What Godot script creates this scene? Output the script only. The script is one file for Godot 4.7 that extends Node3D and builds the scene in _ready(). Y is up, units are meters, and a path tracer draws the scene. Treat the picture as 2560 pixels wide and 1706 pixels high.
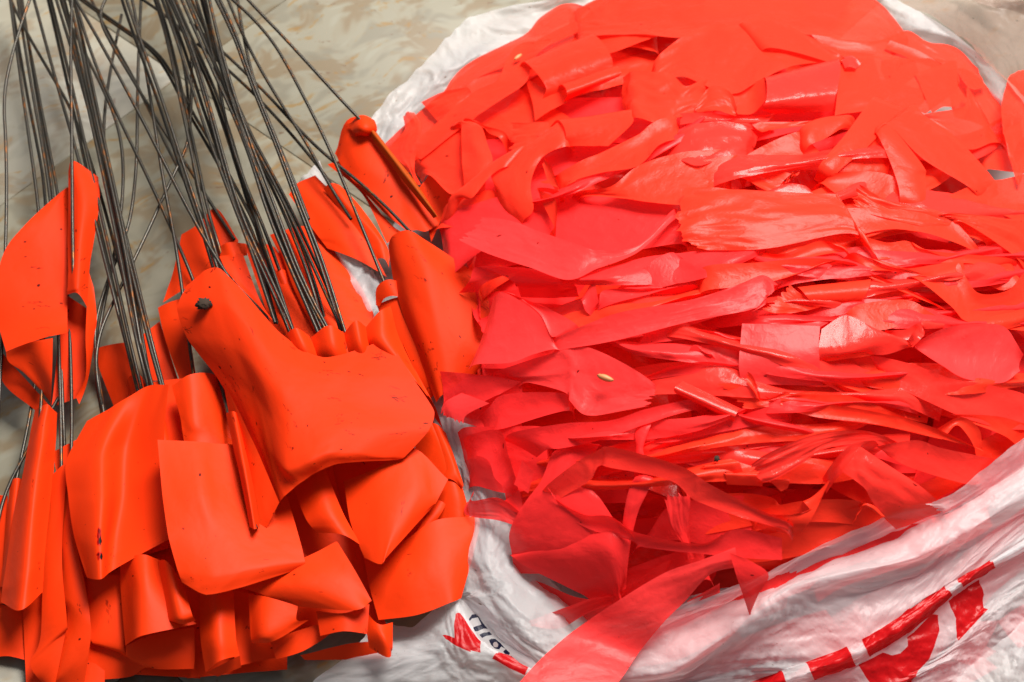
extends Node3D
# A bundle of orange pin flags and a carrier bag of torn marking tape on a vinyl tile floor.
# All points are world positions in tenths of a millimetre; every sheet is a smooth surface through its points.

var M := {}
var taken := {}
var bend := FastNoiseLite.new()
var ridge := FastNoiseLite.new()
var fine := FastNoiseLite.new()
var rng := RandomNumberGenerator.new()

func _ready():
	var cam := Camera3D.new()
	cam.name = "camera"
	cam.position = Vector3(0.0000, 0.9462, 0.7080)
	cam.rotation_degrees.x = -52
	cam.fov = 19.078
	cam.near = 0.05
	cam.far = 20.0
	var glass := CameraAttributesPhysical.new()
	glass.frustum_focus_distance = 1.1
	glass.frustum_focal_length = 60.0
	glass.exposure_aperture = 10.0
	cam.attributes = glass
	cam.fov = 19.078
	add_child(cam)
	cam.current = true
	var env := Environment.new()
	env.background_mode = Environment.BG_COLOR
	env.background_color = Color(0.93, 0.95, 1.0)
	env.background_energy_multiplier = 0.21
	env.tonemap_mode = Environment.TONE_MAPPER_LINEAR
	env.tonemap_exposure = 1.2
	env.sdfgi_enabled = true
	env.ssao_enabled = true
	env.ssil_enabled = true
	var we := WorldEnvironment.new()
	we.name = "surroundings"
	we.environment = env
	add_child(we)
	# daylight from a large window: high, beyond the heap and to its right
	var win := AreaLight3D.new()
	win.name = "window_light"
	win.area_size = Vector2(1.6, 1.2)
	win.light_energy = 16.0
	win.light_color = Color(1.0, 0.98, 0.95)
	win.area_range = 8.0
	win.shadow_enabled = true
	add_child(win)
	win.look_at_from_position(Vector3(0.8, 2.45, -1.15), Vector3(0.0, 0.0, 0.0))

	bend.seed = 5
	bend.noise_type = FastNoiseLite.TYPE_SIMPLEX_SMOOTH
	bend.frequency = 1.0
	bend.fractal_type = FastNoiseLite.FRACTAL_NONE
	ridge.seed = 11
	ridge.noise_type = FastNoiseLite.TYPE_SIMPLEX_SMOOTH
	ridge.frequency = 1.0
	ridge.fractal_type = FastNoiseLite.FRACTAL_NONE
	fine.seed = 23
	fine.noise_type = FastNoiseLite.TYPE_SIMPLEX_SMOOTH
	fine.frequency = 1.0
	fine.fractal_type = FastNoiseLite.FRACTAL_NONE
	rng.seed = 77
	make_materials()
	build_floor()
	build_bag()
	build_tapes()
	build_flags()
	build_bits()

# ---------------------------------------------------------------- helpers

func numbered(called: String) -> String:
	var k: int = taken.get(called, 0)
	taken[called] = k + 1
	return called if k == 0 else "%s_%03d" % [called, k]

func tag(o: Node, label: String, category: String, group := ""):
	o.set_meta("label", label)
	o.set_meta("category", category)
	if group != "":
		o.set_meta("group", group)

func curve(p: PackedVector3Array, t: float) -> Vector3:
	var n := p.size()
	var i := mini(int(t), n - 2)
	var s := t - i
	var b := p[i]
	var c := p[i + 1]
	var a := p[i - 1] if i > 0 else b * 2.0 - c
	var d := p[i + 2] if i + 2 < n else c * 2.0 - b
	return 0.5 * (b * 2.0 + (c - a) * s + (a * 2.0 - b * 5.0 + c * 4.0 - d) * s * s + (b * 3.0 - a - c * 3.0 + d) * s * s * s)

func points(raw: Array) -> PackedVector3Array:
	var p := PackedVector3Array()
	for i in range(0, raw.size(), 3):
		p.append(Vector3(raw[i], raw[i + 1], raw[i + 2]) * 0.0001)
	return p

# a thin sheet: a smooth surface through rows of `cols` points, with its own wrinkles
func sheet(cols: int, raw: Array, opt: Dictionary, seed_at: float) -> ArrayMesh:
	var p := points(raw)
	var rows := p.size() / cols
	var wr: float = opt.get("wr", 0.0) * 0.001
	var step: float = opt.get("st", 1.5 if wr > 0.0009 else 2.2) * 0.001
	var along := 0.0
	var across := 0.0
	for r in rows:
		for c in cols:
			if r > 0:
				along += p[r * cols + c].distance_to(p[(r - 1) * cols + c])
			if c > 0:
				across += p[r * cols + c].distance_to(p[r * cols + c - 1])
	along /= cols
	across /= rows
	var nu := clampi(int(along / step), (rows - 1) * 4, 300)
	var nv := clampi(int(across / step), 8 if cols == 2 else (cols - 1) * 4, 300)
	if opt.has("tear") or opt.has("e0") or opt.has("e1"):
		nv = maxi(nv, 26)
	var taut: float = opt.get("taut", 0.0)
	# rows first, then along
	var dense: Array[PackedVector3Array] = []
	for j in nv + 1:
		var col := PackedVector3Array()
		for r in rows:
			var line := p.slice(r * cols, (r + 1) * cols)
			var tv := float(j) / nv * (cols - 1)
			if cols == 2:
				col.append(line[0].lerp(line[1], tv))
			else:
				var kc := mini(int(tv), cols - 2)
				col.append(curve(line, tv).lerp(line[kc].lerp(line[kc + 1], tv - kc), taut * 0.7))
		dense.append(col)
	var w := nv + 1
	var pos := PackedVector3Array()
	pos.resize((nu + 1) * w)
	var tear: String = opt.get("tear", "")
	for i in nu + 1:
		var u := float(i) / nu
		for j in w:
			var uu := u
			if tear != "":
				var bite := (0.5 + 0.5 * fine.get_noise_2d(j * across / nv * 420.0 + seed_at, 3.7)) * 0.006 + (0.5 + 0.5 * fine.get_noise_2d(j * across / nv * 1300.0 + seed_at, 9.1)) * 0.0025
				var k := bite / maxf(along, 0.01)
				if tear.contains("0"):
					uu = k + uu * (1.0 - k)
				if tear.contains("1"):
					uu *= 1.0 - k
			var at := curve(dense[j], uu * (rows - 1))
			if taut > 0.0:
				var k0 := mini(int(uu * (rows - 1)), rows - 2)
				at = at.lerp(dense[j][k0].lerp(dense[j][k0 + 1], uu * (rows - 1) - k0), taut)
			pos[i * w + j] = at
	var nrm := normals(pos, nu, nv)
	# bulge and wrinkles, along the normals
	var bulge: float = opt.get("b", 0.0) * 0.001
	var e0: float = opt.get("e0", 0.0) * 0.001
	var e1: float = opt.get("e1", 0.0) * 0.001
	if cols > 2:
		bulge = 0.0
	var off := seed_at * 13.7
	var pull: float = opt.get("pull", 0.6)
	var sc: float = opt.get("sc", 1.5)
	var sy: float = opt.get("sy", 1.0)
	var crisp: float = opt.get("crisp", 0.35)
	for i in nu + 1:
		var u := float(i) / nu
		var x := u * along * 1000.0
		for j in w:
			var v := float(j) / nv
			var y := v * across * 1000.0
			var q := bulge * 4.0 * v * (1.0 - v) * (0.6 + 0.4 * bend.get_noise_2d(x / 60.0 + off, 2.0))
			if wr > 0.0:
				var yy := y * sy / sc
				var xs := x / sc
				var sx := bend.get_noise_2d(xs / 30.0 + off, yy / 22.0) * 7.0
				q += wr * 1.5 * bend.get_noise_2d(xs / 36.0 + off, yy / 20.0 + off)
				# creases: sharp valleys and ridges between nearly flat facets
				q += wr * 2.2 * absf(ridge.get_noise_2d((xs * pull + sx) / 24.0 + off, (yy + sx * 0.5) / 20.0))
				q -= wr * 1.4 * absf(ridge.get_noise_2d((xs * pull - yy * 0.6) / 15.0 - off, (yy + xs * 0.3) / 13.0))
				q += wr * crisp * absf(fine.get_noise_2d((xs * pull + yy * 0.4 + sx) / 7.0 - off, (yy - xs * 0.25) / 7.0 + off))
				if crisp > 0.5:
					q += wr * 0.3 * absf(fine.get_noise_2d((xs * pull - yy * 0.7 + sx) / 3.4 + off, (yy + xs * 0.3) / 3.8 - off))
			if e0 > 0.0:
				q += e0 * exp(-x / 22.0) * (fine.get_noise_2d(x / 30.0 + off, y / 4.2) + 0.5 * ridge.get_noise_2d(x / 22.0 - off, y / 1.9))
			if e1 > 0.0:
				q += e1 * exp(-(along * 1000.0 - x) / 22.0) * (fine.get_noise_2d(x / 30.0 + off, y / 4.2) + 0.5 * ridge.get_noise_2d(x / 22.0 - off, y / 1.9))
			pos[i * w + j] += nrm[i * w + j] * q
			if pos[i * w + j].y < 0.0006:
				pos[i * w + j].y = 0.0006
	nrm = normals(pos, nu, nv)
	var uv := PackedVector2Array()
	var own: bool = opt.has("nuv")
	for i in nu + 1:
		for j in w:
			uv.append(Vector2(float(i) / nu, float(j) / nv) if own else Vector2(float(i) / nu * along, float(j) / nv * across) * 8.0 + Vector2(seed_at * 0.37, seed_at * 0.71))
	var idx := PackedInt32Array()
	for i in nu:
		for j in nv:
			var a := i * w + j
			idx.append_array([a, a + 1, a + w, a + w, a + 1, a + w + 1])
	return mesh_of(pos, nrm, uv, idx)

func normals(pos: PackedVector3Array, nu: int, nv: int) -> PackedVector3Array:
	var w := nv + 1
	var out := PackedVector3Array()
	out.resize(pos.size())
	for i in nu + 1:
		for j in w:
			var du := pos[mini(i + 1, nu) * w + j] - pos[maxi(i - 1, 0) * w + j]
			var dv := pos[i * w + mini(j + 1, nv)] - pos[i * w + maxi(j - 1, 0)]
			var n := du.cross(dv)
			out[i * w + j] = n.normalized() if n.length_squared() > 1e-20 else Vector3.UP
	return out

func mesh_of(pos, nrm, uv, idx) -> ArrayMesh:
	var arr := []
	arr.resize(Mesh.ARRAY_MAX)
	arr[Mesh.ARRAY_VERTEX] = pos
	arr[Mesh.ARRAY_NORMAL] = nrm
	arr[Mesh.ARRAY_TEX_UV] = uv
	arr[Mesh.ARRAY_INDEX] = idx
	var m := ArrayMesh.new()
	m.add_surface_from_arrays(Mesh.PRIMITIVE_TRIANGLES, arr)
	return m

func part(called: String, mesh: Mesh, mat: Material, parent: Node) -> MeshInstance3D:
	var o := MeshInstance3D.new()
	o.name = called
	o.mesh = mesh
	o.material_override = mat
	parent.add_child(o, true)
	return o

# a round wire through points
func rod(path: PackedVector3Array, radius: float, seed_at: float) -> ArrayMesh:
	var n := (path.size() - 1) * 5
	var sides := 8
	var pos := PackedVector3Array()
	var nrm := PackedVector3Array()
	var uv := PackedVector2Array()
	var idx := PackedInt32Array()
	var run := 0.0
	var last := path[0]
	for i in n + 1:
		var t := float(i) / n * (path.size() - 1)
		var c := curve(path, t)
		var d := (curve(path, minf(t + 0.02, path.size() - 1.0)) - curve(path, maxf(t - 0.02, 0.0))).normalized()
		var s := d.cross(Vector3.UP).normalized()
		var up := s.cross(d)
		run += c.distance_to(last)
		last = c
		for k in sides + 1:
			var g := TAU * k / sides
			var o := s * cos(g) + up * sin(g)
			pos.append(c + o * radius)
			nrm.append(o)
			uv.append(Vector2(run * 9.0 + seed_at * 0.31, float(k) / sides))
	for i in n:
		for k in sides:
			var a := i * (sides + 1) + k
			idx.append_array([a, a + 1, a + sides + 1, a + sides + 1, a + 1, a + sides + 2])
	return mesh_of(pos, nrm, uv, idx)

# ---------------------------------------------------------------- materials

func lin(r: float, g: float, b: float) -> Color:
	return Color(r, g, b).linear_to_srgb()

func speckled(size: int, dots: int, smears: int, s: int, ink: Color) -> ImageTexture:
	var r := RandomNumberGenerator.new()
	r.seed = s
	var im := Image.create(size, size, false, Image.FORMAT_RGB8)
	im.fill(Color.WHITE)
	for k in dots:
		var c := Vector2(r.randf() * size, r.randf() * size)
		var rad := 0.8 + 3.4 * pow(r.randf(), 4.0)
		var st := r.randf_range(0.35, 0.95)
		blot(im, size, c, rad, rad * r.randf_range(0.5, 1.0), r.randf() * TAU, Color.WHITE.lerp(ink, st), s + k)
	for k in smears:
		var c := Vector2(r.randf() * size, r.randf() * size)
		var a := r.randf() * TAU
		var tone := Color.WHITE.lerp(ink, r.randf_range(0.12, 0.45))
		for q in r.randi_range(3, 9):
			blot(im, size, c + Vector2.from_angle(a) * q * 3.5 + Vector2(r.randf_range(-4, 4), r.randf_range(-4, 4)), r.randf_range(1.4, 5.0), r.randf_range(0.8, 2.4), a, tone, s + k * 7 + q)
	im.generate_mipmaps()
	return ImageTexture.create_from_image(im)

func blot(im: Image, size: int, c: Vector2, rx: float, ry: float, a: float, col: Color, s: int):
	var reach := int(ceil(maxf(rx, ry) * 1.5 + 1.0))
	for dy in range(-reach, reach + 1):
		for dx in range(-reach, reach + 1):
			var q := Vector2(dx, dy).rotated(-a)
			var d := Vector2(q.x / rx, q.y / ry).length() + 0.35 * fine.get_noise_2d(dx * 0.9 + s, dy * 0.9)
			if d < 1.15:
				var x := posmod(int(c.x) + dx, size)
				var y := posmod(int(c.y) + dy, size)
				var old := im.get_pixel(x, y)
				im.set_pixel(x, y, old.lerp(Color(old.r * col.r, old.g * col.g, old.b * col.b, old.a), clampf((1.15 - d) / 0.4, 0.0, 1.0)))

# one flag carries two mud stains and a few crumbs near its hem
func stained() -> ImageTexture:
	var im := Image.create(512, 512, false, Image.FORMAT_RGB8)
	im.fill(Color.WHITE)
	var r := RandomNumberGenerator.new()
	r.seed = 12
	for k in 26:
		blot(im, 512, Vector2(385 + r.randf_range(-22, 22), 172 + r.randf_range(-9, 9)), r.randf_range(5, 13), r.randf_range(4, 7), 0.1, Color(0.86, 0.55, 0.42), k)
		blot(im, 512, Vector2(445 + r.randf_range(-9, 9), 176 + r.randf_range(-22, 12)), r.randf_range(3, 6), r.randf_range(4, 9), 0.0, Color(0.82, 0.5, 0.4), k + 50)
	for k in 12:
		blot(im, 512, Vector2(398 + r.randf_range(-8, 8), 180 + r.randf_range(-6, 6)), r.randf_range(4, 8), r.randf_range(2.5, 5), 0.2, Color(0.35, 0.25, 0.2), k + 90)
		blot(im, 512, Vector2(446 + r.randf_range(-5, 5), 186 + r.randf_range(-9, 9)), r.randf_range(3, 7), r.randf_range(3, 6), 0.2, Color(0.2, 0.14, 0.1), k + 120)
	for k in 34:
		blot(im, 512, Vector2(r.randf() * 512, r.randf() * 512), r.randf_range(0.8, 2.2), r.randf_range(0.8, 1.6), 0.4, Color(0.45, 0.25, 0.18), k + 170)
	for k in 9:
		blot(im, 512, Vector2(r.randf_range(420, 500), r.randf_range(200, 330)), r.randf_range(1.5, 4), r.randf_range(1, 2), 0.7, Color(0.2, 0.15, 0.1), k + 260)
	return ImageTexture.create_from_image(im)

# fine crease lines between flat facets, as a normal map
func creases(often: float, deep: float, s: int) -> ImageTexture:
	var n := FastNoiseLite.new()
	n.seed = s
	n.noise_type = FastNoiseLite.TYPE_CELLULAR
	n.cellular_return_type = FastNoiseLite.RETURN_DISTANCE2_SUB
	n.frequency = often
	n.fractal_type = FastNoiseLite.FRACTAL_FBM
	n.fractal_octaves = 2
	n.domain_warp_enabled = true
	n.domain_warp_amplitude = 22.0
	n.domain_warp_frequency = 0.02
	var im := n.get_seamless_image(512, 512)
	im.convert(Image.FORMAT_RGBA8)
	im.bump_map_to_normal_map(deep)
	im.generate_mipmaps()
	return ImageTexture.create_from_image(im)

func film(col: Color, rough: float, spec: float, back: Color, tex: Texture2D = null) -> StandardMaterial3D:
	var m := StandardMaterial3D.new()
	m.albedo_color = col
	m.roughness = rough
	m.metallic_specular = spec
	m.cull_mode = BaseMaterial3D.CULL_DISABLED
	m.backlight_enabled = true
	m.backlight = back
	if tex:
		m.albedo_texture = tex
	return m

func printed(w: int, h: int, base: Color, shapes: Array, inks: Dictionary, dots: int, s: int) -> ImageTexture:
	var im := Image.create(w, h, false, Image.FORMAT_RGBA8)
	im.fill(Color(base, 0.74))
	for sh in shapes:
		var poly := PackedVector2Array()
		var raw: Array = sh[1]
		var lo := Vector2(w, h)
		var hi := Vector2.ZERO
		for i in range(0, raw.size(), 2):
			var q := Vector2(raw[i] * 0.001 * w, raw[i + 1] * 0.001 * h)
			poly.append(q)
			lo = lo.min(q)
			hi = hi.max(q)
		var ink: Color = inks[sh[0]]
		for y in range(maxi(0, int(lo.y)), mini(h, int(hi.y) + 1)):
			for x in range(maxi(0, int(lo.x)), mini(w, int(hi.x) + 1)):
				if Geometry2D.is_point_in_polygon(Vector2(x + 0.5, y + 0.5), poly):
					im.set_pixel(x, y, ink)
	var r := RandomNumberGenerator.new()
	r.seed = s
	for k in dots:
		blot(im, mini(w, h), Vector2(r.randf() * w, r.randf() * h), r.randf_range(0.6, 1.6), r.randf_range(0.5, 1.0), r.randf() * TAU, Color(0.45, 0.36, 0.28), s + k)
	return ImageTexture.create_from_image(im)

func make_materials():
	var mud := Color(0.22, 0.12, 0.07)
	var clean := speckled(512, 36, 8, 3, mud)
	var dirty := speckled(512, 90, 34, 4, mud)
	var light := speckled(512, 22, 0, 8, mud)
	var glow := Color(0.62, 0.34, 0.34)
	M.flag = film(lin(0.74, 0.036, 0.003), 0.5, 0.22, Color(0.3, 0.3, 0.3), clean)
	M.flag_d = film(lin(0.68, 0.031, 0.003), 0.55, 0.2, Color(0.26, 0.26, 0.26), dirty)
	M.flag_g = film(lin(0.78, 0.042, 0.006), 0.42, 0.28, Color(0.3, 0.3, 0.3), clean)
	M.flag_m = film(lin(0.74, 0.036, 0.003), 0.5, 0.2, Color(0.3, 0.3, 0.3), stained())
	M.rusty = film(lin(0.38, 0.06, 0.006), 0.6, 0.2, Color(0.2, 0.2, 0.2), dirty)
	# three lots of the same tape: orange-red, pinker, and dusty pink; one of them glossier
	M.tape = film(lin(0.97, 0.039, 0.016), 0.34, 0.28, glow, light)
	M.tape_q = film(lin(0.97, 0.031, 0.031), 0.34, 0.28, glow, light)
	M.tape_p = film(lin(0.97, 0.046, 0.045), 0.36, 0.3, glow, light)
	M.tape_s = film(lin(0.97, 0.036, 0.025), 0.24, 0.36, glow, light)
	var crinkle := creases(0.022, 3.0, 61)
	for k in ["tape", "tape_q", "tape_p", "tape_s"]:
		M[k].normal_enabled = true
		M[k].normal_texture = crinkle
		M[k].normal_scale = 0.4
	for k in ["flag", "flag_d", "flag_g"]:
		M[k].normal_enabled = true
		M[k].normal_texture = crinkle
		M[k].normal_scale = 0.14
	for k in [["tape", 0.92], ["tape_q", 0.92], ["tape_p", 0.92], ["tape_s", 0.94]]:
		M[k[0]].transparency = BaseMaterial3D.TRANSPARENCY_ALPHA
		M[k[0]].albedo_color.a = k[1]
	var bag := film(lin(0.82, 0.81, 0.83), 0.33, 0.4, Color(1.0, 1.0, 1.0), speckled(512, 46, 2, 15, Color(0.4, 0.3, 0.22)))
	bag.normal_enabled = true
	bag.normal_texture = creases(0.03, 4.0, 62)
	bag.normal_scale = 0.38
	bag.transparency = BaseMaterial3D.TRANSPARENCY_ALPHA
	bag.albedo_color.a = 0.7
	M.bag = bag
	var thin: StandardMaterial3D = bag.duplicate()
	thin.albedo_color = lin(0.46, 0.32, 0.26)
	thin.albedo_color.a = 0.55
	M.film = thin
	var inks := {"red": lin(0.85, 0.01, 0.014), "white": Color(1, 1, 1, 0.85), "navy": lin(0.012, 0.012, 0.05), "film": Color(0.9, 0.84, 0.84, 0.8)}
	M.bag_print = bag.duplicate()
	M.bag_print.albedo_color = lin(0.82, 0.81, 0.83)
	M.bag_print.albedo_color.a = 1.0
	M.bag_print.albedo_texture = printed(1024, 1400, Color.WHITE, [["red",[363,-1,363,207,454,211,545,211,545,3,454,3]],["red",[363,285,363,392,454,396,545,396,545,289,454,289]],["red",[363,435,363,728,454,732,545,732,545,439,454,439]],["red",[363,771,363,864,454,868,545,868,545,775,454,775]],["red",[556,400,619,400,644,419,725,312,631,569,594,644,562,669,544,656,556,594,556,525,556,450]],["white",[556,481,575,500,581,525,575,556,556,575,544,581,550,544]],["red",[550,712,556,825,606,825,662,781,656,725,662,638,600,700]]], inks, 160, 31)
	M.bag_text = bag.duplicate()
	M.bag_text.albedo_color.a = 1.0
	M.bag_text.albedo_texture = printed(512, 256, Color.WHITE, [["navy",[206,175,144,300,119,431,275,538,275,438,350,194,362,112,312,144,281,238,231,431,156,425,188,262,231,162]],["navy",[400,169,344,344,312,525,350,544,388,350,444,162]],["navy",[456,312,419,425,412,531,475,569,544,562,625,575,656,481,644,388,612,406,562,569,531,500,581,356,581,238,525,244]],["film",[506,325,469,419,462,488,500,475,538,400,556,312,550,269]],["navy",[688,412,669,531,712,512,719,431]]], inks, 10, 37)
	M.bag_low = bag.duplicate()
	M.bag_low.albedo_color.a = 1.0
	M.bag_low.albedo_texture = printed(512, 1024, Color.WHITE, [["red",[94,425,56,456,44,512,19,588,231,625,244,569,244,419,169,412]],["red",[256,288,244,312,231,469,231,569,262,575,281,450,281,319]],["red",[269,688,106,712,0,725,0,781,6,856,294,850,294,769]]], inks, 60, 41)
	# dark steel wire with flecks of rust
	var im := Image.create(1024, 32, false, Image.FORMAT_RGB8)
	for y in 32:
		for x in 1024:
			var a := bend.get_noise_2d(x / 40.0, y / 12.0)
			var b := fine.get_noise_2d(x / 9.0, y / 5.0) + 0.5 * fine.get_noise_2d(x / 3.0, y / 2.5)
			var c := Color(0.3, 0.29, 0.265).lerp(Color(0.16, 0.14, 0.12), 0.5 + 0.5 * b)
			var rust := clampf((bend.get_noise_2d(x / 170.0, 4.0) * 0.8 + a * 0.5 + b * 0.45 - 0.38) * 3.0, 0.0, 1.0)
			im.set_pixel(x, y, c.lerp(Color(0.47, 0.26, 0.08), rust * 0.9))
	im.generate_mipmaps()
	var wire := StandardMaterial3D.new()
	wire.albedo_texture = ImageTexture.create_from_image(im)
	wire.metallic = 0.6
	wire.metallic_specular = 0.5
	wire.roughness = 0.36
	M.wire = wire
	M.mud = StandardMaterial3D.new()
	M.mud.albedo_color = lin(0.03, 0.016, 0.008)
	M.mud.roughness = 0.9
	M.husk = StandardMaterial3D.new()
	M.husk.albedo_color = lin(0.55, 0.21, 0.07)
	M.husk.roughness = 0.5

# ---------------------------------------------------------------- the setting

func tile_picture(s: int) -> ImageTexture:
	var n := 512
	var im := Image.create(n, n, false, Image.FORMAT_RGB8)
	var o := s * 51.3
	for y in n:
		for x in n:
			var wx := x + 14.0 * bend.get_noise_2d(x / 90.0 + o, y / 90.0)
			var wy := y + 14.0 * bend.get_noise_2d(x / 90.0 - o, y / 90.0 + 8.0)
			# streaks run along one direction of the tile
			var l := wx * 0.94 + wy * 0.34
			var q := -wx * 0.34 + wy * 0.94
			var c := Color(0.525, 0.505, 0.44)
			var cloud := bend.get_noise_2d(l / 90.0 + o, q / 50.0) + 0.6 * ridge.get_noise_2d(l / 34.0 + o, q / 20.0) + 0.3 * fine.get_noise_2d(l / 13.0, q / 10.0 + o)
			c = c.lerp(Color(0.475, 0.42, 0.335), smoothstep(-0.3, 0.6, cloud))
			var grey := fine.get_noise_2d(l / 60.0 - o, q / 34.0) + 0.4 * ridge.get_noise_2d(l / 20.0, q / 14.0 - o)
			c = c.lerp(Color(0.455, 0.435, 0.38), smoothstep(0.1, 0.8, grey) * 0.7)
			var st := ridge.get_noise_2d(l / 80.0 + o * 2.0, q / 14.0) + 0.4 * fine.get_noise_2d(l / 24.0, q / 9.0 + o) + 0.25 * bend.get_noise_2d(l / 8.0, q / 5.0 + o)
			c = c.lerp(Color(0.53, 0.39, 0.2), smoothstep(0.62, 1.1, st) * 0.6)
			var dk := fine.get_noise_2d(l / 34.0 + o * 3.0, q / 12.0 - o) + 0.25 * bend.get_noise_2d(l / 6.0, q / 4.0)
			c = c.lerp(Color(0.36, 0.25, 0.17), smoothstep(0.85, 1.05, dk) * 0.6)
			c = c.lerp(Color(0.55, 0.54, 0.485), smoothstep(0.45, 0.9, bend.get_noise_2d(l / 40.0 - o, q / 14.0 + o)) * 0.6)
			im.set_pixel(x, y, c)
	im.generate_mipmaps()
	return ImageTexture.create_from_image(im)

func build_floor():
	var root := Node3D.new()
	root.name = "floor"
	root.set_meta("kind", "structure")
	add_child(root)
	var bed := MeshInstance3D.new()
	bed.name = "bed"
	var bm := BoxMesh.new()
	bm.size = Vector3(2.6, 0.02, 2.6)
	bed.mesh = bm
	bed.position = Vector3(0, -0.0145, 0)
	var mat := StandardMaterial3D.new()
	mat.albedo_color = lin(0.16, 0.13, 0.09)
	mat.roughness = 0.9
	bed.material_override = mat
	root.add_child(bed)
	var looks: Array[StandardMaterial3D] = []
	for k in 3:
		var m := StandardMaterial3D.new()
		m.albedo_texture = tile_picture(k)
		m.roughness = 0.42
		m.metallic_specular = 0.4
		looks.append(m)
	# a tile is a slab with a softened upper edge
	var side := 0.3048
	var g := 0.0003
	var hs := side / 2.0 - g
	var st := SurfaceTool.new()
	st.begin(Mesh.PRIMITIVE_TRIANGLES)
	var rings := [[hs, -0.0045], [hs, -0.0003], [hs - 0.0003, 0.0]]
	for k in 2:
		for q in 4:
			var a := Vector3(rings[k][0], rings[k][1], rings[k][0])
			var b := Vector3(rings[k + 1][0], rings[k + 1][1], rings[k + 1][0])
			var turn := Basis(Vector3.UP, PI / 2 * q)
			var c := [turn * Vector3(-a.x, a.y, a.z), turn * a, turn * b, turn * Vector3(-b.x, b.y, b.z)]
			for t in [0, 3, 2, 0, 2, 1]:
				var v: Vector3 = c[t]
				st.set_uv(Vector2(v.x / side + 0.5, v.z / side + 0.5))
				st.add_vertex(v)
	var e := hs - 0.0003
	for t in [Vector2(-e, -e), Vector2(e, -e), Vector2(e, e), Vector2(-e, -e), Vector2(e, e), Vector2(-e, e)]:
		st.set_uv(Vector2(t.x / side + 0.5, t.y / side + 0.5))
		st.add_vertex(Vector3(t.x, 0, t.y))
	st.generate_normals()
	var tile := st.commit()
	var turned := Basis(Vector3.UP, 0.8491)
	var corner := Vector3(-0.2191, 0, -0.2525)
	for i in range(-4, 4):
		for j in range(-3, 5):
			var at: Vector3 = corner + turned * Vector3((i + 0.5) * side, 0, (j + 0.5) * side)
			if absf(at.x) > 0.85 or absf(at.z) > 0.85:
				continue
			var o := part("tile", tile, looks[posmod(i * 2 + j, 3)], root)
			o.transform = Transform3D(turned * Basis(Vector3.UP, PI * posmod(i + j, 2)), at)

# ---------------------------------------------------------------- things

func build_bag():
	var bag := Node3D.new()
	bag.name = numbered("carrier_bag")
	tag(bag, "crinkled white plastic carrier bag with red print, full of torn tape", "plastic bag")
	add_child(bag)
	var k := 0
	for d in BAG:
		k += 1
		part(d[0], sheet(d[1], d[3], d[2], 100.0 + k * 1.3), M[d[2].m], bag)

func build_tapes():
	var k := 0
	for d in TAPES:
		k += 1
		var o := MeshInstance3D.new()
		var buried: bool = d[0].begins_with("red tape strip")
		o.name = numbered("tape_strip")
		o.mesh = sheet(d[1], d[3], d[2], 300.0 + k * 1.7)
		o.material_override = M[d[2].m]
		tag(o, d[0], "tape", ("strips seen through the bag film" if d[0].contains("film") else "strips buried in the heap") if buried else "narrow twisted strips in the heap" if d[0].begins_with("narrow twisted") else "torn marking tape strips in the bag")
		add_child(o)

func build_flags():
	var k := 0
	for d in FLAGS:
		k += 1
		var o := Node3D.new()
		o.name = numbered("pin_flag")
		tag(o, d[0], "flag", "flags buried in the bundle" if d[0].contains("buried") else "orange pin flags in the bundle")
		add_child(o)
		for q in d[1]:
			part(q[0], sheet(q[1], q[3], q[2], 700.0 + k * 2.3), M[q[2].m], o)
		if d[2].size() > 0:
			part("wire", rod(points(d[2]), 0.00102, 40.0 + k * 2.9), M.wire, o)

func lump(size: Vector3, rough: float, s: float, seams := 0) -> ArrayMesh:
	var pos := PackedVector3Array()
	var idx := PackedInt32Array()
	var uv := PackedVector2Array()
	var nu := 14
	var nv := 20
	for i in nu + 1:
		var a := PI * i / nu
		for j in nv + 1:
			var b := TAU * j / nv
			var d := Vector3(cos(a), sin(a) * cos(b), sin(a) * sin(b))
			var r := 1.0 + rough * fine.get_noise_3d(d.x * 2.2 + s, d.y * 2.2, d.z * 2.2) + (0.07 * cos(b * seams) if seams > 0 else 0.0)
			pos.append(d * r * size)
			uv.append(Vector2(float(i) / nu, float(j) / nv))
	for i in nu:
		for j in nv:
			var a := i * (nv + 1) + j
			idx.append_array([a, a + 1, a + nv + 1, a + nv + 1, a + 1, a + nv + 2])
	var n := PackedVector3Array()
	for q in pos:
		n.append((q / (size * size)).normalized())
	return mesh_of(pos, n, uv, idx)

func bit(called: String, mesh: Mesh, mat: Material, raw: Array, turn: Vector3, label: String, category: String):
	var o := MeshInstance3D.new()
	o.name = numbered(called)
	o.mesh = mesh
	o.material_override = mat
	o.position = Vector3(raw[0], raw[1], raw[2]) * 0.0001
	o.rotation_degrees = turn
	tag(o, label, category)
	add_child(o)

func build_bits():
	bit("grain", lump(Vector3(0.0043, 0.0016, 0.0017), 0.08, 1.0, 5), M.husk, [485,1034,739], Vector3(0, -24, 0), "single tan oat grain lying on a ragged pink strip", "grain")
	bit("seed", lump(Vector3(0.0034, 0.0011, 0.0013), 0.1, 4.0, 4), M.husk, [37,525,-2164], Vector3(0, 48, 0), "pale seed on the long strip near the bag's far lip", "seed")
	bit("dirt_clod", lump(Vector3(0.0036, 0.0022, 0.0034), 0.6, 7.0), M.mud, [-1718,685,-39], Vector3(0, 30, 0), "small dark dirt clod stuck on the biggest orange flag", "dirt")
	bit("dirt_crumb", lump(Vector3(0.0013, 0.0008, 0.0011), 1.0, 11.0), M.mud, [1043,951,1192], Vector3(0, 70, 0), "small black crumb on the shaded strip above the ribbon loop", "dirt")

# ---------------------------------------------------------------- shapes

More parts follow.
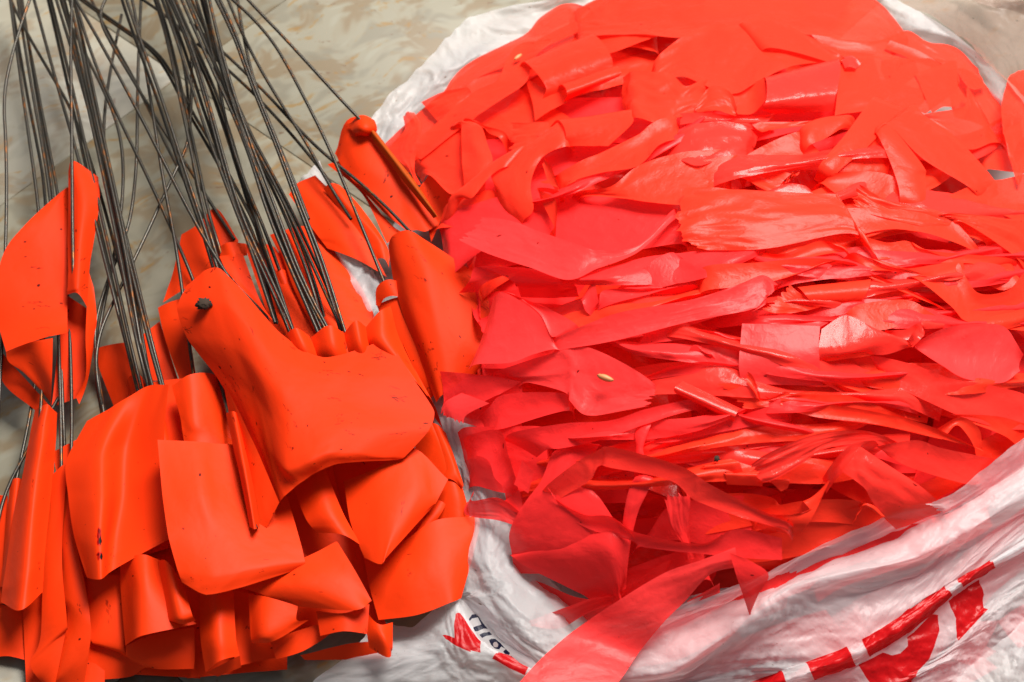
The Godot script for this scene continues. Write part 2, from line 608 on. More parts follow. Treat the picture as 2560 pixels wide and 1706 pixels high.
var BAG := [
["lip",3,{"wr":1,"b":0,"m":"bag","sc":1},[-909,170,-1950,-861,132,-1858,-781,146,-1705,-786,190,-2164,-699,184,-2052,-633,162,-1996,-605,210,-2382,-488,235,-2264,-413,205,-2214,-458,220,-2602,-321,260,-2411,-227,222,-2410,-327,230,-2798,-181,245,-2630,85,265,-2596,-135,237,-2902,19,267,-2758,247,294,-2633,316,366,-2888,345,316,-2859,391,306,-2744,635,387,-3006,636,329,-2985,632,327,-2819]],
["lip",3,{"wr":0.7,"m":"bag","sc":1},[2322,312,-3032,2342,384,-2952,2387,432,-2900,2407,369,-2746,2477,437,-2700,2560,459,-2710,2541,414,-2493,2616,469,-2489,2724,474,-2537,2755,374,-2427,2797,462,-2362,2871,492,-2330,2908,389,-2199,2942,484,-2102,3005,514,-2071,2963,429,-1926,3016,495,-1873,3120,506,-1861,3056,446,-1656,3111,507,-1622,3264,470,-1696]],
["film",4,{"wr":0.8,"m":"film","sc":1},[2358,400,-3034,2782,300,-3218,3394,260,-3335,3911,200,-3403,2566,440,-2731,2962,240,-3026,3416,220,-3105,3877,160,-3157,2717,500,-2509,3038,220,-2851,3454,140,-2937,3844,120,-2916,2855,540,-2280,3137,260,-2587,3455,160,-2665,3795,120,-2638,2976,600,-1983,3187,360,-2229,3433,220,-2305,3728,140,-2280,3156,600,-1630,3263,450,-1778,3436,300,-1861,3652,160,-1870]],
["fold",2,{"wr":0.8,"m":"film","sc":1},[2889,340,-2973,3148,300,-3046,3103,360,-2811,3245,400,-2851,3342,340,-2763,3389,420,-2760,3561,300,-2613,3657,360,-2700]],
["wall",8,{"wr":0.8,"m":"bag_print","nuv":1,"st":1.2,"taut":0.65,"pull":1,"sy":0.35,"crisp":1.1,"sc":1},[342,380,1912,761,500,1824,1214,570,1660,1616,640,1488,2023,700,1329,2259,730,1255,2672,800,958,2922,840,760,343,280,1970,766,380,1870,1187,440,1694,1609,510,1542,2040,560,1366,2332,590,1240,2687,660,1038,2982,700,870,397,240,2093,849,370,2062,1216,500,1851,1442,550,1706,2058,590,1559,2352,610,1409,2661,650,1224,3013,670,999,446,140,2101,904,240,2042,1299,360,1901,1650,410,1718,2080,440,1575,2378,460,1413,2690,500,1226,3069,540,1014,766,120,2193,1257,200,2046,1502,280,1991,1779,340,1905,1971,370,1796,2219,400,1632,2467,430,1487,2977,480,1179,799,140,2255,1267,240,2114,1509,320,2070,1782,370,1969,1978,400,1861,2226,430,1682,2460,460,1528,2972,500,1238,857,80,2264,1293,160,2112,1538,230,2067,1809,280,1960,2011,310,1851,2263,340,1655,2488,370,1494,3010,420,1231,1131,60,2325,1455,120,2204,1651,160,2122,1917,200,2082,2160,230,1943,2366,260,1759,2534,290,1593,3043,360,1282,1400,40,2415,1684,100,2244,2019,150,2065,2210,200,1957,2357,230,1858,2521,260,1716,2669,290,1571,3072,340,1359,1489,20,2465,1775,60,2305,2105,90,2116,2312,120,1987,2455,140,1871,2598,170,1760,2733,200,1638,3116,260,1376,1571,40,2544,1895,90,2420,2228,130,2260,2426,150,2127,2547,180,2019,2672,200,1905,2791,220,1778,3162,260,1487,1745,10,2647,2120,20,2525,2461,30,2360,2611,40,2264,2722,60,2121,2830,80,2007,2940,100,1881,3249,140,1580]],
["wall",3,{"wr":0.8,"m":"bag","st":1.3,"taut":0.4,"pull":0.4,"crisp":1.1,"sc":1},[-451,280,474,-319,360,495,-171,260,472,-406,280,694,-245,380,763,-99,260,716,-313,280,908,-164,400,1012,0,260,965,-329,280,1094,-114,420,1253,58,280,1186,-325,280,1333,-122,430,1460,105,280,1389,-293,260,1575,-65,420,1617,237,260,1531,-283,260,1602,19,420,1777,404,240,1693,-149,250,1790,110,380,1922,459,200,1778,74,220,1984,229,330,2009,552,160,1861,111,180,2082,293,280,2103,623,120,2008,148,100,2193,329,200,2215,678,60,2121]],
["inner_face",3,{"wr":0.3,"m":"bag_text","nuv":1,"st":2,"sc":1},[-320,280,1598,-187,290,1647,-93,310,1691,-252,280,1749,-139,290,1787,-46,310,1798,-167,280,1866,-65,290,1892,37,310,1914,-46,280,1970,19,290,1986,110,310,1998,73,280,2043,101,290,2049,146,310,2049]],
["skirt",8,{"wr":0.8,"m":"bag_low","nuv":1,"st":1.3,"taut":0.5,"pull":1,"sy":0.4,"crisp":1.1,"sc":1},[-710,140,1668,-517,180,1734,-375,300,1653,-290,330,1639,-171,310,1872,-74,300,1940,83,290,2028,203,220,2062,-770,160,1787,-524,200,1799,-352,300,1845,-286,320,1894,-211,330,1952,-73,320,1993,78,310,2065,220,220,2103,-857,180,1904,-602,220,1937,-397,260,1949,-313,260,1991,-230,260,2022,-92,250,2068,55,230,2129,221,160,2153,-1025,100,1997,-742,150,2024,-553,200,2051,-368,200,2072,-230,180,2102,-92,170,2138,55,150,2179,221,100,2193,-1116,10,2146,-836,20,2152,-603,30,2167,-371,30,2188,-231,30,2208,-92,30,2229,56,30,2249,222,20,2264]],
["inner_face",3,{"wr":1,"m":"bag","sc":1},[336,260,1801,466,220,1842,607,180,1873,607,300,1707,747,260,1759,790,220,1895,890,320,1633,983,300,1675,1027,260,1759,1126,340,1580,1219,320,1611,1266,280,1663]],
["wall",3,{"wr":1,"m":"bag","st":2,"sc":1},[-1336,200,-1371,-1268,260,-1418,-1192,240,-1539,-1112,260,-823,-1029,340,-743,-916,340,-660,-1021,280,-522,-904,360,-421,-804,340,-554,-882,280,-235,-805,360,-194,-723,340,-300,-769,280,-67,-712,340,-20,-645,320,-80,-585,280,207,-513,340,252,-455,320,183,-379,300,540,-301,360,583,-260,340,537]],
["lining",13,{"wr":1,"m":"bag","st":6},[1490,498,-462,1474,498,-400,1431,498,-355,1373,498,-339,1314,498,-355,1271,498,-400,1256,498,-462,1271,498,-523,1314,498,-568,1373,498,-584,1431,498,-568,1474,498,-523,1490,498,-462,2192,426,-462,2082,426,-33,1782,426,281,1373,426,396,963,426,281,664,426,-33,554,426,-462,664,426,-890,963,426,-1204,1373,426,-1319,1782,426,-1204,2082,426,-890,2192,426,-462,2777,284,-462,2589,284,273,2075,284,811,1373,284,1008,671,284,811,157,284,273,-31,284,-462,157,284,-1197,671,284,-1735,1373,284,-1932,2075,284,-1735,2589,284,-1197,2777,284,-462,3245,116,-462,2994,116,518,2309,116,1236,1373,116,1498,437,116,1236,-248,116,518,-499,116,-462,-248,116,-1442,437,116,-2159,1373,116,-2422,2309,116,-2159,2994,116,-1442,3245,116,-462,3596,40,-462,3298,40,702,2484,40,1554,1373,40,1866,261,40,1554,-552,40,702,-850,40,-462,-552,40,-1625,261,40,-2477,1373,40,-2789,2484,40,-2477,3298,40,-1625,3596,40,-462]]]

var TAPES := [
["dark red strip tucked along the bag's far lip, ragged end",2,{"b":1.5,"wr":0.32,"m":"tape","e1":1,"tear":"1"},[-446,263,-2104,-385,322,-1890,-291,280,-2350,-260,323,-2149,66,340,-2557,83,403,-2277,191,319,-2758,271,412,-2414,365,329,-2873,450,426,-2521,531,409,-2716,567,413,-2657]],
["orange strip lying flat behind the upper rolled strip",2,{"b":1.5,"wr":0.67,"m":"tape"},[419,362,-2781,479,515,-2253,632,379,-2888,602,587,-2152,917,416,-2889,909,593,-2276,1254,432,-2899,1210,590,-2346]],
["long strip with a pale seed stuck near its pointed tip",2,{"b":1.5,"wr":0.32,"m":"tape"},[-626,392,-1486,-550,432,-1375,-548,417,-1592,-303,509,-1571,-255,468,-1899,-143,548,-1694,-91,514,-1969,81,582,-1874,-28,469,-2209,119,532,-2105,56,448,-2370,184,525,-2217,241,499,-2356,259,516,-2312]],
["fat rolled strip like a half pipe near the bag's far lip",2,{"wr":0.14,"m":"tape"},[18,465,-2056,481,490,-2319,68,540,-2103,505,601,-2292,126,634,-1949,570,695,-2104,179,665,-1828,605,725,-1970,209,646,-1756,618,701,-1906,178,596,-1709,591,654,-1839]],
["bright red strip hanging in the mouth of the fat roll",2,{"b":1.5,"wr":0.32,"m":"tape"},[82,519,-1976,215,623,-1795,125,581,-1711,322,627,-1791,141,614,-1518,337,652,-1641]],
["slim rolled strip just below the fat rolled strip",2,{"wr":0.14,"m":"tape"},[269,610,-1807,630,652,-1930,302,703,-1739,641,746,-1859,326,744,-1661,658,774,-1793,330,731,-1624,646,759,-1757,310,664,-1629,498,677,-1740]],
["rolled strip whose right end meets the puckered square",2,{"wr":0.18,"m":"tape"},[227,698,-1388,685,794,-1391,268,787,-1356,702,875,-1360,301,840,-1263,703,920,-1269,316,847,-1173,698,929,-1188,304,803,-1133,559,894,-1046]],
["broad sloping strip falling into the dark hollow",2,{"b":1.5,"wr":0.32,"m":"tape"},[344,694,-1399,364,747,-1135,295,784,-1365,315,837,-1101,164,775,-1242,170,810,-1033,-34,736,-1079,109,809,-827,-120,711,-998,125,816,-618,-94,704,-876,66,764,-576,-105,614,-818,55,674,-517]],
["pale folded edge curling over the dark hollow",2,{"b":1.5,"wr":0.32,"m":"tape"},[114,677,-1193,28,669,-1037,60,767,-1167,-26,759,-1010,-112,724,-1084,-119,742,-963,-273,683,-942,-229,711,-813,-359,646,-878,-290,644,-857,-385,569,-827,-342,566,-795,-419,479,-777,-376,476,-746]],
["short upright pale strip with a crumpled face",2,{"b":1.5,"wr":0.84,"m":"tape"},[-396,418,-1629,-315,453,-1651,-357,508,-1584,-276,543,-1606,-311,548,-1558,-185,614,-1469,-307,590,-1359,-148,665,-1288,-295,625,-1147,-116,701,-1111,-283,631,-978,-154,688,-949,-288,541,-918,-159,598,-889]],
["thin dark strip branching off the crumpled pale strip",2,{"b":1.5,"wr":0.32,"m":"tape"},[-312,452,-1659,-231,473,-1591,-277,542,-1610,-195,563,-1543,-168,599,-1496,-141,597,-1437,-44,647,-1395,-70,630,-1357,0,557,-1354,-26,540,-1316]],
["shaded red strip behind the crumpled pale strip",2,{"b":1.5,"wr":0.32,"m":"tape"},[-662,288,-1502,-545,380,-1236,-609,378,-1474,-492,470,-1208,-549,388,-1613,-362,563,-970,-323,477,-1614,-276,579,-1002,-263,387,-1621,-216,489,-1008]],
["gathered strip pleated against the bag lip by the rusty sleeve",2,{"b":1.5,"wr":0.67,"m":"tape","e0":1,"e1":1},[-680,277,-1884,-615,306,-1894,-672,336,-1701,-562,369,-1719,-746,305,-1580,-574,399,-1541,-619,413,-1285,-593,421,-1313,-569,454,-1116,-542,465,-1129]],
["pleated scrap of strip between the lip and the seed strip",2,{"b":1.5,"wr":0.67,"m":"tape","e0":1},[-573,285,-2005,-434,390,-1698,-442,353,-2014,-362,423,-1754,-275,422,-1997,-237,431,-1924]],
["square strip end puckered in the middle",2,{"b":1.5,"wr":0.84,"m":"tape"},[670,706,-1804,656,805,-1307,721,796,-1772,707,895,-1275,843,844,-1708,816,937,-1192,955,860,-1668,898,956,-1150,1035,893,-1536,955,933,-1243,1150,842,-1649,1129,886,-1337,1199,752,-1684,1178,796,-1372]],
["small pale triangular strip corner above the dark hollow",2,{"b":1.5,"wr":0.19,"m":"tape"},[178,848,-1018,173,831,-966,234,895,-850,209,863,-789,270,912,-699,266,910,-707]],
["creased strip crossing below the puckered square",2,{"b":1.5,"wr":0.78,"m":"tape"},[219,809,-828,259,813,-711,276,899,-847,316,903,-730,469,949,-926,515,968,-783,707,977,-1049,712,1012,-786,822,968,-1162,843,1011,-936,937,941,-1236,975,984,-1019,988,851,-1268,1025,894,-1051]],
["narrow strip looping round the dark hollow's edge",2,{"b":1.5,"wr":0.25,"m":"tape"},[314,810,-679,306,774,-667,257,900,-699,250,864,-687,142,867,-740,159,840,-719,248,909,-613,238,871,-437,245,904,-409,213,847,-415,238,814,-349,206,757,-356]],
["broad smooth strip left of the fan-ended wide strip",2,{"b":3,"wr":0.32,"m":"tape"},[324,820,-695,356,816,-660,381,910,-679,414,906,-644,560,990,-650,607,977,-568,712,1012,-786,750,1020,-502,931,1027,-864,917,1048,-455,1092,1028,-886,1064,1063,-441,1217,1012,-912,1186,1047,-478,1276,922,-926,1245,957,-492]],
["deep red strip lining the dark hollow",2,{"b":1.5,"wr":0.32,"m":"tape"},[-402,469,-943,-468,439,-752,-344,559,-928,-410,529,-737,-120,673,-905,-160,652,-629,134,773,-701,91,744,-483,548,871,-669,539,867,-344,927,958,-535,897,938,-229,984,868,-516,953,848,-210]],
["short ragged strip beside the rolled strip",2,{"b":1.5,"wr":0.6,"m":"tape","e0":0.6,"tear":"0"},[-44,614,-1512,-35,653,-1215,70,682,-1440,78,710,-1198,218,723,-1406,224,745,-1235]],
["wide flat strip with dark dirt dots at the heap's far side",2,{"b":3,"wr":0.44,"m":"tape"},[369,284,-2757,404,414,-2347,428,374,-2768,463,504,-2358,718,388,-2920,782,581,-2316,1095,448,-2882,1048,648,-2206,1568,476,-2865,1511,640,-2293,2051,444,-2901,1945,638,-2229,2359,423,-2812,2238,607,-2197,2503,491,-2432,2362,558,-2261,2542,401,-2386,2401,468,-2215]],
["big tent-like strip with a long straight ridge",2,{"b":2,"wr":0.44,"m":"tape"},[845,608,-1931,790,687,-1574,889,698,-1972,834,777,-1615,1044,679,-2171,1015,780,-1736,1236,663,-2315,1178,839,-1578,1406,683,-2287,1330,851,-1517,1599,658,-2393,1500,831,-1660,1773,701,-2222,1692,794,-1810,2021,749,-1939,1911,774,-1856,2074,659,-1912,1965,684,-1829]],
["orange strip running beside the translucent bag lip",2,{"b":1.5,"wr":0.44,"m":"tape"},[1872,648,-2238,2029,678,-2019,2235,629,-2193,2285,651,-2021,2492,531,-2389,2585,599,-2035,2633,517,-2311,2731,561,-2062,2807,471,-2312,2815,580,-1838,2923,489,-2103,2933,522,-1897]],
["rolled strip with a bright shine along its back",2,{"wr":0.09,"m":"tape_s"},[1489,780,-1687,1987,682,-1963,1510,876,-1626,1989,779,-1888,1506,941,-1488,1978,849,-1728,1489,959,-1349,1936,887,-1530,1464,929,-1313,1913,870,-1449,1541,859,-1339,1906,820,-1402]],
["dark red inner face at the shiny roll's open end",2,{"b":1.5,"wr":0.13,"m":"tape"},[1296,844,-1512,1330,862,-1337,1419,818,-1623,1421,861,-1344,1507,869,-1628,1496,925,-1394]],
["small fan of strip gathered at a knot",2,{"b":1.5,"wr":0.63,"m":"tape","e1":1},[1072,914,-1333,1088,906,-1305,1132,902,-1466,1195,941,-1284,1187,907,-1520,1259,960,-1241,1278,922,-1470,1292,965,-1224,1317,938,-1310,1308,945,-1244]],
["shiny twisted tail either side of the knotted fan",2,{"b":1.5,"wr":0.6,"m":"tape_s"},[985,899,-1300,980,912,-1204,1134,942,-1264,1148,941,-1200,1276,956,-1227,1283,953,-1207,1455,955,-1234,1385,949,-1193,1543,925,-1287,1490,927,-1214]],
["broad strip behind the dark red standing corner",3,{"b":1.5,"wr":0.38,"m":"tape"},[2022,708,-1988,2509,626,-2046,2760,569,-2086,1949,827,-1590,2334,763,-1654,2719,656,-1762,1895,889,-1298,2256,817,-1429,2458,788,-1410]],
["dark red strip corner standing up in a square",2,{"b":1.5,"wr":0.19,"m":"tape"},[2457,725,-1818,2502,791,-1418,2600,687,-1913,2576,767,-1490,2742,639,-2010,2672,744,-1523,2715,674,-1819,2736,702,-1653]],
["slanting strip curled down at its near end",2,{"b":1.5,"wr":0.19,"m":"tape"},[2193,731,-1573,2387,700,-1482,2161,821,-1522,2356,790,-1431,2102,895,-1394,2260,870,-1311,1915,1001,-1037,2044,979,-966,1750,1041,-782,1843,1023,-726,1714,951,-734,1808,933,-678]],
["bright red shaded underside beside the slanting strip",2,{"b":1.5,"wr":0.32,"m":"tape"},[2075,859,-1049,2288,762,-1378,2052,949,-994,2264,852,-1323,1854,992,-755,2157,921,-849,1831,902,-700,2133,831,-794]],
["strip folded into a long ridge like a tent roof",2,{"b":2,"wr":0.19,"m":"tape"},[2041,883,-1094,2319,766,-1427,2100,973,-1081,2378,856,-1415,2186,960,-1152,2428,872,-1315,2344,945,-906,2608,830,-1166,2634,843,-751,2788,769,-909,2679,753,-711,2833,679,-870]],
["pale strip hanging down from the tent-roof fold",2,{"b":1.5,"wr":0.25,"m":"tape"},[2079,883,-1137,2167,860,-1218,2100,973,-1081,2188,950,-1162,2143,991,-886,2343,954,-840,2176,990,-673,2353,937,-766,2179,968,-560,2322,934,-546,2173,878,-500,2316,844,-486]],
["strip draped behind the tent-roof fold",2,{"b":1.5,"wr":0.67,"m":"tape"},[2392,718,-1394,2420,714,-1337,2452,808,-1390,2480,804,-1333,2724,717,-1552,2666,779,-1144,2779,637,-1781,2857,686,-1280,2813,614,-1741,2924,636,-1315,2873,524,-1738,2984,546,-1312]],
["upright strip with torn top by the translucent lip",2,{"b":1.5,"wr":0.67,"m":"tape","tear":"0"},[3124,496,-2050,3304,394,-2194,3064,556,-1912,3280,462,-1956,2937,680,-1490,3162,588,-1543,2922,737,-1137,3055,674,-1196,2925,739,-880,2942,733,-874]],
["short strip over the dirty red strip",2,{"b":1.5,"wr":0.67,"m":"tape"},[2024,797,-1333,1984,810,-1213,1973,887,-1300,1934,900,-1181,1836,920,-1257,1805,947,-1054,1688,944,-1162,1704,962,-982,1639,854,-1129,1654,872,-949]],
["thin flat strip running right from the knotted fan",2,{"b":1.5,"wr":0.38,"m":"tape"},[1386,939,-1202,1448,940,-1119,1695,924,-1216,1569,939,-1143,1975,877,-1310,1925,887,-1252]],
["shiny crumpled strip with a curled dimple",2,{"b":1.5,"wr":0.84,"m":"tape_s"},[911,888,-1096,848,911,-867,969,978,-1083,906,1001,-854,1072,993,-1127,1030,1055,-758,1226,986,-1157,1149,1039,-795,1376,981,-1114,1324,1002,-887,1435,891,-1123,1384,912,-896]],
["smooth strip below the dimpled crumpled strip",2,{"b":2,"wr":0.32,"m":"tape"},[810,916,-807,799,918,-570,870,1006,-804,859,1008,-567,1051,1032,-802,1036,1037,-552,1269,1034,-845,1120,1038,-584,1327,944,-860,1178,948,-599]],
["deep red strip with a dirty rusty edge",2,{"b":1.5,"wr":0.32,"m":"tape"},[1268,860,-876,1317,857,-743,1322,950,-902,1371,947,-768,1520,935,-1054,1628,927,-832,1681,917,-1141,1862,914,-821,1740,827,-1152,1921,824,-832]],
["strip with a turned up tip above the fan-ended strip",2,{"b":1.5,"wr":0.67,"m":"tape","tear":"1"},[1273,991,-851,1222,1003,-728,1435,1013,-820,1322,1025,-652,1564,1035,-710,1446,1036,-565,1640,1042,-737,1570,1038,-684]],
["small pale shiny strip peeking above the fan-ended strip",2,{"b":1.5,"wr":0.19,"m":"tape_s"},[1368,948,-558,1471,952,-620,1428,1038,-551,1531,1042,-614,1573,1034,-528,1637,1036,-609,1696,1013,-547,1688,1021,-556,1755,923,-535,1747,931,-544]],
["strip arched over a bright red hollow",2,{"b":1.5,"wr":0.44,"m":"tape"},[1755,930,-726,1680,902,-684,1813,1020,-712,1739,992,-671,2028,990,-756,1840,1012,-553,2170,967,-733,2050,970,-547,2189,953,-595,2136,944,-548,2225,863,-547,2172,854,-501]],
["long strip with lengthwise crinkles and a torn pointed end",2,{"b":1.5,"wr":0.67,"m":"tape","e0":1.2,"tear":"0"},[1927,1051,-617,1877,1042,-471,2076,1037,-508,2015,1035,-391,2412,957,-482,2313,967,-354,2765,821,-481,2617,861,-359,2825,731,-482,2677,771,-360]],
["broad orange strip at the heap's edge by the upright strip",2,{"b":1.5,"wr":0.67,"m":"tape"},[2273,835,-517,2335,809,-517,2327,925,-544,2389,899,-544,2692,816,-831,2738,801,-609,2872,746,-931,2930,727,-608,3054,658,-1057,3087,650,-721,3103,568,-1092,3136,560,-756]],
["wide strip with a stretched fan-pleated torn end",3,{"b":1.5,"wr":0.34,"m":"tape","e0":1.6,"tear":"0"},[918,1085,-569,868,1135,-204,965,1138,-54,1132,1129,-504,1073,1161,-229,1142,1141,-46,1411,1146,-467,1388,1176,-215,1394,1151,-48,1772,1108,-480,1824,1120,-296,1856,1105,-193,1789,1097,-479,1903,1097,-178,1987,1067,-37,1827,1007,-432,1941,1007,-132,2026,977,9]],
["strip running right from the fan-ended strip",2,{"b":1.5,"wr":0.36,"m":"tape"},[1789,952,-421,1853,938,-240,1848,1042,-430,1912,1028,-249,2157,1008,-461,2137,1015,-304,2417,938,-490,2390,947,-298,2612,863,-274,2603,858,-257,2663,773,-242,2654,768,-225]],
["crinkled pale gathered strip at the heap's right side",2,{"b":1.5,"wr":0.67,"m":"tape","e0":1},[2341,872,-460,2433,837,-431,2401,962,-464,2493,927,-435,2586,918,-508,2563,922,-406,2795,842,-543,2705,864,-349,2913,777,-566,2846,788,-263,2990,711,-459,2895,721,-128,3018,621,-405,2923,631,-75]],
["wavy strip crossing above the big round sheet",2,{"b":1.5,"wr":0.23,"m":"tape"},[1849,978,-197,1932,957,-53,1909,1068,-199,1992,1047,-54,2051,1059,-170,2194,1007,-94,2172,1028,-206,2364,956,-110,2283,999,-163,2494,922,-139,2767,838,-242,2625,874,-148,2827,748,-251,2684,784,-156]],
["pale strip edge curving into the big round sheet",2,{"b":1.5,"wr":0.18,"m":"tape"},[1780,1024,-51,1860,991,55,1840,1114,-49,1920,1081,57,1932,1107,-14,2092,1051,32,2107,1066,24,2356,983,37,2439,977,-103,2479,951,-10,2495,887,-124,2535,861,-32]],
["big round sheet of strip with a scooped top edge",2,{"b":3,"wr":0.27,"m":"tape"},[2398,887,-146,2131,939,12,2439,977,-103,2172,1029,55,2476,961,-2,2363,960,192,2544,921,78,2465,904,268,2719,854,3,2737,791,229,2847,800,-168,2841,735,195,2892,710,-207,2886,645,156]],
["strip seen inside the scooped hollow",2,{"b":1.5,"wr":0.23,"m":"tape"},[2411,803,-109,2441,791,-77,2471,893,-111,2501,881,-79,2631,845,-151,2707,789,-51,2772,818,-248,2822,790,-113,2823,728,-280,2873,700,-145]],
["flat strip with a squared left end",2,{"b":2,"wr":0.18,"m":"tape"},[986,1071,86,968,1040,233,1046,1161,83,1028,1130,230,1287,1178,78,1241,1150,216,1604,1168,38,1440,1145,161,1829,1127,34,1684,1140,55,1888,1037,20,1743,1050,42]],
["peaked strip directly below the fan-ended strip",2,{"b":1.5,"wr":0.27,"m":"tape"},[1229,1015,-72,1240,1008,6,1289,1105,-67,1300,1098,10,1457,1130,-25,1536,1106,-4,1673,1116,-131,1750,1090,-70,1789,1102,-80,1853,1083,-65,1847,1012,-65,1912,993,-50]],
["shaded long strip under the big round sheet",2,{"b":2,"wr":0.23,"m":"tape"},[1699,1010,-7,1738,995,21,1756,1100,12,1795,1085,40,1927,1079,66,2124,1009,151,2247,972,162,2409,902,216,2457,854,219,2491,841,218,2516,764,230,2550,751,230]],
["rolled orange strip beside the pink ribbon's end",2,{"wr":0.09,"m":"tape"},[1520,1059,151,1930,1011,50,1525,1118,200,1928,1069,108,1548,1144,261,1904,1091,187,1588,1108,292,1871,1066,237,1618,1064,282,1828,1033,247]],
["dark red strip right of the orange roll",2,{"b":1.5,"wr":0.23,"m":"tape"},[1932,1030,81,1819,1035,253,2132,979,126,2004,989,195,2215,934,151,2139,956,158]],
["small crinkled torn corner under the pink ribbon's end",2,{"b":1.5,"wr":0.63,"m":"tape","tear":"0"},[1469,1133,162,1300,1145,362,1512,1138,237,1385,1131,380,1637,1081,305,1475,1095,361]],
["flat pink rectangle of strip with one dirt speck",3,{"b":1.5,"wr":0.27,"m":"tape_p"},[1203,1159,476,1175,1124,695,1182,1062,790,1410,1173,493,1383,1144,672,1397,1054,799,1611,1154,487,1591,1139,639,1609,1033,787]],
["narrow strip edge showing above the pink rectangle",2,{"b":1.5,"wr":0.23,"m":"tape_p"},[1349,1112,374,1338,1097,432,1581,1104,378,1577,1089,435,1733,1073,363,1626,1073,432]],
["shiny folded strip narrowing to the tied knot",3,{"b":1.5,"wr":0.32,"m":"tape_s"},[1617,1151,509,1589,1139,639,1607,1077,673,1755,1157,421,1745,1125,629,1796,1054,603,1901,1111,472,1953,1093,517,1954,1030,584,2071,1043,487,2084,1035,515,2087,1013,522]],
["tied knot in a strip",2,{"b":1.5,"wr":0.92,"m":"tape_s"},[1969,1047,432,1978,1022,451,2079,1038,425,2091,1018,477,2142,1053,397,2178,1024,453,2203,1014,395,2180,1035,363,2304,955,348,2302,950,315]],
["small loop of the tied knot",2,{"b":1.5,"wr":0.63,"m":"tape_s"},[2089,1028,485,2112,1006,517,2118,1064,455,2157,1038,483,2167,1046,391,2190,1025,424]],
["strip folded behind the tied knot",2,{"b":1.5,"wr":0.27,"m":"tape"},[1763,1089,356,1787,1074,364,1856,1086,284,1922,1048,433,2112,1038,215,2105,1017,368,2229,999,264,2205,988,346,2361,929,308,2308,934,342]],
["puffed pillow of strip right of the tied knot",2,{"b":5,"wr":0.36,"m":"tape_p"},[2111,1018,507,2128,1001,513,2296,985,372,2260,943,585,2470,937,305,2397,880,624,2663,859,263,2613,789,586,2762,779,391,2738,752,479]],
["glossy strip with a bright looping crease",2,{"b":1.5,"wr":0.76,"m":"tape_s"},[1847,912,558,1944,826,695,1906,1002,572,2002,916,710,2128,974,609,2186,872,773,2311,910,647,2387,787,815,2523,823,621,2597,694,815,2747,704,601,2776,608,773,2806,614,591,2835,518,763]],
["little torn tag with a thin curling tail",2,{"b":1.5,"wr":0.27,"m":"tape","tear":"0"},[1166,1117,737,1175,1097,788,1234,1121,782,1210,1102,820,1268,1092,869,1245,1092,869,1282,1072,901,1278,1070,913,1350,1072,891,1344,1058,900,1405,1076,857,1469,1047,854]],
["long twisted strip sweeping down from the curling tail",2,{"b":1.5,"wr":0.41,"m":"tape","e0":0.8},[1353,1049,888,1392,1016,915,1543,1063,847,1541,1002,952,1772,1030,860,1691,981,974,2006,941,908,1926,923,969,2291,796,944,2250,796,962]],
["slim rolled strip shaped like a straw",2,{"wr":0.05,"m":"tape_s"},[886,1043,767,1180,1019,927,851,1075,818,1159,1057,964,834,1079,841,1141,1058,1002,844,1045,843,1137,1020,1006,886,996,826,1121,971,966]],
["torn flat strip right of the straw roll",2,{"b":1.5,"wr":0.36,"m":"tape","tear":"0"},[1010,1072,812,1180,1017,935,1167,1080,813,1284,1031,926,1345,1048,892,1383,1028,915]],
["red strip in the hollow right of the pink rectangle",2,{"b":1.5,"wr":0.27,"m":"tape"},[1647,1015,612,1624,972,742,1804,1014,572,1814,958,693,1915,989,572,2023,890,700,2072,841,863,1871,890,824]],
["pale pink dusty strip with a ragged end over the dark hollow",2,{"b":1.5,"wr":0.27,"m":"tape_p","tear":"0"},[-207,799,-592,-330,753,-468,-13,910,-461,-134,866,-252,164,989,-306,115,966,-63,353,1050,-168,310,1016,60,463,1055,-117,468,1042,1,677,1072,-139,683,1067,-91,891,1030,-430,904,1030,-366,928,940,-478,941,940,-413]],
["smooth deep red strip at the bottom of the hollow",2,{"b":1.5,"wr":0.23,"m":"tape_q"},[-429,469,-802,-386,497,-335,-370,559,-815,-328,587,-349,-80,699,-827,-79,708,-463,254,821,-750,288,851,-287,661,934,-625,644,957,-196,941,985,-547,923,999,-212,1000,895,-540,982,909,-205]],
["pink cone-shaped fold next to the orange curled flag",2,{"b":1.5,"wr":0.14,"m":"tape_p"},[-102,806,17,-235,682,416,-52,896,49,-184,772,449,51,958,166,-12,865,510,151,984,287,119,918,492,212,965,421,247,939,479,263,875,453,297,849,512]],
["thin back flap of the pink cone fold",2,{"b":1.5,"wr":0.14,"m":"tape_p"},[-88,800,1,7,829,84,-44,890,41,51,919,124,160,960,198,152,944,246,276,978,283,206,934,377,352,979,353,236,934,396,399,889,391,283,844,435]],
["long pale pink ribbon with a square torn end",2,{"b":1.5,"wr":0.36,"m":"tape_p","tear":"1"},[168,851,399,195,841,475,228,941,402,255,931,478,389,1041,393,463,1022,504,579,1117,365,652,1083,494,958,1194,338,918,1142,453,1198,1219,260,1207,1174,410,1329,1219,198,1331,1185,370,1417,1205,271,1243,1184,428]],
["arched strip between the dusty strip and pink ribbon",2,{"b":1.5,"wr":0.27,"m":"tape_q"},[517,929,129,524,921,163,576,1019,115,583,1011,148,710,1077,20,767,1068,165,861,1107,-57,922,1090,133,959,1102,11,1052,1092,53,1064,1117,-59,1163,1106,14,1118,1027,-86,1216,1016,-13]],
["small boxy fold at the pink ribbon's upper edge",2,{"b":1.5,"wr":0.27,"m":"tape_q"},[431,946,14,363,914,135,443,1036,73,375,1004,194,463,1030,215,393,987,250,487,1005,224,424,974,280,536,915,259,473,884,314]],
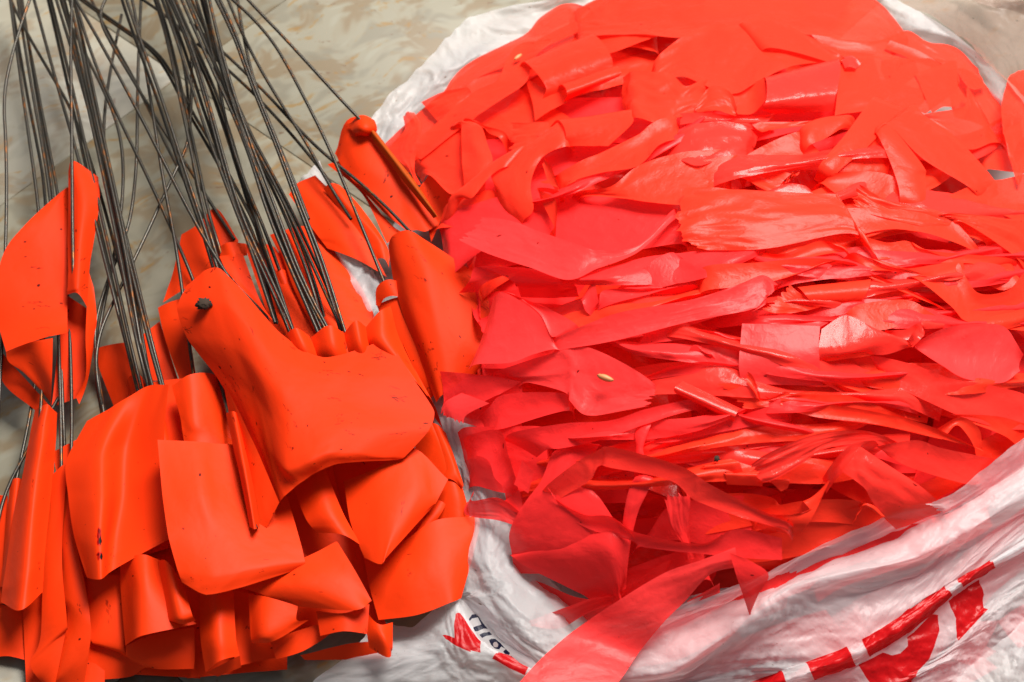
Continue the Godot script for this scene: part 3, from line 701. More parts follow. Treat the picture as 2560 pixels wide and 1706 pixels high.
["thin strip lying along the pink ribbon's upper edge",2,{"b":1.5,"wr":0.23,"m":"tape_q"},[408,929,259,431,924,275,463,1019,236,486,1014,252,495,1050,161,702,1076,222,702,1087,191,959,1104,165,762,997,187,1019,1014,162]],
["ragged strip with a single grain lying on it",2,{"b":1.5,"wr":0.66,"m":"tape_p","tear":"1"},[-109,672,455,23,694,569,-51,762,471,81,784,585,251,930,481,271,876,711,388,988,497,308,896,792,574,1025,632,382,902,881,698,1038,737,531,948,896,766,1038,812,739,1002,893]],
["red strip in the hollow below the grain strip",2,{"b":1.5,"wr":0.27,"m":"tape_q"},[-189,557,652,-173,505,777,-129,647,648,-113,595,773,-35,730,617,-12,672,791,272,854,704,287,816,790,331,764,713,346,726,799]],
["strip bent over beside the white bag film",2,{"b":1.5,"wr":0.36,"m":"tape_q"},[-377,531,534,-360,508,615,-272,650,465,-255,597,631,-153,726,492,-90,702,611,50,783,574,-51,714,600]],
["translucent pink strip end lying on the white film",2,{"b":1.5,"wr":0.23,"m":"tape_p","tear":"1"},[-272,614,526,-121,677,641,-368,556,552,-247,605,666,-391,509,616,-262,565,722]],
["strip folded beneath the pink ribbon",2,{"b":1.5,"wr":0.23,"m":"tape_q"},[643,955,420,634,924,503,703,1045,425,693,1014,508,845,1090,451,919,1072,515,1068,1119,512,1197,1100,536,1127,1029,522,1257,1010,546]],
["orange strip edge left of the pink rectangle",2,{"b":1.5,"wr":0.32,"m":"tape_q"},[687,985,702,703,975,709,835,1061,688,926,1035,716,984,1093,679,1060,1059,715,1172,1089,700,1181,1051,728]],
["small pointed strip corner left of the pink rectangle",2,{"b":1.5,"wr":0.14,"m":"tape_q"},[907,1059,620,1057,1059,639,944,1102,576,1040,1093,627,990,1095,580,1060,1070,647]],
["shaded strip under the dusty ragged strip",2,{"b":1.5,"wr":0.23,"m":"tape_q"},[-300,599,-188,-193,631,-162,-241,689,-199,-134,721,-174,-192,733,-270,117,836,-162,4,811,-98,322,899,-26,51,721,-62,370,809,11]],
["flat pointed strip folded double below the grain strip",2,{"b":1.5,"wr":0.23,"m":"tape_q"},[-45,645,860,129,686,999,14,735,871,188,776,1010,281,876,915,262,816,1032,512,941,944,465,897,1033,697,990,905,704,971,982,976,1023,860,928,1002,925,1035,933,848,987,912,913]],
["strip folded into a star-like point by the flags",2,{"b":1.5,"wr":0.27,"m":"tape_q"},[-265,491,744,-245,449,856,-212,581,774,-192,539,886,-67,690,828,-124,583,951,-19,679,971,-95,572,1047,10,654,1069,-47,580,1121,34,564,1124,-23,490,1175]],
["upper petal of the star-like folds",2,{"b":1.5,"wr":0.14,"m":"tape_q"},[52,709,1032,10,625,1129,113,700,1100,85,627,1187]],
["lower petal of the star-like folds",2,{"b":1.5,"wr":0.14,"m":"tape_q"},[10,613,1177,-71,536,1194,38,645,1176,56,565,1286]],
["pink crinkled strip end resting on the flag stack",2,{"b":1.5,"wr":0.78,"m":"tape_p","tear":"0"},[-186,498,1066,-239,445,1088,-210,471,1128,-253,395,1169,-66,565,1173,-66,493,1267,57,558,1275,47,502,1328,106,468,1310,96,412,1363]],
["broad bulging red strip inside the loop of ribbon",2,{"b":5,"wr":0.27,"m":"tape_q"},[232,635,948,474,729,968,208,725,1003,449,819,1023,150,685,1146,372,765,1178,47,593,1254,462,748,1311,-14,491,1344,552,706,1459,0,418,1430,570,668,1522,13,328,1489,582,578,1581]],
["rounded apron of strip under the loop of ribbon",3,{"b":1.5,"wr":0.23,"m":"tape_q"},[-19,331,1386,414,594,1405,577,616,1446,0,421,1443,433,684,1462,596,706,1503,75,420,1508,458,660,1571,587,626,1603,279,426,1631,514,554,1666,562,517,1676,399,401,1692,535,465,1714,554,461,1695,442,311,1733,578,375,1756,597,371,1737]],
["shiny creased ribbon forming a large open loop",2,{"b":1.5,"wr":0.63,"m":"tape_s"},[128,652,1223,184,616,1294,186,742,1207,242,706,1278,314,863,1167,397,825,1241,433,938,1134,443,880,1190,514,978,1140,514,907,1219,845,1010,1273,801,941,1319,996,975,1364,926,901,1412,1224,896,1453,1180,848,1486,1392,821,1490,1367,783,1509,1451,731,1500,1426,693,1519]],
["lower limb of the ribbon loop spreading to the bag lip",2,{"b":1.5,"wr":0.32,"m":"tape_q"},[177,730,1221,223,711,1276,232,720,1293,278,680,1355,368,742,1395,396,691,1450,503,789,1437,595,716,1530,637,777,1527,666,710,1570,953,776,1590,910,724,1611,1134,818,1531,1182,713,1636,1362,787,1565,1365,701,1639]],
["short strip crossing behind the ribbon loop",2,{"b":1.5,"wr":0.18,"m":"tape_q"},[643,831,945,736,867,902,632,921,1004,725,957,961,639,905,1094,675,915,1091,629,868,1148,684,883,1147,629,778,1208,683,793,1207]],
["narrow strip hanging down through the ribbon loop",2,{"b":1.5,"wr":0.6,"m":"tape_q","e0":0.6},[665,770,1179,755,781,1208,635,860,1232,726,871,1261,598,830,1299,688,841,1329,570,745,1408,642,772,1404,553,632,1521,607,657,1515,545,502,1634,590,539,1614,538,412,1694,584,449,1674]],
["frilly stretched strip end hanging in the ribbon loop",2,{"b":1.5,"wr":0.67,"m":"tape_q","e0":0.8,"tear":"0"},[760,865,1317,887,863,1344,785,833,1411,904,862,1376,803,778,1484,898,816,1454,859,720,1544,905,721,1534,883,630,1599,930,631,1589]],
["broad strip flowing out over the bag's near lip",2,{"b":2,"wr":0.23,"m":"tape_p"},[1127,746,1592,1139,663,1658,954,716,1648,1001,652,1694,773,670,1694,876,551,1791,546,570,1792,764,505,1890,312,402,1878,639,384,1998,145,450,2065,560,410,2135,0,470,2258,483,430,2256,-133,410,2404,411,370,2364]],
["triangular strip tail hanging over the bag's near lip",2,{"b":1.5,"wr":0.14,"m":"tape_q"},[1096,758,1632,1176,753,1661,1123,705,1716,1290,699,1720,1172,589,1803,1244,609,1784,1202,509,1845,1207,512,1842]],
["crinkled pointed strip tip lying on the white bag",2,{"b":1.5,"wr":0.72,"m":"tape_q","e0":0.8},[80,270,1741,93,270,1765,186,328,1734,168,280,1792,278,395,1731,261,274,1783,415,468,1716,389,375,1751,539,477,1721,518,425,1727]],
["dark red strip inside the ribbon loop",2,{"b":1.5,"wr":0.23,"m":"tape_q"},[644,579,1477,591,504,1517,701,669,1457,648,594,1497,791,773,1372,829,650,1489,918,809,1351,1011,660,1517,1192,837,1338,1241,709,1461,1251,747,1329,1300,619,1453]],
["small red strip end under the triangular tail",2,{"b":1.5,"wr":0.23,"m":"tape_q"},[889,512,1768,900,479,1770,1051,624,1730,1054,568,1754]],
["thin dirty strip above the ribbon loop",2,{"b":1.5,"wr":0.36,"m":"tape_q"},[635,826,1069,644,814,1072,695,916,1068,704,904,1071,876,980,1057,859,946,1078,1107,1022,996,1070,980,1046,1400,1031,900,1398,985,981,1458,941,885,1456,895,966]],
["wide shaded strip above the ribbon loop with a curled fibre",2,{"b":3,"wr":0.23,"m":"tape_q"},[681,818,1086,717,780,1138,741,908,1085,777,870,1138,1016,986,1016,1013,880,1200,1248,1001,993,1198,905,1162,1397,998,979,1394,910,1131,1456,908,971,1453,820,1124]],
["red strip under the rounded apron",2,{"b":1.5,"wr":0.23,"m":"tape_q"},[84,232,1500,103,185,1526,132,322,1536,151,275,1562,336,365,1659,282,216,1690,518,434,1690,467,271,1744,781,606,1591,739,474,1671,838,516,1572,796,384,1653]],
["shiny strip with a brush-like pleated end",2,{"b":1.5,"wr":0.41,"m":"tape_s","e0":1.6,"tear":"0"},[1188,997,1281,1230,946,1334,1283,1044,1225,1329,961,1322,1507,1070,1132,1488,996,1236,1727,1036,1074,1584,1008,1167,1879,960,1042,1830,945,1089,1993,877,1041,1935,875,1062,2053,787,1033,1994,785,1055]],
["glossy fold at the top of the creased strip",2,{"b":1.5,"wr":0.72,"m":"tape_s"},[1583,863,1253,1604,796,1307,1631,953,1217,1653,886,1271,1725,1001,1139,1694,937,1251,1841,985,1100,1753,972,1164,1890,895,1065,1802,882,1129]],
["glossy creased strip diving under the bag's near lip",2,{"b":1.5,"wr":0.76,"m":"tape_s"},[1673,947,1268,1774,979,1135,1784,893,1320,1849,945,1167,1834,828,1364,2053,818,1236,1899,732,1400,2187,703,1270,1978,629,1410,2281,601,1259]],
["strip peaked like a roof at the bag's near lip",2,{"b":1.5,"wr":0.23,"m":"tape_s"},[1874,900,1079,1935,848,1100,2082,903,1042,2063,815,1156,2233,830,1042,2381,651,1146,2578,636,981,2497,586,1080]],
["curled strip by the deep gap",2,{"b":1.5,"wr":0.23,"m":"tape"},[1612,828,1244,1485,755,1326,1609,918,1304,1482,845,1386,1579,893,1364,1507,819,1446,1505,810,1483,1287,826,1450,1450,720,1506,1232,736,1474]],
["upper of the little rolled ends by the brush end",2,{"wr":0.05,"m":"tape"},[955,926,1232,1129,954,1196,979,962,1245,1154,968,1227,1000,914,1268,1173,930,1257]],
["middle of the little rolled ends by the brush end",2,{"wr":0.05,"m":"tape"},[1037,907,1263,1240,909,1243,1079,943,1277,1263,931,1280,1091,890,1307,1275,877,1309]],
["lowest of the little rolled ends by the brush end",2,{"wr":0.05,"m":"tape"},[1246,892,1308,1402,907,1285,1290,923,1296,1408,922,1306,1365,871,1338,1402,876,1320]],
["small hoop of strip by the near lip",2,{"b":1.5,"wr":0.09,"m":"tape"},[1738,724,1449,1764,772,1404,1780,807,1383,1828,801,1368,1849,768,1390,1907,739,1405]],
["long narrow strip running to the near lip",2,{"b":1.5,"wr":0.27,"m":"tape","e0":0.5},[1380,1069,894,1379,1045,945,1601,1060,921,1581,1022,985,1886,993,930,1838,968,980,2182,878,939,2134,862,973,2483,693,969,2445,707,956]],
["humped strip beside the near lip",2,{"b":1.5,"wr":0.18,"m":"tape"},[2220,835,920,2271,796,938,2352,837,846,2330,822,887,2452,779,879,2391,771,920,2473,701,963,2434,711,959]],
["strip filling the corner where the lip leaves the picture",2,{"b":1.5,"wr":0.23,"m":"tape"},[2301,824,819,2406,765,823,2561,740,770,2612,664,844,2733,651,753,2699,594,865,2955,493,724,2839,474,864]],
["red strip below the deep gap",2,{"b":1.5,"wr":0.23,"m":"tape"},[1189,707,1420,1209,638,1484,1248,797,1409,1268,728,1474,1497,818,1358,1538,728,1430,1768,747,1310,1793,636,1393,1828,657,1301,1852,546,1383]],
["dark strip right of the frilly end",2,{"b":1.5,"wr":0.23,"m":"tape"},[816,704,1346,890,586,1488,876,794,1341,950,676,1483,1129,851,1335,1223,729,1452,1313,831,1344,1373,743,1396,1373,741,1336,1433,653,1387]],
["red strip lying flat beneath the seed strip",2,{"b":2,"wr":0.38,"m":"tape"},[-494,179,-1987,-414,255,-1721,-444,269,-2020,-364,345,-1754,-131,335,-2241,-73,408,-1933,198,345,-2539,239,442,-2145,531,370,-2690,565,466,-2304,911,402,-2738,881,540,-2201,971,312,-2733,941,450,-2196]],
["red strip lying flat behind the standing red corner",2,{"b":2,"wr":0.38,"m":"tape"},[2706,528,-2044,2680,618,-1551,2869,477,-2096,2833,580,-1527,2995,476,-1891,2972,561,-1363,3134,456,-1709,3107,521,-1220]],
["red strip lying flat beneath the narrow hanging strip",2,{"b":2,"wr":0.27,"m":"tape_q"},[369,323,1608,463,218,1718,429,413,1602,523,308,1712,691,579,1574,739,454,1691,936,662,1540,984,541,1658,996,572,1532,1044,451,1650]],
["red strip lying flat beneath the near lip by the gap",2,{"b":2,"wr":0.27,"m":"tape"},[1085,674,1526,1135,579,1595,1408,711,1463,1459,597,1553,1692,724,1361,1744,615,1445,1938,689,1272,1992,599,1324]],
["red strip lying flat beneath the roof-like peaked strip",2,{"b":2,"wr":0.27,"m":"tape"},[1965,595,1252,2019,496,1321,2019,685,1225,2073,586,1294,2246,658,1094,2352,531,1167,2516,605,920,2603,480,1007,2567,515,887,2654,390,975]],
["red strip lying flat in the lip's corner",2,{"b":2,"wr":0.27,"m":"tape"},[2449,668,906,2493,548,1019,2630,626,771,2695,495,890,2865,554,599,2952,404,732]],
["red strip lying flat under the bent strip by the white film",2,{"b":2,"wr":0.27,"m":"tape_q"},[-397,533,316,-378,463,563,-194,648,424,-185,549,703,50,756,534,50,645,828]],
["red strip lying flat under the star-like folds",2,{"b":2,"wr":0.27,"m":"tape_q"},[-297,448,669,-247,330,975,-243,538,696,-193,420,1002,-67,636,766,-19,500,1101,152,732,834,189,608,1128,211,642,847,248,518,1141]],
["red strip lying flat under the pleated gathered strip",2,{"b":2,"wr":0.38,"m":"tape"},[-865,77,-1699,-753,189,-1286,-818,167,-1736,-706,279,-1323,-654,237,-1885,-545,360,-1431,-446,263,-2104,-361,382,-1656,-407,173,-2149,-322,292,-1701]],
["small shiny crumple at the end of the bright rolled strip",2,{"b":1.5,"wr":0.67,"m":"tape_s"},[2009,755,-1920,2021,775,-1804,2082,756,-1937,2047,786,-1805,2130,750,-1880,2085,767,-1806]],
["narrow strip with a lit ridge near the translucent lip",2,{"b":1.5,"wr":0.25,"m":"tape"},[2365,626,-2209,2318,632,-2131,2535,627,-2111,2487,636,-2023,2669,616,-2006,2626,616,-1954]],
["folded strip left of the dark red standing corner",2,{"b":1.5,"wr":0.38,"m":"tape"},[2272,701,-1970,2250,715,-1866,2361,702,-1962,2286,788,-1580,2423,676,-1995,2404,723,-1744,2503,641,-2018,2500,667,-1876]],
["lit sloping face along the big tent ridge",2,{"b":1,"wr":0.19,"m":"tape"},[1381,612,-2293,1507,675,-1992,1441,702,-2293,1567,765,-1992,1620,692,-2346,1740,779,-1939,1925,766,-1991,1943,789,-1840,2016,769,-1918,2003,767,-1876,2074,679,-1904,2061,677,-1862]],
["red strip lying flat behind the upright torn strip",2,{"b":1.5,"wr":0.32,"m":"tape"},[2754,535,-1358,2734,563,-1070,2812,625,-1374,2792,653,-1086,2948,598,-1424,2924,615,-1110,3088,539,-1456,3049,567,-1130,3234,464,-1503,3193,499,-1181,3291,374,-1522,3250,409,-1200]],
["narrow twisted tape strip woven among the flatter strips",3,{"wr":0.4,"e0":0.4,"m":"tape_q"},[1515,972,234,1524,972,321,1534,962,400,1730,1017,219,1723,1051,321,1726,1037,382,1960,949,181,1936,1028,300,1935,1006,337,2192,860,129,2160,970,258,2163,941,276,2422,811,70,2389,922,200,2395,892,217,2642,775,-7,2614,857,113,2618,832,147,2884,696,-116,2860,736,-7,2854,722,57,3169,558,-234,3143,567,-133,3121,565,-42,3470,370,-343,3438,375,-241,3409,376,-143,3785,117,-496,3747,144,-385,3722,140,-301]],
["narrow twisted tape strip woven among the flatter strips",3,{"wr":0.4,"e0":0.4,"m":"tape"},[1392,892,424,1369,1003,543,1368,972,553,1599,993,529,1576,1099,646,1579,1069,657,1797,1022,508,1784,1094,610,1792,1069,636,1981,992,408,1980,1018,491,1990,1000,539,2177,947,303,2181,942,375,2187,930,441,2395,900,222,2396,894,295,2398,882,364,2624,829,138,2618,851,223,2624,834,277,2873,707,-6,2858,771,95,2872,744,123,3145,524,-252,3119,622,-138,3141,587,-133,3406,319,-572,3378,424,-453,3404,387,-455]],
["narrow twisted tape strip woven among the flatter strips",3,{"wr":0.4,"e0":0.4,"m":"tape"},[46,533,1004,51,539,1081,55,506,1131,249,652,1083,248,706,1173,249,669,1202,452,701,1141,446,794,1243,447,755,1255,652,767,1180,646,871,1286,650,832,1294,836,856,1199,832,936,1296,839,899,1315,1010,915,1185,1009,947,1269,1015,914,1307,1205,926,1158,1203,916,1228,1204,886,1285,1416,916,1149,1411,889,1214,1407,860,1278,1619,871,1136,1616,863,1207,1617,831,1262,1839,749,1041,1831,785,1126,1838,750,1162]],
["narrow twisted tape strip woven among the flatter strips",3,{"wr":0.4,"e0":0.4,"m":"tape_q"},[472,840,267,457,949,381,450,918,384,650,992,469,636,1071,569,629,1046,586,843,1054,532,833,1090,613,829,1073,652,1048,1074,555,1038,1075,619,1031,1065,674,1248,1097,608,1236,1090,667,1223,1080,724,1427,1097,666,1411,1115,736,1400,1101,782,1607,1046,681,1587,1107,771,1584,1085,797,1823,957,638,1799,1056,745,1803,1026,754,2069,853,543,2041,965,656,2047,933,659,2317,733,420,2290,826,525,2296,797,538]],
["narrow twisted tape strip woven among the flatter strips",3,{"wr":0.4,"e0":0.4,"m":"tape_q"},[1202,920,110,1187,1007,239,1188,983,278,1321,1010,156,1312,1054,272,1312,1039,338,1445,1038,146,1440,1046,251,1437,1038,342,1579,1050,146,1571,1048,248,1564,1042,347,1709,1050,155,1699,1068,263,1694,1058,348,1843,1003,128,1828,1062,248,1829,1044,305,1994,922,63,1970,1021,195,1975,994,225,2147,863,0,2117,978,138,2123,949,158,2291,825,-56,2260,926,80,2262,901,111,2454,740,-144,2425,803,-18,2419,786,42]],
["narrow twisted tape strip woven among the flatter strips",3,{"wr":0.4,"e0":0.4,"m":"tape_q"},[1538,903,271,1519,962,370,1514,944,407,1727,922,323,1701,1021,439,1701,995,454,1931,919,339,1902,1033,461,1906,1003,468,2134,910,303,2110,1006,417,2116,979,432,2326,881,225,2311,937,322,2316,916,358,2534,811,119,2525,826,200,2525,813,259,2768,720,21,2760,715,95,2753,708,168,3003,630,-55,2993,634,24,2989,624,90,3253,489,-183,3240,526,-92,3248,504,-50,3562,236,-463,3536,315,-354,3552,283,-336]],
["narrow twisted tape strip woven among the flatter strips",3,{"wr":0.4,"e0":0.4,"m":"tape_s"},[189,725,44,207,748,130,224,745,195,393,913,94,406,915,172,420,915,248,617,1025,143,618,1036,225,620,1031,294,830,1043,174,822,1089,271,819,1075,319,1032,1010,178,1018,1098,293,1017,1076,317,1239,986,167,1221,1100,293,1224,1073,303,1444,1005,161,1424,1114,285,1427,1087,298,1646,1035,162,1625,1111,272,1623,1092,304,1876,990,143,1850,1025,235,1834,1016,291,2125,833,106,2095,840,184,2066,839,255]],
["narrow twisted tape strip woven among the flatter strips",3,{"wr":0.4,"e0":0.4,"m":"tape"},[118,585,922,118,621,987,119,598,1011,319,695,1000,316,777,1085,317,747,1093,527,772,1059,521,881,1156,523,848,1154,726,860,1087,720,963,1182,725,931,1182,898,938,1083,895,1007,1161,902,981,1173,1067,974,1048,1068,996,1106,1074,977,1134,1261,979,1012,1263,971,1056,1265,956,1096,1468,980,997,1468,971,1041,1469,956,1081,1672,941,954,1671,962,1011,1678,942,1039,1896,811,795,1886,878,875,1897,851,887]],
["narrow twisted tape strip woven among the flatter strips",3,{"wr":0.4,"e0":0.4,"m":"tape"},[138,737,159,145,824,276,154,802,307,244,868,211,255,912,312,267,900,369,338,935,217,351,944,305,363,940,382,443,992,232,454,991,317,465,988,399,555,1036,249,565,1059,342,576,1052,410,672,1034,224,678,1098,333,690,1083,377,795,1002,167,793,1105,291,804,1081,312,907,997,125,900,1114,256,909,1087,268,1005,1011,96,997,1111,222,1004,1088,245,1120,978,32,1114,1039,144,1119,1024,192]],
["narrow twisted tape strip woven among the flatter strips",3,{"wr":0.4,"e0":0.4,"m":"tape_q"},[373,799,243,372,902,366,377,875,387,513,944,314,517,1010,423,526,991,466,626,1001,296,638,1025,390,652,1016,457,747,1038,273,759,1037,359,772,1033,441,882,1084,277,892,1089,365,902,1084,443,1025,1098,263,1029,1137,363,1041,1125,421,1175,1062,200,1173,1145,317,1185,1124,349,1322,1018,111,1313,1130,240,1326,1103,254,1449,987,18,1438,1099,148,1451,1072,163,1580,936,-93,1574,1019,28,1587,998,61]],
["narrow twisted tape strip woven among the flatter strips",3,{"wr":0.4,"e0":0.4,"m":"tape_q"},[12,601,-889,16,722,-753,20,701,-745,202,788,-770,205,905,-636,211,885,-626,343,874,-780,352,961,-664,364,953,-636,446,884,-862,461,933,-769,478,939,-716,555,894,-940,572,915,-861,590,930,-788,694,923,-994,709,944,-914,725,960,-840,849,941,-1062,861,988,-967,876,995,-911,1004,905,-1195,1010,991,-1077,1026,985,-1049,1137,802,-1418,1138,918,-1282,1156,900,-1279,1235,657,-1700,1235,779,-1562,1255,758,-1565]],
["narrow twisted tape strip woven among the flatter strips",3,{"wr":0.4,"e0":0.4,"m":"tape_q"},[1326,923,223,1315,995,320,1318,975,344,1459,1005,257,1454,1034,333,1457,1022,376,1602,1036,250,1600,1036,312,1599,1031,370,1756,1041,249,1750,1043,312,1745,1038,369,1908,1014,238,1895,1046,316,1892,1035,359,2067,937,184,2046,1012,283,2048,992,306,2241,846,105,2211,954,221,2217,926,228,2410,794,45,2377,907,164,2382,879,169,2574,752,-7,2542,841,101,2543,819,119,2769,633,-95,2742,681,-7,2734,669,34]],
["narrow twisted tape strip woven among the flatter strips",3,{"wr":0.4,"e0":0.4,"m":"tape_s"},[229,527,950,246,557,1035,264,530,1081,395,709,989,413,700,1062,432,677,1124,579,837,1014,590,815,1084,601,791,1151,773,893,1039,774,894,1116,777,865,1172,959,881,1042,953,927,1133,955,894,1169,1148,837,1015,1136,926,1120,1142,890,1136,1336,825,983,1321,932,1093,1329,894,1102,1512,860,965,1496,949,1071,1502,913,1088,1703,857,935,1684,904,1028,1681,874,1066,1935,729,869,1915,732,949,1901,707,1008]],
["narrow twisted tape strip woven among the flatter strips",3,{"wr":0.4,"e0":0.4,"m":"tape_q"},[1645,939,-148,1644,976,-55,1652,967,-2,1800,1018,-148,1802,1025,-68,1806,1024,4,1980,1041,-163,1974,1047,-82,1970,1048,-5,2168,1000,-189,2151,1033,-95,2143,1029,-33,2353,908,-245,2325,983,-131,2323,968,-94,2549,799,-327,2513,908,-197,2516,884,-181,2749,723,-400,2708,841,-266,2712,815,-255,2938,684,-449,2898,781,-324,2897,762,-298,3151,597,-519,3112,658,-409,3095,652,-355,3406,397,-633,3366,425,-536,3334,433,-456]],
["narrow twisted tape strip woven among the flatter strips",3,{"wr":0.4,"e0":0.4,"m":"tape_s"},[736,983,210,718,988,318,702,975,410,893,1060,328,869,1103,443,852,1083,507,1021,1042,396,993,1128,520,978,1101,554,1145,1026,448,1117,1137,580,1109,1106,599,1285,1056,512,1257,1160,641,1249,1129,665,1438,1086,563,1407,1154,681,1392,1129,726,1600,1073,590,1565,1098,694,1537,1080,765,1757,1031,620,1714,1027,712,1673,1016,799,1884,968,649,1840,965,742,1798,953,828,2019,849,635,1976,876,737,1945,858,806]],
["narrow twisted tape strip woven among the flatter strips",3,{"wr":0.4,"e0":0.4,"m":"tape_q"},[1118,894,797,1113,943,871,1117,922,893,1215,993,842,1214,1001,896,1216,986,933,1322,1047,870,1321,1036,915,1319,1025,959,1435,1060,885,1431,1064,937,1429,1050,975,1546,1029,868,1537,1072,939,1539,1052,963,1667,961,817,1649,1048,909,1653,1020,917,1792,909,775,1767,1020,879,1772,989,878,1906,908,772,1880,1011,872,1883,982,875,2022,898,768,1998,965,851,1995,942,868,2165,791,709,2146,815,771,2136,800,805]],
["narrow twisted tape strip woven among the flatter strips",3,{"wr":0.4,"e0":0.4,"m":"tape_s"},[1879,872,-648,1870,926,-499,1873,925,-400,2047,930,-659,2039,954,-513,2034,964,-382,2241,938,-677,2222,958,-529,2204,973,-388,2436,895,-689,2403,939,-535,2380,949,-414,2619,807,-722,2578,888,-562,2563,884,-479,2814,692,-790,2768,805,-626,2762,789,-576,3023,599,-865,2972,723,-698,2970,703,-661,3229,541,-925,3174,651,-759,3164,638,-703,3459,441,-1010,3395,523,-843,3360,530,-744,3726,235,-1135,3651,290,-967,3589,318,-826]],
["narrow twisted tape strip woven among the flatter strips",3,{"wr":0.4,"e0":0.4,"m":"tape_q"},[1079,961,72,1080,1023,175,1090,1008,213,1258,1056,66,1265,1078,151,1276,1072,212,1451,1100,19,1458,1101,96,1464,1100,171,1669,1103,-16,1665,1115,69,1664,1112,140,1889,1056,-53,1874,1103,47,1872,1093,99,2118,958,-136,2094,1046,-16,2097,1026,11,2359,855,-252,2328,970,-120,2335,943,-109,2587,795,-363,2554,906,-232,2562,880,-219,2823,724,-481,2790,805,-360,2789,789,-323,3115,548,-630,3085,590,-524,3072,587,-457]],
["narrow twisted tape strip woven among the flatter strips",3,{"wr":0.4,"e0":0.4,"m":"tape"},[1774,867,534,1745,962,656,1741,932,682,1900,936,589,1877,990,698,1872,964,747,2041,931,565,2027,940,662,2020,920,735,2196,901,539,2182,888,630,2168,872,717,2344,872,536,2327,869,630,2313,851,712,2488,809,515,2466,843,619,2461,818,679,2653,698,451,2623,776,567,2626,745,600,2840,580,363,2802,686,487,2809,651,505,3028,479,269,2987,581,393,2993,547,414,3224,351,154,3188,420,271,3188,390,313]],
["narrow twisted tape strip woven among the flatter strips",3,{"wr":0.4,"e0":0.4,"m":"tape_q"},[242,747,-237,235,861,-95,232,833,-72,392,919,-77,386,1030,63,386,1004,89,529,1011,-33,528,1091,98,532,1074,147,652,1036,-58,655,1075,61,660,1068,141,779,1057,-75,782,1067,36,786,1067,138,912,1094,-64,916,1102,46,921,1103,149,1046,1117,-58,1050,1154,60,1059,1149,142,1188,1095,-100,1188,1173,30,1201,1159,81,1339,1013,-218,1333,1124,-77,1348,1101,-52,1479,895,-396,1471,1013,-252,1488,989,-233]],
["narrow twisted tape strip woven among the flatter strips",3,{"wr":0.4,"e0":0.4,"m":"tape_s"},[997,924,-841,1019,946,-719,1042,965,-602,1172,1017,-842,1179,1058,-709,1190,1071,-603,1372,1005,-871,1360,1082,-723,1361,1082,-648,1570,945,-927,1549,1057,-768,1552,1045,-726,1766,915,-981,1741,1042,-816,1745,1023,-788,1946,917,-1031,1921,1031,-870,1925,1018,-829,2125,908,-1095,2101,989,-941,2097,990,-865,2338,854,-1178,2311,902,-1032,2292,920,-917,2581,749,-1268,2548,780,-1125,2516,808,-987,2825,599,-1368,2786,638,-1221,2752,663,-1090]],
["narrow twisted tape strip woven among the flatter strips",3,{"wr":0.4,"e0":0.4,"m":"tape_s"},[1278,880,-597,1274,948,-450,1281,944,-369,1464,915,-589,1450,1020,-433,1457,1005,-386,1667,923,-626,1649,1046,-466,1658,1024,-436,1850,924,-713,1836,1036,-556,1851,1017,-519,1998,911,-834,1996,988,-686,2015,980,-619,2155,860,-988,2161,901,-846,2176,907,-737,2356,790,-1147,2362,812,-1003,2369,828,-866,2578,726,-1278,2582,753,-1131,2589,767,-997,2804,621,-1443,2808,673,-1297,2828,673,-1202,3052,408,-1762,3044,496,-1608,3071,481,-1555]],
["narrow twisted tape strip woven among the flatter strips",3,{"wr":0.4,"e0":0.4,"m":"tape_q"},[1529,952,216,1523,997,326,1527,980,385,1699,1029,228,1696,1036,326,1697,1026,409,1891,1052,221,1882,1048,317,1874,1041,410,2088,1021,219,2067,1038,322,2053,1029,403,2271,940,199,2241,997,315,2231,980,370,2463,824,144,2427,920,272,2425,894,302,2673,724,78,2632,838,211,2634,808,229,2881,666,26,2838,767,156,2837,740,183,3105,576,-41,3059,644,81,3042,629,137,3365,373,-143,3315,406,-30,3278,405,56]],
["narrow twisted tape strip woven among the flatter strips",3,{"wr":0.4,"e0":0.4,"m":"tape_s"},[505,641,990,507,698,1095,514,659,1134,666,782,1038,673,790,1131,684,755,1194,828,868,1043,837,843,1128,847,809,1208,1008,920,1060,1009,894,1145,1011,860,1224,1183,927,1079,1177,934,1172,1176,898,1234,1356,877,1064,1345,933,1168,1349,895,1206,1541,813,1018,1525,908,1132,1533,867,1151,1723,792,974,1703,894,1090,1712,853,1106,1901,782,926,1880,857,1037,1884,818,1068,2109,687,847,2089,715,949,2084,680,1006]],
["narrow twisted tape strip woven among the flatter strips",3,{"wr":0.4,"e0":0.4,"m":"tape_q"},[183,594,765,179,701,865,178,668,866,322,763,900,317,868,999,318,835,1000,450,866,952,448,939,1037,451,912,1051,564,904,950,565,932,1015,569,912,1045,679,933,948,681,926,997,684,911,1040,799,974,962,803,964,1009,808,950,1054,921,1008,970,925,1026,1029,932,1008,1063,1050,1001,938,1048,1064,1018,1058,1040,1034,1185,935,845,1177,1036,943,1188,1006,945,1310,834,707,1300,946,811,1312,915,809]],
["narrow twisted tape strip woven among the flatter strips",3,{"wr":0.4,"e0":0.4,"m":"tape_q"},[1249,915,-306,1214,1035,-155,1201,1010,-130,1417,1043,-105,1384,1150,42,1374,1128,78,1610,1075,-71,1586,1146,68,1578,1132,134,1818,1042,-123,1799,1072,7,1788,1067,106,2037,1004,-158,2015,1012,-32,1994,1014,87,2245,972,-151,2217,987,-24,2193,988,90,2442,914,-152,2412,959,-19,2398,950,68,2671,796,-224,2639,880,-84,2640,859,-32,2954,616,-403,2918,726,-258,2928,696,-230,3257,404,-661,3220,513,-514,3233,482,-487]],
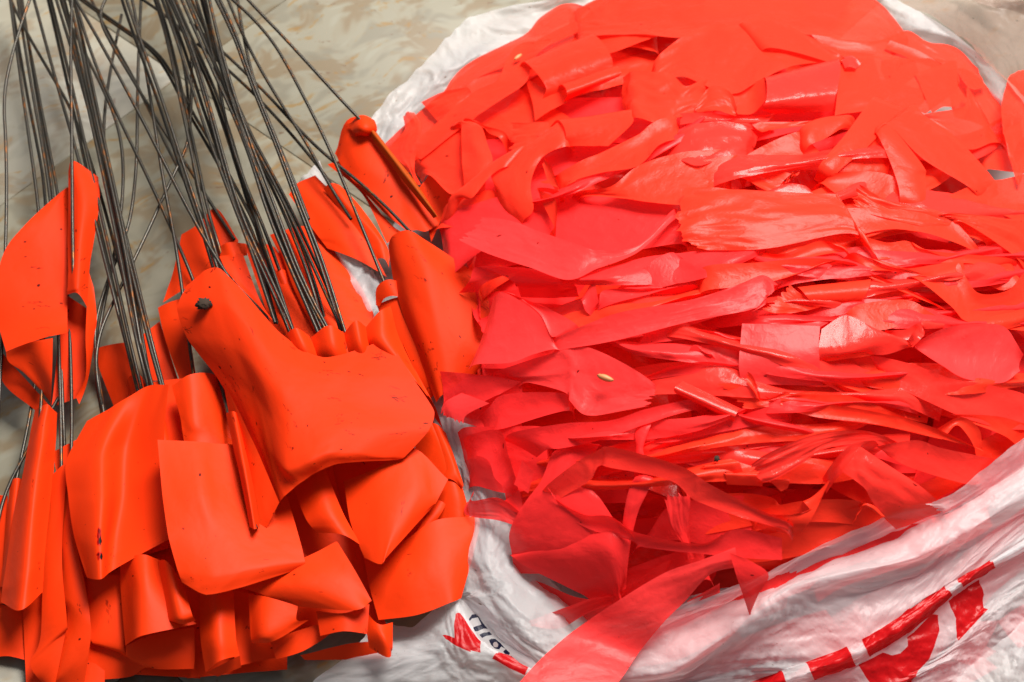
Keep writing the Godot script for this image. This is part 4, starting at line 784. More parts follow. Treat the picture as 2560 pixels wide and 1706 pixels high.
["narrow twisted tape strip woven among the flatter strips",3,{"wr":0.4,"e0":0.4,"m":"tape"},[1170,925,-128,1209,939,-22,1250,937,69,1295,1044,-148,1326,1049,-37,1357,1049,70,1467,1076,-187,1475,1101,-62,1488,1099,38,1654,1022,-256,1646,1088,-117,1654,1076,-46,1845,943,-346,1826,1046,-197,1835,1025,-157,2027,892,-434,2003,1012,-281,2013,987,-254,2187,887,-502,2162,993,-350,2171,972,-310,2351,878,-572,2327,950,-423,2325,942,-348,2572,787,-689,2542,825,-543,2522,832,-427,2836,601,-838,2800,622,-692,2767,637,-553]],
["narrow twisted tape strip woven among the flatter strips",3,{"wr":0.4,"e0":0.4,"m":"tape"},[886,841,-532,874,927,-385,872,914,-325,1080,928,-437,1065,1044,-283,1066,1023,-250,1281,988,-408,1265,1108,-254,1272,1086,-225,1460,1013,-461,1452,1109,-314,1463,1094,-265,1619,1000,-564,1620,1057,-426,1632,1055,-343,1798,961,-682,1801,987,-549,1807,996,-432,2003,925,-773,2004,942,-639,2005,956,-511,2212,890,-844,2211,926,-707,2217,932,-597,2430,789,-993,2427,858,-852,2447,848,-784,2674,574,-1312,2660,678,-1161,2685,657,-1128]],
["narrow twisted tape strip woven among the flatter strips",3,{"wr":0.4,"e0":0.4,"m":"tape_s"},[381,689,-1092,395,752,-984,411,755,-932,482,797,-1073,498,827,-983,515,841,-907,597,869,-1068,608,888,-980,620,906,-895,730,902,-1074,736,939,-976,744,950,-903,870,885,-1122,870,960,-1003,878,958,-956,1016,838,-1209,1009,948,-1069,1016,934,-1048,1153,816,-1279,1141,941,-1129,1147,922,-1118,1270,844,-1299,1256,956,-1155,1260,942,-1133,1396,852,-1328,1382,930,-1202,1381,929,-1154,1566,768,-1426,1553,809,-1320,1546,821,-1243]],
["narrow twisted tape strip woven among the flatter strips",3,{"wr":0.4,"e0":0.4,"m":"tape_q"},[977,909,252,981,929,314,988,921,353,1124,1039,302,1128,1037,352,1131,1034,401,1289,1097,334,1285,1104,390,1283,1099,435,1450,1071,331,1437,1115,407,1435,1102,436,1606,1003,297,1586,1089,396,1587,1067,407,1770,946,261,1744,1059,374,1748,1031,374,1931,936,252,1903,1046,363,1906,1019,365,2087,945,262,2061,1023,356,2059,1003,372,2264,887,244,2240,923,315,2228,914,349,2461,724,185,2438,730,239,2416,730,287]],
["narrow twisted tape strip woven among the flatter strips",3,{"wr":0.4,"e0":0.4,"m":"tape"},[1326,947,556,1314,949,618,1303,938,670,1430,998,629,1412,1037,707,1403,1019,742,1523,959,639,1499,1041,737,1495,1016,753,1616,919,639,1588,1030,749,1588,999,753,1714,928,669,1685,1035,777,1683,1006,782,1819,944,709,1790,1020,802,1781,996,821,1931,926,731,1904,957,803,1887,942,840,2041,881,738,2016,880,795,1994,871,845,2136,817,731,2114,812,787,2092,803,839,2241,704,689,2215,727,757,2199,712,799]],
["narrow twisted tape strip woven among the flatter strips",3,{"wr":0.4,"e0":0.4,"m":"tape_s"},[1758,988,16,1761,1005,131,1770,994,223,1914,1004,11,1901,1062,138,1906,1045,202,2089,946,-34,2063,1044,105,2068,1019,141,2266,897,-94,2235,1012,50,2243,983,73,2426,884,-150,2398,985,-10,2406,959,23,2578,862,-224,2556,926,-91,2559,908,-28,2755,796,-326,2738,821,-200,2730,814,-102,2960,704,-430,2943,708,-306,2928,708,-187,3168,592,-528,3152,602,-403,3142,597,-291,3400,412,-689,3376,455,-555,3374,441,-471]],
["narrow twisted tape strip woven among the flatter strips",3,{"wr":0.4,"e0":0.4,"m":"tape_q"},[894,856,640,875,903,710,864,882,729,1028,893,756,1007,982,846,1000,954,850,1160,906,849,1138,1018,950,1135,986,947,1314,930,919,1293,1031,1015,1291,1001,1016,1482,943,959,1464,1007,1036,1460,982,1050,1660,913,972,1644,932,1027,1635,915,1057,1837,860,988,1821,852,1029,1806,840,1068,1988,815,1022,1972,810,1065,1957,798,1103,2141,735,1024,2124,762,1082,2119,742,1108,2363,550,919,2339,622,998,2341,594,1009]],
["narrow twisted tape strip woven among the flatter strips",3,{"wr":0.4,"e0":0.4,"m":"tape_s"},[473,796,524,474,842,635,479,816,692,669,942,590,671,945,689,676,925,770,881,1035,632,877,1019,726,874,1001,816,1092,1071,686,1077,1070,781,1065,1049,861,1277,1045,725,1256,1084,830,1245,1058,886,1462,973,726,1439,1057,843,1436,1025,874,1668,915,707,1642,1023,831,1644,987,848,1878,901,693,1850,1000,814,1850,966,837,2097,865,668,2063,929,781,2052,902,826,2338,717,618,2299,738,719,2270,719,790]],
["red tape strip buried among the others in the heap",2,{"b":3.7,"wr":0.4,"m":"tape"},[327,407,274,100,175,462,435,464,463,269,222,668,564,488,594,477,299,857,733,528,668,696,425,994,937,554,699,892,517,1068,1159,540,730,1069,515,1101,1372,497,772,1250,427,1105,1583,418,746,1479,273,1035]],
["red tape strip buried among the others in the heap",2,{"b":0.6,"wr":0.2,"m":"tape_s"},[2630,416,-95,2485,399,306,2950,264,-218,2723,349,253,3222,111,-271,2970,233,230,3436,30,-255,3246,92,215,3636,20,-242,3569,20,50,3855,20,-281,3878,20,-145,4101,20,-312,4122,20,-148,4363,20,-264,4348,20,-148]],
["red tape strip buried among the others in the heap",2,{"b":2.9,"wr":0.2,"m":"tape_q"},[-146,299,425,-58,277,799,-148,335,403,-74,289,759,-154,318,293,-87,238,642,56,406,292,66,277,616,298,508,384,228,351,678,503,597,500,404,459,796,688,664,565,607,571,894,878,644,521,829,590,884]],
["red tape strip buried among the others in the heap",2,{"b":0.7,"wr":0.8,"m":"tape_s"},[781,540,1079,638,299,1287,938,532,1147,814,324,1382,1152,457,1134,989,306,1395,1374,384,1152,1143,289,1418,1550,340,1235,1270,266,1481,1686,335,1342,1403,305,1483,1836,403,1325,1592,359,1420,2032,374,1214,1837,317,1278]],
["red tape strip buried among the others in the heap",2,{"b":1,"wr":0.8,"m":"tape_q"},[19,289,-1922,422,523,-1379,176,334,-2007,599,546,-1522,286,258,-2287,706,458,-1787,420,179,-2609,795,382,-2020,626,158,-2834,924,369,-2148,853,185,-2944,1096,407,-2203,1037,193,-3076,1285,428,-2323,1168,76,-3401,1467,321,-2662]],
["red tape strip buried among the others in the heap",2,{"b":2.3,"wr":0.8,"m":"tape"},[1743,623,-224,1684,535,120,2034,635,-202,1946,629,204,2369,559,-268,2215,642,205,2695,443,-313,2502,562,186,3007,300,-376,2849,368,94,3328,150,-535,3282,100,-141,3646,20,-789,3665,20,-356,3923,20,-957,3987,20,-531]],
["red tape strip buried among the others in the heap",2,{"b":2.5,"wr":0.2,"m":"tape_s"},[-310,222,-924,-216,361,-404,-328,247,-988,-234,319,-515,-234,276,-1053,-256,221,-683,68,410,-933,-31,288,-637,325,524,-759,199,421,-463,556,605,-636,447,589,-266,790,643,-614,712,724,-155,1041,594,-673,972,718,-173]],
["red tape strip buried among the others in the heap",2,{"b":1.8,"wr":0.8,"m":"tape"},[994,678,521,584,542,594,1036,711,722,641,564,807,1094,631,830,717,494,958,1208,521,911,831,421,1072,1329,416,1023,925,362,1173,1370,336,1198,937,318,1287,1315,288,1395,877,275,1407,1268,218,1503,833,153,1497]],
["red tape strip buried among the others in the heap",2,{"b":3.5,"wr":0.8,"m":"tape_q"},[-226,329,-472,-173,344,-5,-189,368,-247,-161,346,199,71,430,-120,-29,335,267,414,509,-4,263,394,349,733,578,176,516,452,486,995,633,390,745,517,679,1254,672,535,1018,580,846,1569,623,498,1381,557,856]],
["red tape strip buried among the others in the heap",2,{"b":2.7,"wr":0.8,"m":"tape"},[1051,805,22,1194,679,369,1333,783,-87,1459,730,322,1655,673,-321,1701,718,191,2005,586,-477,1960,690,102,2328,553,-516,2252,640,52,2612,553,-555,2593,547,-61,2882,526,-710,2971,405,-316,3196,360,-1035,3367,176,-698]],
["red tape strip buried among the others in the heap",2,{"b":4,"wr":0.2,"m":"tape"},[-236,348,-506,-180,356,-99,-286,317,-750,-191,361,-288,-262,281,-975,-90,376,-442,64,413,-975,224,504,-446,347,537,-986,551,638,-474,548,603,-1138,825,718,-663,689,583,-1443,1021,706,-1006,890,456,-1858,1240,577,-1420]],
["red tape strip buried among the others in the heap",2,{"b":3.7,"wr":0.4,"m":"tape_s"},[1921,535,-104,1723,510,254,2171,501,7,1989,463,358,2401,437,108,2279,379,462,2671,371,133,2615,302,487,2997,264,54,2963,200,416,3388,68,-75,3324,49,221,3728,20,-50,3646,20,2,4059,20,-148,3953,20,-148]],
["red tape strip buried among the others in the heap",2,{"b":0.8,"wr":0.4,"m":"tape_s"},[203,541,-303,283,625,171,418,660,-196,524,766,279,623,697,-175,780,768,250,818,716,-235,1007,715,119,1027,739,-324,1204,669,-11,1278,770,-365,1396,678,-44,1539,790,-351,1591,735,15,1789,725,-423,1808,742,6]],
["red tape strip buried among the others in the heap",2,{"b":1.9,"wr":0.4,"m":"tape"},[975,597,824,941,409,1046,1223,571,811,1168,463,1085,1502,483,745,1393,459,1072,1759,425,748,1614,436,1092,1977,422,801,1854,393,1122,2182,457,820,2139,333,1087,2392,473,749,2445,283,906,2647,354,569,2756,153,636]],
["red tape strip buried among the others in the heap",2,{"b":3.7,"wr":0.4,"m":"tape_s"},[-263,323,-643,-186,345,-213,-313,255,-913,-213,379,-379,-324,218,-988,-223,378,-422,-248,301,-883,-215,397,-374,78,526,-697,113,552,-258,397,696,-609,453,660,-229,744,780,-540,773,707,-192,1113,725,-432,1069,661,-78]],
["red tape strip buried among the others in the heap",2,{"b":3.3,"wr":0.4,"m":"tape_s"},[1552,617,-708,1554,609,-304,1733,668,-594,1796,648,-218,1930,678,-600,2026,664,-230,2145,666,-684,2221,676,-287,2402,604,-797,2413,639,-359,2679,492,-896,2629,538,-439,2946,361,-1013,2885,390,-563,3211,190,-1250,3201,184,-822]],
["red tape strip buried among the others in the heap",2,{"b":1.2,"wr":0.4,"m":"tape"},[2041,582,-152,1810,568,280,2308,538,-118,2051,517,298,2511,473,-48,2287,441,372,2713,421,3,2554,381,438,2961,344,-25,2849,309,425,3269,200,-111,3139,187,361,3599,20,-146,3427,36,149,3850,20,-128,3642,20,5]],
["red tape strip buried among the others in the heap",2,{"b":4,"wr":0.4,"m":"tape_s"},[-91,254,683,32,179,1002,-85,323,750,37,248,1064,84,366,810,181,278,1102,257,389,804,409,322,1090,430,426,759,600,362,1038,631,497,739,773,418,1020,856,584,779,949,487,1061,1073,608,789,1137,503,1071]],
["red tape strip buried among the others in the heap",2,{"b":2.4,"wr":0.2,"m":"tape_q"},[1650,688,-359,1458,627,45,1905,643,-285,1715,625,156,2248,497,-349,1991,555,139,2583,360,-351,2240,484,154,2843,278,-250,2459,417,237,3077,226,-152,2715,321,312,3371,133,-178,3079,153,269,3712,20,-284,3489,20,101]],
["red tape strip buried among the others in the heap",2,{"b":3.3,"wr":0.8,"m":"tape"},[-174,353,-6,-151,308,338,72,535,175,0,449,480,327,601,317,296,528,631,583,618,370,608,557,690,851,628,344,907,571,663,1145,651,330,1182,589,648,1455,679,400,1438,609,714,1755,632,474,1691,561,783]],
["red tape strip buried among the others in the heap",2,{"b":3.9,"wr":0.2,"m":"tape"},[621,371,249,566,384,703,823,501,437,827,467,850,1054,626,523,1066,503,867,1310,711,563,1284,513,852,1578,690,574,1500,481,850,1839,574,535,1738,422,852,2099,435,413,2023,369,804,2356,296,191,2341,290,636]],
["red tape strip buried among the others in the heap",2,{"b":1.8,"wr":0.4,"m":"tape_q"},[4,286,-1321,277,437,-825,224,289,-1670,430,463,-1089,531,323,-1830,711,498,-1229,837,393,-1900,1035,548,-1331,1120,437,-2040,1344,560,-1515,1432,418,-2264,1647,518,-1745,1852,345,-2452,1993,446,-1882,2352,200,-2523,2376,321,-1893]],
["red tape strip buried among the others in the heap",2,{"b":2,"wr":0.2,"m":"tape_q"},[1445,619,-311,1015,703,-79,1458,662,-54,1047,741,201,1528,632,127,1139,650,355,1655,589,297,1267,535,448,1748,546,504,1346,455,558,1728,510,743,1317,441,723,1639,470,955,1226,471,925,1613,345,1080,1189,429,1100]],
["red tape strip buried among the others in the heap",2,{"b":3,"wr":0.8,"m":"tape"},[357,494,-759,534,576,-209,610,622,-739,780,715,-184,860,649,-754,1083,732,-237,1084,623,-866,1379,679,-420,1286,575,-1076,1622,600,-681,1521,538,-1304,1844,549,-897,1831,520,-1471,2093,537,-1004,2177,441,-1646,2378,479,-1118]],
["red tape strip buried among the others in the heap",2,{"b":2.4,"wr":0.4,"m":"tape_s"},[1525,20,-3556,1104,167,-3055,1812,148,-3132,1376,238,-2756,2033,257,-2690,1595,266,-2473,2129,373,-2227,1698,367,-2054,2210,462,-1839,1788,523,-1566,2391,482,-1597,1979,649,-1163,2661,427,-1479,2252,675,-931,2917,302,-1370,2497,560,-818]],
["red tape strip buried among the others in the heap",2,{"b":0.1,"wr":0.2,"m":"tape_q"},[-229,292,-512,-175,290,-49,-224,389,-420,-172,385,36,-233,433,-430,-174,436,31,-157,480,-375,-173,448,48,166,579,-237,82,521,158,464,619,-213,432,586,208,740,647,-319,786,643,125,1009,637,-511,1108,652,-57]],
["red tape strip buried among the others in the heap",2,{"b":1.4,"wr":0.4,"m":"tape_s"},[-163,298,142,-128,164,513,-166,350,117,-140,196,473,-167,368,104,-141,244,469,-101,432,77,87,443,530,191,570,84,339,615,571,530,659,129,583,686,621,871,684,250,818,653,696,1173,623,344,1061,522,729]],
["red tape strip buried among the others in the heap",2,{"b":2.1,"wr":0.8,"m":"tape_q"},[71,460,-557,162,531,-18,417,594,-556,474,607,-59,786,649,-616,781,610,-155,1147,695,-595,1105,641,-148,1474,726,-565,1451,700,-97,1779,718,-659,1820,743,-153,2073,651,-912,2179,718,-382,2421,474,-1274,2555,546,-733]],
["red tape strip buried among the others in the heap",2,{"b":3,"wr":0.8,"m":"tape_q"},[790,20,-3195,335,101,-2703,463,145,-2774,43,164,-2376,225,265,-2365,-186,152,-2182,439,474,-1817,-29,285,-1798,549,553,-1403,84,378,-1403,675,557,-1117,228,462,-1008,889,560,-902,471,565,-643,1134,552,-718,735,612,-377]],
["red tape strip buried among the others in the heap",2,{"b":2.4,"wr":0.2,"m":"tape_q"},[114,74,-2531,-254,214,-1813,55,115,-2436,195,388,-1628,333,149,-2548,549,353,-1804,704,171,-2726,870,297,-2026,1105,195,-2838,1211,306,-2129,1489,189,-2966,1579,354,-2195,1819,78,-3334,1956,334,-2477,2028,20,-3816,2307,109,-3178]],
["red tape strip buried among the others in the heap",2,{"b":3.4,"wr":0.4,"m":"tape"},[1380,645,-14,1425,645,426,1629,678,-84,1637,595,301,1895,647,-157,1868,509,191,2135,612,-179,2114,474,170,2349,571,-225,2381,481,158,2553,514,-355,2652,486,62,2769,426,-555,2910,436,-121,3071,241,-807,3208,238,-368]],
["red tape strip buried among the others in the heap",2,{"b":1.1,"wr":0.2,"m":"tape_s"},[-79,140,646,79,20,1004,186,302,814,218,113,1116,488,438,869,493,300,1200,810,524,906,744,421,1253,1121,523,958,995,424,1296,1406,469,993,1274,338,1308,1689,425,959,1609,242,1254,1982,366,824,1976,143,1104]],
["red tape strip buried among the others in the heap",2,{"b":1.4,"wr":0.4,"m":"tape_q"},[817,392,740,702,264,1067,959,475,886,899,332,1206,1146,548,955,1085,382,1256,1360,587,998,1252,406,1279,1573,543,1025,1415,370,1296,1771,440,1019,1601,286,1303,1968,340,960,1839,233,1232,2173,245,829,2118,177,1067]],
["red tape strip buried among the others in the heap",2,{"b":0.8,"wr":0.8,"m":"tape_q"},[960,667,-505,748,670,-47,1317,672,-431,1050,748,62,1579,665,-278,1321,754,226,1815,702,-107,1619,737,371,2086,733,-16,1960,683,408,2409,689,-8,2301,580,374,2768,527,-6,2603,430,378,3119,226,8,2854,211,429]],
["red tape strip buried among the others in the heap",2,{"b":2.3,"wr":0.4,"m":"tape_q"},[-345,139,-1858,-241,307,-1265,-131,283,-1704,6,455,-1129,70,319,-1710,229,472,-1164,278,329,-1794,415,449,-1267,519,369,-1828,587,457,-1308,773,453,-1733,757,526,-1222,997,543,-1592,931,627,-1080,1208,533,-1605,1143,648,-1062]],
["red tape strip buried among the others in the heap",2,{"b":1.3,"wr":0.8,"m":"tape_q"},[-430,127,-1531,-313,268,-905,-457,106,-1665,-336,233,-1031,-484,44,-1830,-357,164,-1178,-368,97,-1829,-274,199,-1189,-172,211,-1759,-38,345,-1106,-26,283,-1784,189,476,-1111,83,291,-1927,369,529,-1252,223,214,-2160,532,460,-1484]],
["red tape strip buried among the others in the heap",2,{"b":3,"wr":0.4,"m":"tape_q"},[736,618,-608,774,731,-77,944,703,-468,1044,812,35,1155,706,-473,1319,754,-47,1363,692,-577,1554,660,-222,1596,678,-701,1762,596,-367,1859,667,-779,1968,592,-414,2117,641,-845,2183,624,-420,2355,530,-1057,2431,583,-571]],
["red tape strip buried among the others in the heap",2,{"b":0.2,"wr":0.2,"m":"tape_s"},[745,529,545,612,432,847,907,593,677,801,503,986,1075,563,727,1015,462,1035,1273,522,723,1233,399,1020,1499,487,721,1426,350,1006,1722,456,784,1579,326,1055,1903,422,900,1697,320,1161,2081,325,951,1851,252,1222]],
["red tape strip buried among the others in the heap",2,{"b":1.8,"wr":0.2,"m":"tape_s"},[1789,674,-615,1316,637,-523,1754,690,-361,1295,679,-200,1857,595,-203,1385,650,-6,1960,510,-13,1468,624,166,1973,485,235,1482,615,361,1950,511,492,1472,605,578,2006,526,697,1544,560,788,2191,418,776,1745,408,907]],
["red tape strip buried among the others in the heap",2,{"b":3.4,"wr":0.4,"m":"tape_q"},[1612,531,280,1471,486,665,1858,495,270,1671,498,681,2047,455,316,1879,453,728,2217,462,381,2110,407,765,2411,468,406,2351,351,750,2651,403,387,2575,260,714,2920,236,372,2768,161,632,3178,20,299,2944,41,457]],
["red tape strip buried among the others in the heap",2,{"b":1.4,"wr":0.4,"m":"tape_q"},[1123,702,114,957,668,445,1288,719,280,1171,673,613,1531,658,294,1418,601,621,1807,590,291,1652,533,607,2062,534,348,1859,489,653,2282,494,433,2061,465,741,2519,443,448,2324,421,776,2820,302,292,2680,273,644]],
["red tape strip buried among the others in the heap",2,{"b":2.9,"wr":0.8,"m":"tape"},[223,309,427,471,336,758,370,385,306,571,437,687,548,455,265,748,503,644,711,568,270,938,577,600,862,683,251,1106,633,527,1050,748,193,1270,648,452,1311,729,134,1459,616,424,1612,588,72,1666,507,416]],
["red tape strip buried among the others in the heap",2,{"b":0.4,"wr":0.8,"m":"tape_q"},[-171,266,-3,-148,249,368,-168,249,46,-143,279,450,-161,245,157,-136,261,554,-134,322,265,-76,295,623,147,535,369,259,460,673,432,682,386,555,559,648,759,727,377,851,595,641,1110,633,317,1161,545,624]],
["red tape strip buried among the others in the heap",2,{"b":3,"wr":0.4,"m":"tape_q"},[-184,281,-213,-162,255,140,-165,405,-369,-6,449,68,163,582,-438,234,594,-2,522,689,-429,523,683,-2,860,713,-415,845,709,13,1180,686,-484,1194,694,-44,1496,652,-620,1542,672,-171,1849,588,-739,1888,607,-284]],
["red tape strip buried among the others in the heap",2,{"b":1.5,"wr":0.8,"m":"tape_q"},[1050,709,211,968,705,573,1261,744,351,1227,722,699,1519,700,338,1500,641,660,1811,644,284,1758,555,585,2109,583,284,1992,495,575,2372,521,345,2203,463,644,2626,445,372,2445,427,700,2941,280,235,2785,286,600]],
["red tape strip buried among the others in the heap",2,{"b":4,"wr":0.8,"m":"tape_q"},[2604,519,-158,2516,467,202,2898,475,-174,2802,410,176,3207,302,-249,3139,231,105,3566,58,-420,3507,20,-31,3883,20,-447,3798,20,-94,4185,20,-364,4052,20,-148,4417,20,-159,4240,20,-148,4629,20,-148,4400,20,-148]],
["red tape strip buried among the others in the heap",2,{"b":1.8,"wr":0.8,"m":"tape_q"},[26,184,989,93,157,1115,-46,238,810,78,151,1089,-83,234,695,32,143,980,-45,269,711,29,161,984,264,440,822,289,323,1082,550,584,852,615,501,1124,843,667,822,921,598,1100,1195,608,788,1243,525,1063]],
["red tape strip buried among the others in the heap",2,{"b":2.5,"wr":0.4,"m":"tape"},[-209,405,-344,-169,387,92,-184,459,-124,-157,416,295,92,529,28,105,473,432,412,584,68,435,536,475,757,640,105,733,585,505,1099,697,227,1004,633,608,1404,740,382,1266,671,744,1718,699,391,1590,632,758]],
["red tape strip buried among the others in the heap",2,{"b":3,"wr":0.4,"m":"tape_q"},[477,590,-26,570,622,401,770,711,27,868,751,453,1061,727,0,1191,738,392,1353,709,-116,1496,670,238,1681,680,-249,1783,600,95,2053,640,-290,2064,558,72,2410,579,-223,2323,535,167,2755,429,-222,2609,440,206]],
["red tape strip buried among the others in the heap",2,{"b":1.9,"wr":0.8,"m":"tape"},[-162,236,125,-128,178,525,-162,308,163,-132,283,581,-159,295,201,-116,271,622,-158,262,204,-109,208,601,-7,309,206,100,238,581,226,405,228,330,302,577,492,514,316,541,388,653,759,545,417,742,430,761]],
["red tape strip buried among the others in the heap",2,{"b":0,"wr":0.4,"m":"tape_q"},[-384,389,-1133,-306,463,-732,-448,307,-1480,-361,413,-1014,-483,233,-1688,-391,356,-1190,-378,301,-1646,-355,390,-1180,-68,488,-1492,-23,585,-1028,219,618,-1452,291,724,-988,520,687,-1466,588,791,-1006,870,680,-1427,889,767,-974]],
["red tape strip buried among the others in the heap",2,{"b":2.9,"wr":0.4,"m":"tape"},[1106,718,226,835,769,215,960,769,394,688,786,415,914,819,583,653,776,592,930,865,777,677,768,744,943,847,932,692,730,863,938,754,1030,684,660,963,969,631,1092,711,587,1076,1101,494,1117,841,497,1179]],
["red tape strip buried among the others in the heap",2,{"b":3.9,"wr":0.8,"m":"tape"},[475,771,-673,196,586,-701,523,796,-452,256,667,-412,652,739,-317,374,702,-219,766,694,-148,469,732,-40,796,700,80,495,750,143,778,758,331,486,751,329,803,834,566,522,735,516,905,817,709,636,652,647]],
["red tape strip buried among the others in the heap",2,{"b":2.2,"wr":0.8,"m":"tape_q"},[1048,777,543,1139,811,837,1304,832,506,1404,822,766,1571,815,350,1648,742,579,1880,778,213,1902,664,427,2205,719,168,2164,614,390,2508,642,167,2425,589,426,2818,532,100,2726,541,410,3180,321,-112,3095,367,238]],
["red tape strip buried among the others in the heap",2,{"b":1.7,"wr":0.4,"m":"tape_q"},[536,727,417,453,578,617,817,841,572,730,754,811,1132,881,633,1001,869,912,1433,859,705,1255,893,998,1696,782,781,1507,805,1058,1969,686,804,1812,646,1053,2281,599,740,2186,483,958,2626,464,597,2578,308,801]],
["red tape strip buried among the others in the heap",2,{"b":0.8,"wr":0.2,"m":"tape_s"},[-78,507,-1060,21,585,-642,128,641,-922,263,724,-523,320,658,-940,491,746,-559,497,636,-1061,676,727,-681,695,632,-1183,842,721,-781,925,677,-1210,1017,759,-789,1150,746,-1172,1204,820,-749,1352,730,-1257,1410,801,-836]],
["red tape strip buried among the others in the heap",2,{"b":3.2,"wr":0.8,"m":"tape"},[-222,531,-312,-183,526,-78,-249,537,-425,-149,573,-179,-138,522,-668,80,625,-358,103,551,-903,289,655,-556,411,625,-1034,551,720,-662,736,721,-1085,850,803,-713,1015,772,-1230,1143,844,-871,1226,674,-1632,1395,742,-1292]],
["red tape strip buried among the others in the heap",2,{"b":3.2,"wr":0.4,"m":"tape"},[-159,462,283,-144,400,489,-168,470,145,-152,435,380,88,540,49,113,538,318,435,646,82,415,644,350,757,758,191,726,746,446,1059,860,253,1050,832,495,1352,913,192,1379,870,420,1673,834,19,1716,784,244]],
["red tape strip buried among the others in the heap",2,{"b":2.9,"wr":0.8,"m":"tape_s"},[40,487,-669,-137,362,-456,243,617,-317,116,482,-99,470,700,-58,414,609,209,743,780,76,737,761,396,1043,826,100,1042,865,463,1367,817,100,1336,871,475,1697,761,110,1637,781,459,2036,638,18,1988,598,325]],
["red tape strip buried among the others in the heap",2,{"b":3.2,"wr":0.2,"m":"tape_s"},[1377,682,600,1514,691,881,1538,831,567,1654,766,808,1742,910,485,1806,774,697,1988,895,412,1995,738,617,2244,780,327,2215,661,563,2499,616,194,2465,569,491,2754,467,31,2729,485,382,3028,313,-126,2999,357,250]],
["red tape strip buried among the others in the heap",2,{"b":2.8,"wr":0.4,"m":"tape_s"},[124,571,-910,322,597,-669,299,606,-990,508,667,-731,442,534,-1234,634,649,-905,614,490,-1454,767,643,-1051,818,517,-1556,938,667,-1132,1007,584,-1602,1130,692,-1217,1145,621,-1726,1307,674,-1414,1246,531,-2028,1453,544,-1782]],
["red tape strip buried among the others in the heap",2,{"b":2.5,"wr":0.4,"m":"tape"},[-391,356,-1191,-332,344,-933,-265,509,-888,-288,429,-676,-114,539,-735,-164,478,-493,72,531,-695,61,558,-376,281,541,-681,268,632,-309,498,612,-589,455,709,-217,699,731,-423,633,779,-102,893,798,-349,837,775,-87]],
["red tape strip buried among the others in the heap",2,{"b":1.7,"wr":0.8,"m":"tape_s"},[-140,377,543,-72,387,831,-130,383,653,-38,363,917,125,446,776,-20,276,913,355,480,930,111,258,986,505,479,1110,234,269,1133,614,466,1279,339,296,1318,755,449,1407,493,327,1496,940,356,1459,693,267,1590]],
["red tape strip buried among the others in the heap",2,{"b":3.5,"wr":0.4,"m":"tape_s"},[4,500,-837,-64,534,-499,351,607,-689,268,707,-302,648,699,-481,587,806,-89,937,828,-295,930,878,44,1231,942,-233,1275,904,25,1546,976,-282,1608,875,-78,1911,901,-361,1948,800,-148,2318,685,-478,2304,650,-202]],
["red tape strip buried among the others in the heap",2,{"b":2.2,"wr":0.2,"m":"tape_q"},[348,780,-630,483,725,-368,637,855,-585,805,836,-316,895,781,-791,1058,849,-446,1165,695,-1052,1283,845,-605,1472,667,-1210,1533,843,-711,1776,698,-1261,1814,827,-794,2043,724,-1366,2119,760,-989,2280,625,-1711,2430,574,-1429]],
["red tape strip buried among the others in the heap",2,{"b":0,"wr":0.2,"m":"tape_q"},[-308,390,-796,-250,498,-457,-356,381,-1016,-294,439,-697,-234,399,-1209,-153,410,-903,62,511,-1210,88,474,-936,351,626,-1120,354,611,-830,617,707,-1076,628,765,-723,873,729,-1145,898,862,-725,1151,663,-1285,1173,822,-837]],
["red tape strip buried among the others in the heap",2,{"b":3.4,"wr":0.2,"m":"tape"},[-431,263,-1437,-353,350,-1026,-401,332,-1254,-324,409,-854,-379,385,-1118,-305,455,-734,-162,537,-993,-63,616,-618,70,655,-963,174,737,-591,324,723,-964,399,796,-592,591,747,-956,632,807,-588,846,688,-1049,880,745,-680]],
["red tape strip buried among the others in the heap",2,{"b":2.5,"wr":0.8,"m":"tape_q"},[809,741,439,783,770,719,1051,818,520,1022,878,821,1290,808,554,1288,833,828,1538,784,528,1567,728,741,1805,755,475,1835,624,637,2090,708,469,2081,557,619,2357,630,536,2285,529,714,2616,466,559,2491,454,793]],
["red tape strip buried among the others in the heap",2,{"b":2,"wr":0.8,"m":"tape_q"},[-494,209,-1756,-415,227,-1390,-462,303,-1548,-385,311,-1195,-386,367,-1437,-349,405,-1062,-122,496,-1338,-89,612,-898,156,596,-1253,142,750,-780,428,674,-1106,354,803,-668,667,732,-938,562,789,-580,908,732,-892,813,713,-599]],
["red tape strip buried among the others in the heap",2,{"b":1.3,"wr":0.2,"m":"tape_s"},[360,620,-516,290,568,-225,567,721,-341,522,657,-62,766,784,-207,772,742,87,974,845,-148,1017,846,172,1199,878,-164,1239,916,185,1454,863,-192,1454,913,173,1719,808,-192,1675,837,159,1983,690,-248,1927,680,74]],
["red tape strip buried among the others in the heap",2,{"b":3.3,"wr":0.2,"m":"tape_q"},[206,593,66,263,633,363,478,701,107,533,761,417,741,799,167,820,839,450,986,914,186,1086,903,420,1235,993,146,1332,929,342,1533,988,92,1591,902,285,1861,890,65,1861,826,286,2191,695,-8,2146,684,258]],
["red tape strip buried among the others in the heap",2,{"b":0.3,"wr":0.4,"m":"tape"},[238,584,-76,250,562,227,537,746,60,552,725,357,825,780,126,878,761,416,1112,760,78,1205,741,356,1402,728,-49,1505,704,224,1725,705,-149,1799,677,135,2077,684,-154,2098,656,142,2431,588,-180,2415,563,123]],
["red tape strip buried among the others in the heap",2,{"b":0.8,"wr":0.4,"m":"tape"},[1824,632,234,1696,593,506,2034,669,335,1904,642,613,2297,633,351,2125,634,636,2553,541,371,2336,570,657,2783,399,386,2552,434,672,3033,225,344,2827,240,632,3329,50,218,3194,92,325,3622,20,17,3546,20,65]],
